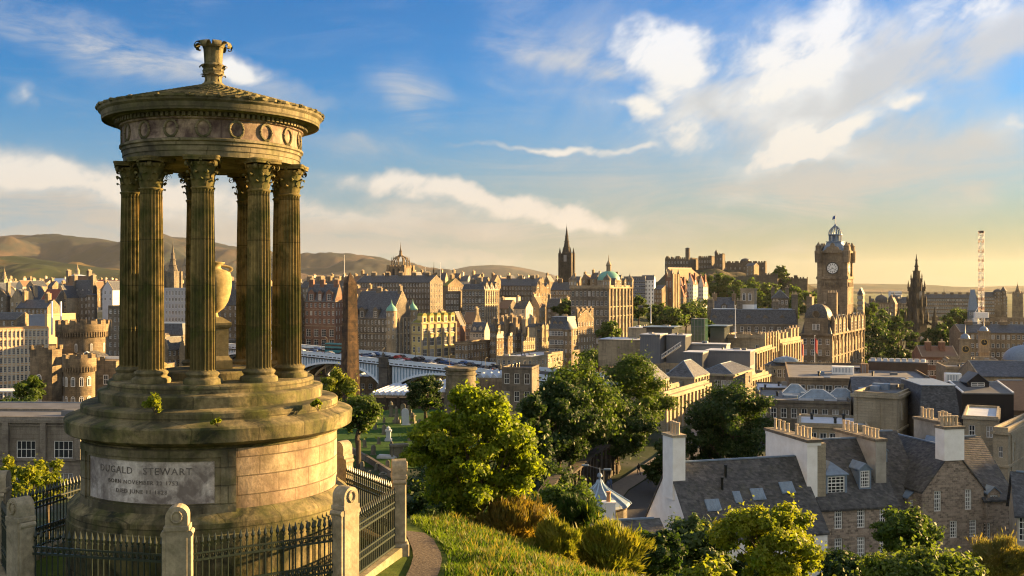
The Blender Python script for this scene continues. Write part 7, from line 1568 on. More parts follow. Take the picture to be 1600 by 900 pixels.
    b = B('black_clad_block', 'matt black clad rooftop box with white verges', (1503,1584,1588), 614, 162, 4, wall=plain('black_cladding', (.018,.016,.018), (.014,.013,.014), .6, .7), trim=WHITE, roof=FELT, D=12, H=12); b.roof('gx', h=1.2, mat=FELT); b.dormer(b.W*.45,3,3.5,.9,3,z=b.H+.5); b.done()
    b = B('sunlit_roof_block', 'striped sunlit timber roof at the right edge beside the black cladding', (1584,1630,1640), 640, 165, 6, wall=BROWNTILE, roof=BROWNTILE, D=16, H=12); b.roof('gx', h=4, mat=BROWNTILE, skew=False); b.win('F', 4); b.done()
    b = B('townhouse', 'classical pale stone house with tall windows at the lower right edge', (1552,1575,1660), 676, 128, 38, wall=BUFF, trim=BUFF, roof=WFELT, H=14, mode='R'); b.win('R', 5, .9, 2.3, 4.2, 1.7).win('F', 1, .5, 1.4, 4.2, 1.8); b.band(b.H-.3,.35,.3).band(b.H-4.4,.3,.2); b.roof('flat', par=.6, mat=WFELT); b.mb.box(b.W+.02,b.W+.14,1.5,1.62,0,b.H); b.done()
    b = B('townhouse', 'higher pale stone stair block behind grey weathered gable wall', (1505,1560,1575), 655, 140, 26, wall=BUFF, trim=BUFF, roof=WFELT, H=13); b.win('R', 1, .8, 2.4, 4.5, 1.6).win('F', 2, .8, 1.6, 4.5); b.band(b.H-.2,.25,.2); b.roof('flat', par=.3, mat=WFELT); b.done()
def skylight(b, x, f, w_, h_, label, D=None):
    """a tilted roof window lying on the front slope of a gx roof; f = fraction of the slope from eave to ridge"""
    sl = math.atan2(b.rh, b.D/2); y = b.D/2*f; z = b.H+b.rh*f; c_, s_ = math.cos(b.th), math.sin(b.th)
    o = empty('skylight', (0,0,0), label, 'skylight'); o.parent = None; m = MB(); m.box(-w_/2,w_/2,0,h_,.0,.14); m.build('frame', LEAD, o); g = MB(); n = max(1, int(w_/.35))
    for i in range(n): x0 = -w_/2+.08+(w_-.16)*i/n; g.box(x0,x0+(w_-.16)/n-.05,.08,h_-.08,.145,.16)
    g.build('pane', GRL, o); o.rotation_euler = (Matrix.Rotation(-b.th,4,'Z') @ Matrix.Rotation(sl,4,'X')).to_euler(); o.location = (b.O.x+x*c_+y*s_, b.O.y-x*s_+y*c_, b.O.z+z); return o
right_side()
# ------------------------------------------------------------------ old houses at the lower right
def near_houses():
    h1 = B('old_house', 'rubble house with slate roof, hipped dormer and two tall chimney gables', (1203,1284,1402), 793, 101, -13, wall=RUBBLE, trim=BUFF, roof=SLATE, D=10.5, mode='L', base=-31)
    W, D, H = h1.W, h1.D, h1.H
    h1.win('F', 3, .92, 2.0, 2.9, .25, nf=3, style='six', s0=.6, s1=-.3); h1.roof('gx', h=5.9, mat=SLATE, skew=False, over=.2)
    h1.dormer(W*.26, 1.0, 2.4, 2.1, 3, z=H+.9, kind='hip', style='six', wall=LEAD, rmat=LEAD, ws=(1.9,1.7)); h1.dormer(W*.66, 1.2, 1.35, 2.1, 3, z=H+1.3, kind='gable', style='six', wall=LEAD, rmat=LEAD, ws=(1.05,1.7))
    m = MB(); m.box(-1.15,-.01,.8,9.6,-2,H+6.3); m.build('white_gable_wall', HARL, h1.t); 
    def stack(b, x0, x1, y0, y1, zt, z0, mat, groups, name='chimney'):
        m = MB(); m.box(x0,x1,y0,y1,z0,zt); m.mi = 1; m.box(x0-.12,x1+.12,y0-.12,y1+.12,zt+.001,zt+.28); o = m.build(name, [mat, GREYST], b.t)
        for (ya, yb, n) in groups:
            for i in range(n):
                y = ya+(yb-ya)*(i+.5)/n; hh = random.choice((.95,1.05,1.1)); MB().lathe([(.17,zt+.28),(.155,zt+.35),(.14,zt+.28+hh*.85),(.18,zt+.28+hh*.88),(.18,zt+.28+hh),(.11,zt+.28+hh)],10,(x0+x1)/2,y).build('chimney_pot', POT, o, True)
        return o
    stack(h1, -1.16, .35, .7, 9.7, H+6.32, H+6.0, HARL, ((1.2,4.6,5),(5.6,9.3,4)))
    m = MB(); m.box(.0,.9,.79,2.4,H-1,H+6.2); m.build('stone_return', BUFF, h1.t)
    stack(h1, W-1.4, W-.2, 1.6, 9.4, H+6.0, H, DIRTY, ((1.9,5,5),(5.8,9,4)))
    h1.done()
    h2 = B('old_house', 'slate roofed link house with half dormer between the two rubble fronts', (1330,1399,1447), 793, 104.5, -13, wall=RUBBLE, trim=BUFF, roof=SLATE, D=11, mode='L', base=-31)
    h2.win('F', 2, .9, 1.9, 2.9, .5, nf=3, style='six'); h2.roof('gx', h=7.0, mat=SLATE, skew=False); h2.dormer(h2.W*.58, -.02, 1.3, 1.9, 2.6, z=h2.H-.9, kind='gable', style='six', wall=RUBBLE, rmat=LEAD)
    h2.dormer(h2.W*.12, 3.2, 1.5, 1.7, 3, z=h2.H+3.6, kind='gable', style='six', wall=LEAD, rmat=LEAD, ws=(1.1,1.35)); h2.done()
    h3 = B('old_house', 'rubble cross wing with broad front gable and white chimney on its apex', (1400,1441,1537), 766, 103.5, -13, wall=RUBBLE, trim=BUFF, roof=SLATE, D=13, mode='L', base=-31)
    h3.win('F', 2, .85, 2.1, 9, .15, nf=1, style='six', s0=.0, s1=0).win('F', 3, .9, 1.75, 9, 3.3, nf=1, style='six', s0=.2, s1=-.1); h3.roof('gy', h=4.2, mat=SLATE, skew=False, over=.15)
    m = MB(); wm = h3.W/2; m.box(wm-1.15,wm+1.15,-.19,1.3,h3.H+2.9,h3.H+6.1); m.mi = 1; m.box(wm-1.25,wm+1.25,-.29,1.4,h3.H+6.1,h3.H+6.35); o = m.build('chimney', [HARL, GREYST], h3.t)
    for i in range(5): MB().lathe([(.17,h3.H+6.35),(.14,h3.H+7.1),(.19,h3.H+7.2),(.19,h3.H+7.35),(.1,h3.H+7.35)],10,wm-.84+i*.42,.64).build('chimney_pot', POT, o, True)
    h3.done()
    h4 = B('old_house', 'rubble end wing with small dormer and drainpipe right of the broad gable', (1500,1538,1584), 778, 105, -13, wall=RUBBLE, trim=BUFF, roof=SLATE, D=11, mode='L', base=-31)
    h4.win('F', 1, .95, 1.8, 2.9, 2.6, nf=1, style='six', s0=-1, s1=1.6); h4.roof('gx', h=5.5, mat=SLATE, skew=False); h4.dormer(h4.W*.32, -.02, 1.5, 1.7, 2.6, z=h4.H-1.2, kind='gable', style='six', wall=RUBBLE, rmat=LEAD); h4.dormer(h4.W*-.35, 3.6, 1.4, 1.6, 3, z=h4.H+3.2, kind='gable', style='six', wall=LEAD, rmat=LEAD)
    h4.mb.box(.1,.24,-.15,-.02,0,h4.H)
    stack(h4, -.9, .5, 4.5, 10.6, h4.H+6.8, h4.H, DIRTY, ((5,7.3,4),(8,10.4,4))); h4.done()
    b = B('old_house', 'low slate wing with white bay window at the lower right edge', (1580,1589,1640), 800, 99, 18, wall=DIRTY, roof=SLATEB, D=5, mode='L', base=-31); b.win('F', 1, 1.6, 2.4, 9, .4, nf=1, style='grid', s0=0, s1=1.9).roof('gx', h=3.5, skew=False); b.done()
    # white cottage
    c = B('white_cottage', 'white harled cottage with long dark slate roof and gable chimney', (1012,1084,1293), 846, 94.5, -17, wall=HARL, trim=GREYST, roof=SLATE, D=10.6, mode='L', base=-30.5)
    c.win('L', 2, .85, 1.7, 3, -.4+.8, nf=1, style='four', s0=1.2, s1=-2.4); c.roof('gx', h=6.4, mat=SLATE, skew=False, over=.15)
    zc = c.H+c.rh; m = MB(); m.box(-.19,1.15,c.D/2-1.3,c.D/2+.9,c.H+3,zc+2.6); m.mi = 1; m.box(-.29,1.25,c.D/2-1.4,c.D/2+1.0,zc+2.6,zc+2.85); o = m.build('chimney', [HARL, BUFF], c.t)
    for i in range(3): MB().lathe([(.2,zc+2.85),(.17,zc+3.7),(.22,zc+3.8),(.22,zc+4.0),(.12,zc+4.0)],10,.55,c.D/2-.9+i*.65).build('chimney_pot', POT, o, True)
    c.done()
    for i, (x, f, w_, lab) in enumerate(((.22,.34,1.5,'leftmost skylight low on the cottage slate roof'),(.42,.42,.8,'small narrow skylight in the middle of the cottage roof'),(.58,.44,1.4,'wide skylight right of the narrow one on the cottage roof'),(.82,.5,1.5,'rightmost skylight on the cottage slate roof'))): skylight(c, c.W*x, f, w_, 1.25, lab)
    for x, f in ((.33,.62),(.39,.78)):
        c_, s_ = math.cos(c.th), math.sin(c.th); xx, yy = c.W*x, c.D/2*f; o = MB().lathe([(.13,-.3),(.13,.95),(.17,1.0),(.17,1.1)],8).build('vent_pipe', IRON, c.t, True); o.location = (xx,yy,c.H+c.rh*f)
    g = MB(); g.tube((0,-.15,c.H+.1),(0,c.D/2,c.H+c.rh+.1),.07,.07,4)
    # low slate roof in front and ogee pavilion
    b = B('low_outbuilding', 'low slate roofed outbuilding half hidden by shrubs in front of cottage', (905,944,1052), 872, 86, -12, wall=DIRTY, roof=SLATE, D=8, mode='L', base=-29); b.roof('gx', h=2.2, mat=SLATE, skew=False); b.win('F', 4, .8, 1.2, 3, .6, nf=1); b.done()
    Yp = 112; a = P(937, 792, Yp); t = empty('ogee_pavilion', a, 'small polygonal pavilion with blue grey ogee lead roof and ball finial', 'pavilion', .3)
    MB().lathe([(3.0,-6),(3.0,0),(3.3,.15),(3.3,.3)],10).build('wall', GREYST, t); rp = [(3.4,.3),(3.25,.55),(2.7,.9),(1.7,1.5),(.85,2.05),(.4,2.5),(.22,2.9)]; MB().lathe(rp,10).build('roof', LEAD, t)
    m = MB()
    for i in range(10):
        a_ = 2*math.pi*i/10; m.path([Vector((r*1.02*math.sin(a_), -r*1.02*math.cos(a_), z_+.03)) for r, z_ in rp], [.09]*len(rp), 5)
    m.build('roof_rolls', BLUEST, t); MB().lathe([(.12,2.8),(.28,2.95),(.1,3.1),(.3,3.35),(.25,3.6),(.06,3.75),(.03,4.3)],12).build('finial', LEAD, t, True)
    t = empty('white_chimney', P(951,815,104), 'short white chimney stack with one clay pot before the ogee roof', 'chimney'); m = MB(); m.box(-.65,.65,-.4,.4,-3,1.9); m.box(-.72,.72,-.47,.47,1.9,2.05); m.build('stack', HARL, t); MB().lathe([(.24,2.05),(.2,2.85),(.26,2.9),(.26,3.05),(.15,3.05)],12).build('chimney_pot', plain('orange_pot', (.5,.26,.12)), t, True)
near_houses()
# off to the right of the picture the new town streets continue; their height keeps the lower right in evening shade
def streets_beyond():
    k = 0
    for (x, y, W, D, th, zt, lab) in ((150,150,26,60,24,-2,'tall stone office block beyond the right edge, nearest the old houses'),(120,112,20,24,10,-6,'stone tenement beyond the right edge behind the old houses'),(225,215,30,80,24,-1,'long store block beyond the right edge'),(330,300,30,90,24,-6,'far store block beyond the right edge'),(150,230,24,20,24,-8,'corner block beyond the right edge')):
        t = B('tenement', lab, (0,0,0), 0, 1, 0, W=W, D=D, base=-32, mode='L'); t.O = Vector((x,y,-32)); t.t.location = t.O; t.t.rotation_euler = (0,0,-R(th)); t.th = R(th); t.H = zt+32; t.win('F', sp=3).win('L', sp=3.4).roof('mansard', h=3.5); t.done()
streets_beyond()
# ------------------------------------------------------------------ trees, shrubs, grass
def greens():
    # the bright young tree beside the path
    tree('broadleaf_tree', 'bushy sunlit young tree beside the path, nearest the railing', 744, 598, 818, 30, 215, leafmat('leaf_olive', (.075,.125,.010), (.22,.27,.018), .55, 1.6), 3, 60000, .08, 60, .40, .06, .62, .07)
    tree('broadleaf_tree', 'brilliant yellow green tree in front of the white cottage roof', 1208, 782, 925, 46, 172, LYE, 5, 28000, .115, 34, .62, .08, .7, .09)
    # street trees
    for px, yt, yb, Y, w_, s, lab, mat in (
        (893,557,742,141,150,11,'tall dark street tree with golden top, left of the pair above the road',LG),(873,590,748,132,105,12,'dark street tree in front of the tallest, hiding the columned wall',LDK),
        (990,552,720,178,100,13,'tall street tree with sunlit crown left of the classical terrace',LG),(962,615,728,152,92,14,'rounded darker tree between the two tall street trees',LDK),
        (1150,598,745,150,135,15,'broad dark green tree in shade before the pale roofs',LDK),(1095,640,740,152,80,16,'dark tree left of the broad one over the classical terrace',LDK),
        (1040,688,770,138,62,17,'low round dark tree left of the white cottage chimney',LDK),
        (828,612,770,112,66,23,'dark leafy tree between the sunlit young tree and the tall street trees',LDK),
        (560,612,690,150,74,18,'spreading green tree just right of the monument ledge',LG),(523,578,640,165,54,19,'sunlit tree crown between monument and obelisk',leafmat('leaf_bright', (.08,.12,.015), (.20,.22,.03), .5)),
        (665,586,650,205,54,20,'small tree standing in front of the pale station roof',LDK),(48,585,636,175,40,21,'conical green tree left of the castellated house',LG),
        (18,628,640,165,60,22,'low dark tree row at the left edge by castellated house',LDK)):
        tree('broadleaf_tree', lab, px, yt, yb, Y, w_*1.2, mat, s, 30000 if w_ > 80 else 12000, .29, 30 if w_ > 80 else 18, None, .14, .75)
    # shrubs on the slope
    sh = [(882,756,830,62,108,'dense green shrub below the ogee pavilion',LG,31),(1090,806,900,52,110,'grey green shrubby tree before the white cottage gable',leafmat('leaf_grey_green', (.04,.075,.03), (.09,.13,.05), .4),32),
          (1020,826,905,48,90,'dark shrub below the low outbuilding roof',LDK,33),(1412,792,872,66,96,'feathery dark green tree before the old rubble house',LG,34),(1325,862,915,60,100,'dark hedge like bush right of the yellow green tree',LDK,35),
          (1452,862,940,52,170,'broad light green bush at the bottom edge before old house',leafmat('leaf_fresh', (.06,.10,.015), (.13,.17,.03), .45),36),(1572,842,920,55,90,'sparse rusty bush at the bottom right corner',leafmat('leaf_sparse', (.10,.12,.03), (.22,.17,.05), .45),37),
          (805,785,850,29,112,'rusty orange broom bush at the foot of the young tree',LOR,38),(868,822,888,27,70,'small yellow green broom beside the rusty bush',leafmat('leaf_broom', (.10,.13,.015), (.24,.22,.03), .4),39),(945,818,905,30,120,'big golden broom bush on the grassy slope edge',leafmat('leaf_broom', (.10,.13,.015)),40),
          (680,770,815,34,90,'dark undergrowth bush at left foot of the young tree',LDK,41),(1110,880,930,40,80,'low sunlit shrub at bottom edge left of the yellow tree',LYE,42),(900,775,830,50,60,'darker shrub behind the golden broom',LDK,43),(1180,870,930,52,90,'dark shrub low beneath the yellow green tree',LDK,44)]
    for px, yt, yb, Y, w_, lab, mat, s in sh:
        broom = 'broom' in lab or 'rusty' in lab
        tree('shrub', lab, px, yt, yb, Y, w_*1.1, mat, s, 15000, (.09 if Y < 35 else .15), 26, None, .05, .8, None, 'shrub') if not broom else tree('broom_bush', lab, px, yt-6, yb, Y, w_*1.15, mat, s, 26000, .05, 26, None, .04, .85, None, 'shrub', aspect=5)
    for px, yt, yb, Y, w_, lab, s in ((14,714,800,60,50,'yellow leaved shrub behind the railing at the left edge',51),(75,712,800,60,64,'yellow leaved bush behind the railing left of the drum',52),(44,728,800,58,50,'small yellow bush between the two left shrubs',53)):
        tree('shrub', lab, px, yt, yb, Y, w_, LYE, s, 5000, .12, 14, None, .05, .8, None, 'shrub')
    # trees under the castle and in the gardens
    gd = [(1118,424,470,1080,34,61,'first'),(1137,428,465,1070,26,62,'second'),(1150,436,480,1040,30,63,'third'),(1170,430,470,1060,26,64,'fourth'),(1178,440,485,1000,30,65,'fifth'),(1192,436,478,1050,26,66,'sixth'),(1206,452,482,980,22,67,'seventh'),(1219,413,436,1120,19,268,'eighth'),(1105,458,490,900,30,69,'ninth'),(1088,464,496,860,64,171,'eleventh'),(1240,446,470,1020,30,172,'twelfth'),(1262,455,480,1000,34,173,'thirteenth'),(1200,440,470,1060,30,174,'fourteenth'),(1090,426,440,1090,30,70,'tenth')]
    key = 'castle'
    for px, yt, yb, Y, w_, s, nm in gd: tree('garden_tree', f'{nm} of the rounded trees on the slope under the castle, counted from the palace', px, yt, yb+14, Y, w_*1.4, LG, s, 3000, 1.5, 18, None, .03, .8, group='trees on the castle slope')
    gd = [(1030,472,502,720,34,71,'green tree left of the flagpole under the gothic hall'),(1050,478,506,700,40,72,'broad green tree below the gothic hall'),(1072,476,500,730,26,73,'small tree right of the flagpole under the white and red houses'),(998,460,488,620,26,74,'round tree right of the domed bank'),(885,466,490,600,34,75,'dark tree below the left wing of the domed bank'),(910,474,492,590,26,76,'dark tree against the domed bank basement'),
          (952,500,525,500,34,77,'light green tree under the sunlit bank wing'),(965,470,486,640,20,78,'small dark tree at the corner of the domed bank'),(1358,490,580,560,60,79,'large dark garden tree right behind the clock tower hotel'),(1385,478,570,620,60,80,'tall hazy garden tree left of gothic monument'),(1405,490,575,600,56,81,'dark garden tree against the gothic monument'),(1366,470,520,700,40,82,'far pale garden tree behind the hotel roof'),
          (1470,504,545,560,40,83,'dark tree right of the gothic monument'),(1488,498,545,570,34,84,'rounded dark tree farther right of the gothic monument'),(1452,510,550,590,30,85,'low dark tree at right foot of gothic monument'),(1420,478,520,760,40,86,'hazy tree behind the gothic monument'),(1500,480,505,800,44,87,'far hazy tree below the long horizon terrace'),
          (1345,560,590,430,24,88,'low tree at the foot of the hotel'),(935,545,562,400,60,89,'low green shrubs on the market roof garden'),(1108,500,520,330,20,90,'small roof terrace tree on the post office'),(1240,470,490,560,14,91,'small tree peeping above the mansard chimneys')]
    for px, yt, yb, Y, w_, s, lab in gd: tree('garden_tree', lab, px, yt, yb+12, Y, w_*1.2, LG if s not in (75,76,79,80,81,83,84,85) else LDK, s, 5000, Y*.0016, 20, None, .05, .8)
    # plants growing on the monument ledge
    for px, py, Y, w_, lab, n in ((243,644,18.95,.46,'leafy yellow green plant growing from the monument ledge',420),(340,664,18.75,.22,'sparse weed growing on the monument cornice',60),(497,640,20.2,.30,'small golden weed on the right of the monument cornice',120)):
        a = P(px, py, Y); t = empty('ledge_plant', a, lab, 'plant'); rng = random.Random(px); C, Rd = clumps(rng, w_, w_*.75, 9, w_*.17, 0); link('leaves', leaves_mesh('leaves', C, Rd, n, .05, LYE, px), t)
        m = MB()
        for i in range(6): m.tube((0,0,-.03),tuple(Vector(C[i])),.006,.003,4)
        m.build('stem', BARK, t)
greens()
def ground_cover():
    rng = np.random.default_rng(8)
    def blades(name, x0, x1, y0, y1, n, h, mat, keep):
        x = rng.uniform(x0,x1,n*3); y = rng.uniform(y0,y1,n*3); k = keep(x,y); x, y = x[k][:n], y[k][:n]; n = len(x); z = tz(x,y)-.01
        cl = np.array([mnoise.noise(Vector((a*.9,b*.9,3))) for a,b in zip(x,y)]); hh = h*(.55+.5*rng.random(n))*(1+.9*np.clip(cl,-.5,.8)); an = rng.uniform(0,2*np.pi,n); wd = h*.055*(1+rng.random(n)); ln = hh*rng.uniform(.1,.7,n); la = an+rng.normal(size=n)
        b0 = np.stack([x-np.cos(an)*wd, y-np.sin(an)*wd, z],1); b1 = np.stack([x+np.cos(an)*wd, y+np.sin(an)*wd, z],1)
        m0 = np.stack([x-np.cos(an)*wd*.7+np.cos(la)*ln*.35, y-np.sin(an)*wd*.7+np.sin(la)*ln*.35, z+hh*.6],1); m1 = m0+np.stack([np.cos(an)*wd*1.4,np.sin(an)*wd*1.4,np.zeros(n)],1); tp = np.stack([x+np.cos(la)*ln, y+np.sin(la)*ln, z+hh],1)
        V = np.stack([b0,b1,m1,m0,tp],1).reshape(-1,3); i = np.arange(n)*5; q = np.stack([i,i+1,i+2,i+3],1); t = np.stack([i+3,i+2,i+4],1)
        me = bpy.data.meshes.new(name); me.vertices.add(5*n); me.vertices.foreach_set('co', V.ravel()); lv = np.concatenate([q.ravel(), t.ravel()]).astype(np.int32); me.loops.add(len(lv)); me.loops.foreach_set('vertex_index', lv); me.polygons.add(2*n)
        me.polygons.foreach_set('loop_start', np.concatenate([np.arange(n)*4, 4*n+np.arange(n)*3]).astype(np.int32)); me.polygons.foreach_set('loop_total', np.concatenate([np.full(n,4),np.full(n,3)]).astype(np.int32)); me.materials.append(mat); me.update(calc_edges=True)
        o = link(name, me); o['kind'] = 'stuff'; o['label'] = 'long green and golden grass on the hill slope'; return o
    path_x = lambda y: np.interp(y, [12,17,20.8,22.3,24,25,27], [-2.0,-1.9,-1.78,-1.82,-2.15,-2.6,-3.4])
    def onhill(x,y): return (np.hypot(x+6.47,y-21.66) > 4.6) & (np.abs(x-path_x(y)) > .42)
    GR = leafmat('grass_blade', (.025,.065,.006), (.13,.18,.022), .5, .9); GD = leafmat('dry_grass_blade', (.10,.11,.025), (.22,.17,.05), .4, .5)
    blades('grass', -2.6, 7.5, 14, 31, 60000, .17, GR, onhill); blades('grass', -2.2, 7.5, 14, 31, 7000, .24, GD, lambda x,y: onhill(x,y) & (np.hypot(x-path_x(y),0) > .9))
    drape('path', [(path_x(y)-.31, y, path_x(y)+.31, y) for y in (12,15,17,19,20,21,22,22.7,23.4,24,24.6)], plain('gravel_path', (.13,.112,.092), (.06,.05,.042), 14, .95, .1, bump=.02), .035, .4)
    o = sc.objects['path']; struct(o)
    # platform inside the railing
    m = MB(); m.lathe([(4.2,MG-.5),(4.2,MG+.02),(0,MG+.02)],64,-6.47,21.66); struct(m.build('pavement', plain('platform_gravel', (.16,.14,.11), (.10,.09,.07), 10, .95, .1), None))
    # graveyard lawn, street and pavement
    LW = plain('lawn_grass', (.035,.085,.012), (.022,.055,.01), 1.2, .95, .1, bump=.03)
    struct(drape('lawn', [(-44,150,-4,150),(-44,175,-6,175),(-46,200,-8,200),(-40,234,-14,234)], LW, .10, 3))
    struct(drape('road', [(6,96,15,92),(10,118,22,114),(16,140,28,136),(27,165,38,161),(40,200,50,196),(70,260,80,256)], ASPH, .12, 3))
    PV = plain('pavement_stone', (.20,.17,.14), (.15,.13,.11), 1.5, .9)
    struct(drape('pavement', [(3,97,5.9,96),(7,119,9.9,118),(13,141,15.9,140),(24,166,26.9,165),(37,201,39.9,200),(67,261,69.9,260)], PV, .26, 3))
    # columned retaining wall along the street under the big trees
    pts = [(-9,99),(1.5,98),(5,119),(11,142),(16,155)]
    for i in range(1, len(pts)-1):
        a, b = Vector(pts[i]), Vector(pts[i+1]); L = (b-a).length; g = float(tz(a.x,a.y)); t = empty('street_wall', (a.x,a.y,g), f"{['first','second','third','fourth'][i-1]} length, counted from the ogee pavilion, of the dark pilastered wall beside the street", 'wall', math.atan2(b.y-a.y,b.x-a.x)); m = MB(); m.box(0,L,-.3,.5,-3,4.2)
        for j in range(int(L/2.4)+1): m.box(j*2.4,j*2.4+.7,-.65,-.301,-3,4.3); m.box(j*2.4-.08,j*2.4+.78,-.72,-.2,4.3,4.6)
        m.box(-.1,L+.1,-.75,.6,4.61,4.9); m.box(0,L,-.5,-.302,-3,.8); m.build('wall', DARKST, t)
ground_cover()
def street_things():
    # gravestones
    rnd = random.Random(21); GS = stone('gravestone', (.20,.19,.16), (.15,.145,.12), (9,9), 0, (.05,.055,.04), .6, .8, green=.25); GP = plain('pale_gravestone', (.46,.50,.55), (.36,.40,.44), 2, .8)
    def place(px, py): 
        # march down the sight line to the ground
        lo, hi = 120., 260.
        for _ in range(40):
            mid = (lo+hi)/2
            if float(tz((px-800)/F*mid, mid)) > (HY-py)/F*mid: hi = mid
            else: lo = mid
        return Vector(((px-800)/F*lo, lo, float(tz((px-800)/F*lo, lo))))
    spec = [(600,680,1.9,'slab','dark'),(592,695,1.3,'slab','dark'),(607,690,2.4,'ped','pale'),(620,662,3.2,'obe','dark'),(634,665,3.4,'slab','pale'),(645,662,2.0,'ped','dark'),(583,712,1.7,'slab','dark'),(612,700,1.1,'slab','dark'),(573,722,1.2,'slab','dark'),(624,716,2.2,'table','dark'),(605,716,.5,'flat','pale'),(606,735,1.5,'slab','dark'),
            (570,700,1.4,'slab','dark'),(588,735,1.0,'slab','dark'),(577,745,.9,'slab','dark'),(598,752,1.2,'ped','dark'),(640,690,1.3,'slab','dark'),(655,668,1.6,'slab','dark'),(630,650,2.6,'slab','dark'),(640,648,2.2,'ped','dark'),(612,652,3.0,'ped','dark'),(600,662,1.2,'slab','dark'),(560,690,1.2,'slab','dark'),(586,672,1.5,'slab','dark'),(566,735,1.3,'slab','dark'),(644,705,1.1,'slab','dark')]
    names = {}
    rows = {}
    for i, (px, py, h, kd, col) in enumerate(spec):
        p = place(px, py); mat = GS if col == 'dark' else GP; m = MB(); w_ = h*.42
        if kd == 'slab':
            pr = [(-w_/2,-.2),(w_/2,-.2),(w_/2,h*.8)]+[(w_/2*math.cos(a), h*.8+h*.2*math.sin(a)) for a in [math.pi*q/8 for q in range(1,8)]]+[(-w_/2,h*.8)]; m.prism(pr, -.12, .12); m.xf(Matrix.Rotation(R(90),4,'X')); m.box(-w_*.65,w_*.65,-.25,.25,-.3,.25)
        elif kd == 'ped': m.box(-.6,.6,-.5,.5,-.3,.5); m.box(-.4,.4,-.35,.35,.5,h*.75); m.box(-.55,.55,-.45,.45,h*.75,h*.85); m.lathe([(.3,h*.85),(.35,h),(.1,h*1.1),(0,h*1.15)],8)
        elif kd == 'obe': m.box(-.7,.7,-.7,.7,-.3,.8); m.frust([(-.4,-.4),(.4,-.4),(.4,.4),(-.4,.4)],.8,[(-.22,-.22),(.22,-.22),(.22,.22),(-.22,.22)],h); m.frust([(-.22,-.22),(.22,-.22),(.22,.22),(-.22,.22)],h,[(-.01,-.01),(.01,-.01),(.01,.01),(-.01,.01)],h+.35)
        elif kd == 'table': m.box(-1.4,1.4,-.8,.8,h*.85,h); [m.box(x-.15,x+.15,y-.15,y+.15,-.2,h*.85) for x in (-1.2,1.2) for y in (-.6,.6)]; m.box(-.9,.9,-.5,.5,-.2,h*.84)
        else: m.box(-1.5,1.5,-.9,.9,-.1,.35); m.box(-1.3,1.3,-.7,.7,.35,.5)
        o = m.build('gravestone', mat, None); o.location = p; o.rotation_euler = (rnd.uniform(-.06,.06), rnd.uniform(-.05,.05), rnd.uniform(-.4,.4))
        kn = {'slab':'round headed slab','ped':'urn topped pedestal','obe':'small obelisk','table':'large table tomb','flat':'flat ledger tomb'}[kd]
        o['label'] = f"{'pale' if col == 'pale' else 'dark'} {kn} gravestone, {['first','second','third','fourth','fifth','sixth','seventh','eighth','ninth','tenth','eleventh','twelfth','thirteenth','fourteenth','fifteenth','sixteenth','seventeenth','eighteenth','nineteenth','twentieth','twenty first','twenty second','twenty third','twenty fourth','twenty fifth','twenty sixth'][sorted(range(len(spec)), key=lambda q: spec[q][0]).index(i)]} from the left on the graveyard lawn"
        o['category'] = 'gravestone'; o['group'] = 'gravestones on the graveyard lawn'
    t = empty('low_wall', place(560,722), 'low rubble wall along the near side of the graveyard', 'wall'); m = MB()
    prev = None
    for px, py in ((535,700),(555,712),(580,726),(605,742),(628,756),(650,770)):
        p = place(px, py)-t.location
        if prev is not None: 
            d = (p-prev).normalized(); n_ = Vector((-d.y,d.x,0))*.25; m.add([prev-n_-Vector((0,0,1)),prev+n_-Vector((0,0,1)),p+n_-Vector((0,0,1)),p-n_-Vector((0,0,1)),prev-n_+Vector((0,0,1)),prev+n_+Vector((0,0,1)),p+n_+Vector((0,0,1)),p-n_+Vector((0,0,1))],[(4,5,6,7),(0,1,5,4),(1,2,6,5),(2,3,7,6),(3,0,4,7)])
        prev = p
    m.build('wall', GREYST, t)
    # street lamp
    p = P(943,733,118); g = float(tz(p.x,118)); t = empty('street_lamp', (p.x,118,g), 'tall grey street lamp with two outreach arms above the pavilion', 'street lamp'); H = p.z-g
    MB().lathe([(.16,0),(.14,1.2),(.09,1.4),(.06,H)],10).build('pole', ZINC, t, True); m = MB(); m.tube((0,0,H-.1),(-1.9,0,H+.45),.05,.04,6); m.tube((0,0,H-.1),(.35,0,H),.05,.04,6); m.build('arm', ZINC, t)
    for x, z_ in ((-2.1,H+.45),(.45,H-.02)): m = MB(); m.bbox(x-.42,x+.42,-.16,.16,z_-.08,z_+.1,.04); m.build('lamp_head', LEAD, t)
    # walker on the pavement
    def person(px, py, Y, label, coat, hgt=1.7):
        x = (px-800)/F*Y; g = float(tz(x, Y))+.28; k = hgt/1.75; me = bpy.data.meshes.new('person'); V = [(0,0,.95),(0,0,1.2),(0,0,1.42),(0,0,1.52),(0,.01,1.62),(0,.01,1.75), (-.1,0,.9),(-.12,.12,.48),(-.11,.05,.06),(-.11,-.1,.03), (.1,0,.9),(.11,-.16,.5),(.1,-.24,.1),(.1,-.36,.06), (-.19,0,1.4),(-.24,.08,1.12),(-.22,-.05,.88),(-.22,-.08,.80), (.19,0,1.4),(.24,-.06,1.12),(.22,.08,.88),(.22,.1,.80)]
        E = [(0,1),(1,2),(2,3),(3,4),(4,5),(0,6),(6,7),(7,8),(8,9),(0,10),(10,11),(11,12),(12,13),(2,14),(14,15),(15,16),(16,17),(2,18),(18,19),(19,20),(20,21)]
        rr = [.15,.14,.15,.06,.095,.08,.09,.07,.05,.04,.09,.07,.05,.04,.065,.05,.04,.035,.065,.05,.04,.035]; me.from_pydata([tuple(c*k for c in v) for v in V], E, []); o = link('person', me); sk = o.modifiers.new('skin','SKIN'); sv = me.skin_vertices[0].data
        for i, r_ in enumerate(rr): sv[i].radius = (r_*k, r_*k)
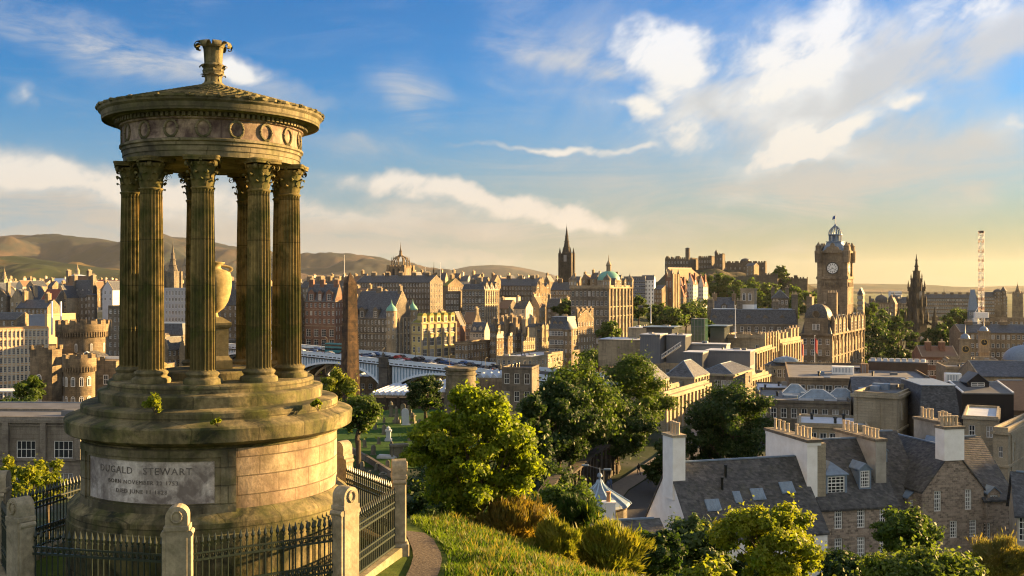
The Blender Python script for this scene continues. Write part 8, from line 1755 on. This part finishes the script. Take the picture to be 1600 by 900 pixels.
        sv[0].use_root = True; sb = o.modifiers.new('sub','SUBSURF'); sb.levels = sb.render_levels = 1; me.materials.append(plain(coat+'_clothes', {'black':(.012,.012,.014),'blue':(.08,.13,.25)}[coat], rough=.9)); o.location = (x, Y, g); o.rotation_euler = (0,0,.6); o['label'] = label; o['category'] = 'person'
    person(998, 742, 150, 'person in black coat walking on the pavement under the trees', 'black', 1.75); person(954, 752, 139, 'person in blue top on the pavement beside the dark wall', 'blue', 1.7); person(950, 752, 138, 'second person close beside the walker in blue top', 'blue', 1.65)
street_things()
def lower_tree_fill():
    rng = random.Random(77)
    # shrubs that fill the hollow between the slope and the street
    ii = 0
    for px, Y, w_, h_ in ((700,62,7,6),(760,58,7,6),(820,66,8,6),(850,90,9,7),(800,100,10,8),(740,110,11,9),(690,120,10,8),(905,66,6,4),(960,64,6,4),(1010,62,6,4),(1060,66,6,4),(1130,70,7,5),(1250,78,7,4),(1300,80,7,4),(1380,84,7,4),(1440,88,7,4),(1500,84,7,4),(1560,80,7,4),(880,118,8,7),(840,124,9,8)):
        x = (px-800)/F*Y; g = float(tz(x, Y)); ys = HY-(g+h_)/Y*F; yb = HY-g/Y*F; ii += 1
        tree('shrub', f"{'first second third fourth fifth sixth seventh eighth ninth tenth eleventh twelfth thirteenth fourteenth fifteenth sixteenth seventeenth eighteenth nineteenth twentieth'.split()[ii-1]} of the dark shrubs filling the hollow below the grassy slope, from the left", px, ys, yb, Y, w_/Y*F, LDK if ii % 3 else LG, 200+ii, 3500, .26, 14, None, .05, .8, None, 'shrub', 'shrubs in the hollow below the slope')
lower_tree_fill()
# ------------------------------------------------------------------ evening air
def haze():
    m = bpy.data.materials.new('evening_air'); m.use_nodes = True; nt = m.node_tree; nt.nodes.clear()
    o = nt.nodes.new('ShaderNodeOutputMaterial'); v = nt.nodes.new('ShaderNodeVolumePrincipled')
    v.inputs['Color'].default_value = (.80,.86,.92,1); v.inputs['Density'].default_value = 1.2e-5; v.inputs['Anisotropy'].default_value = .3
    nt.links.new(v.outputs[0], o.inputs['Volume'])
    b = MB().box(-16500,16500,-400,24500,-420,560).build('haze', m); b['kind'] = 'stuff'; b['label'] = 'thin golden evening haze over the city'
haze()
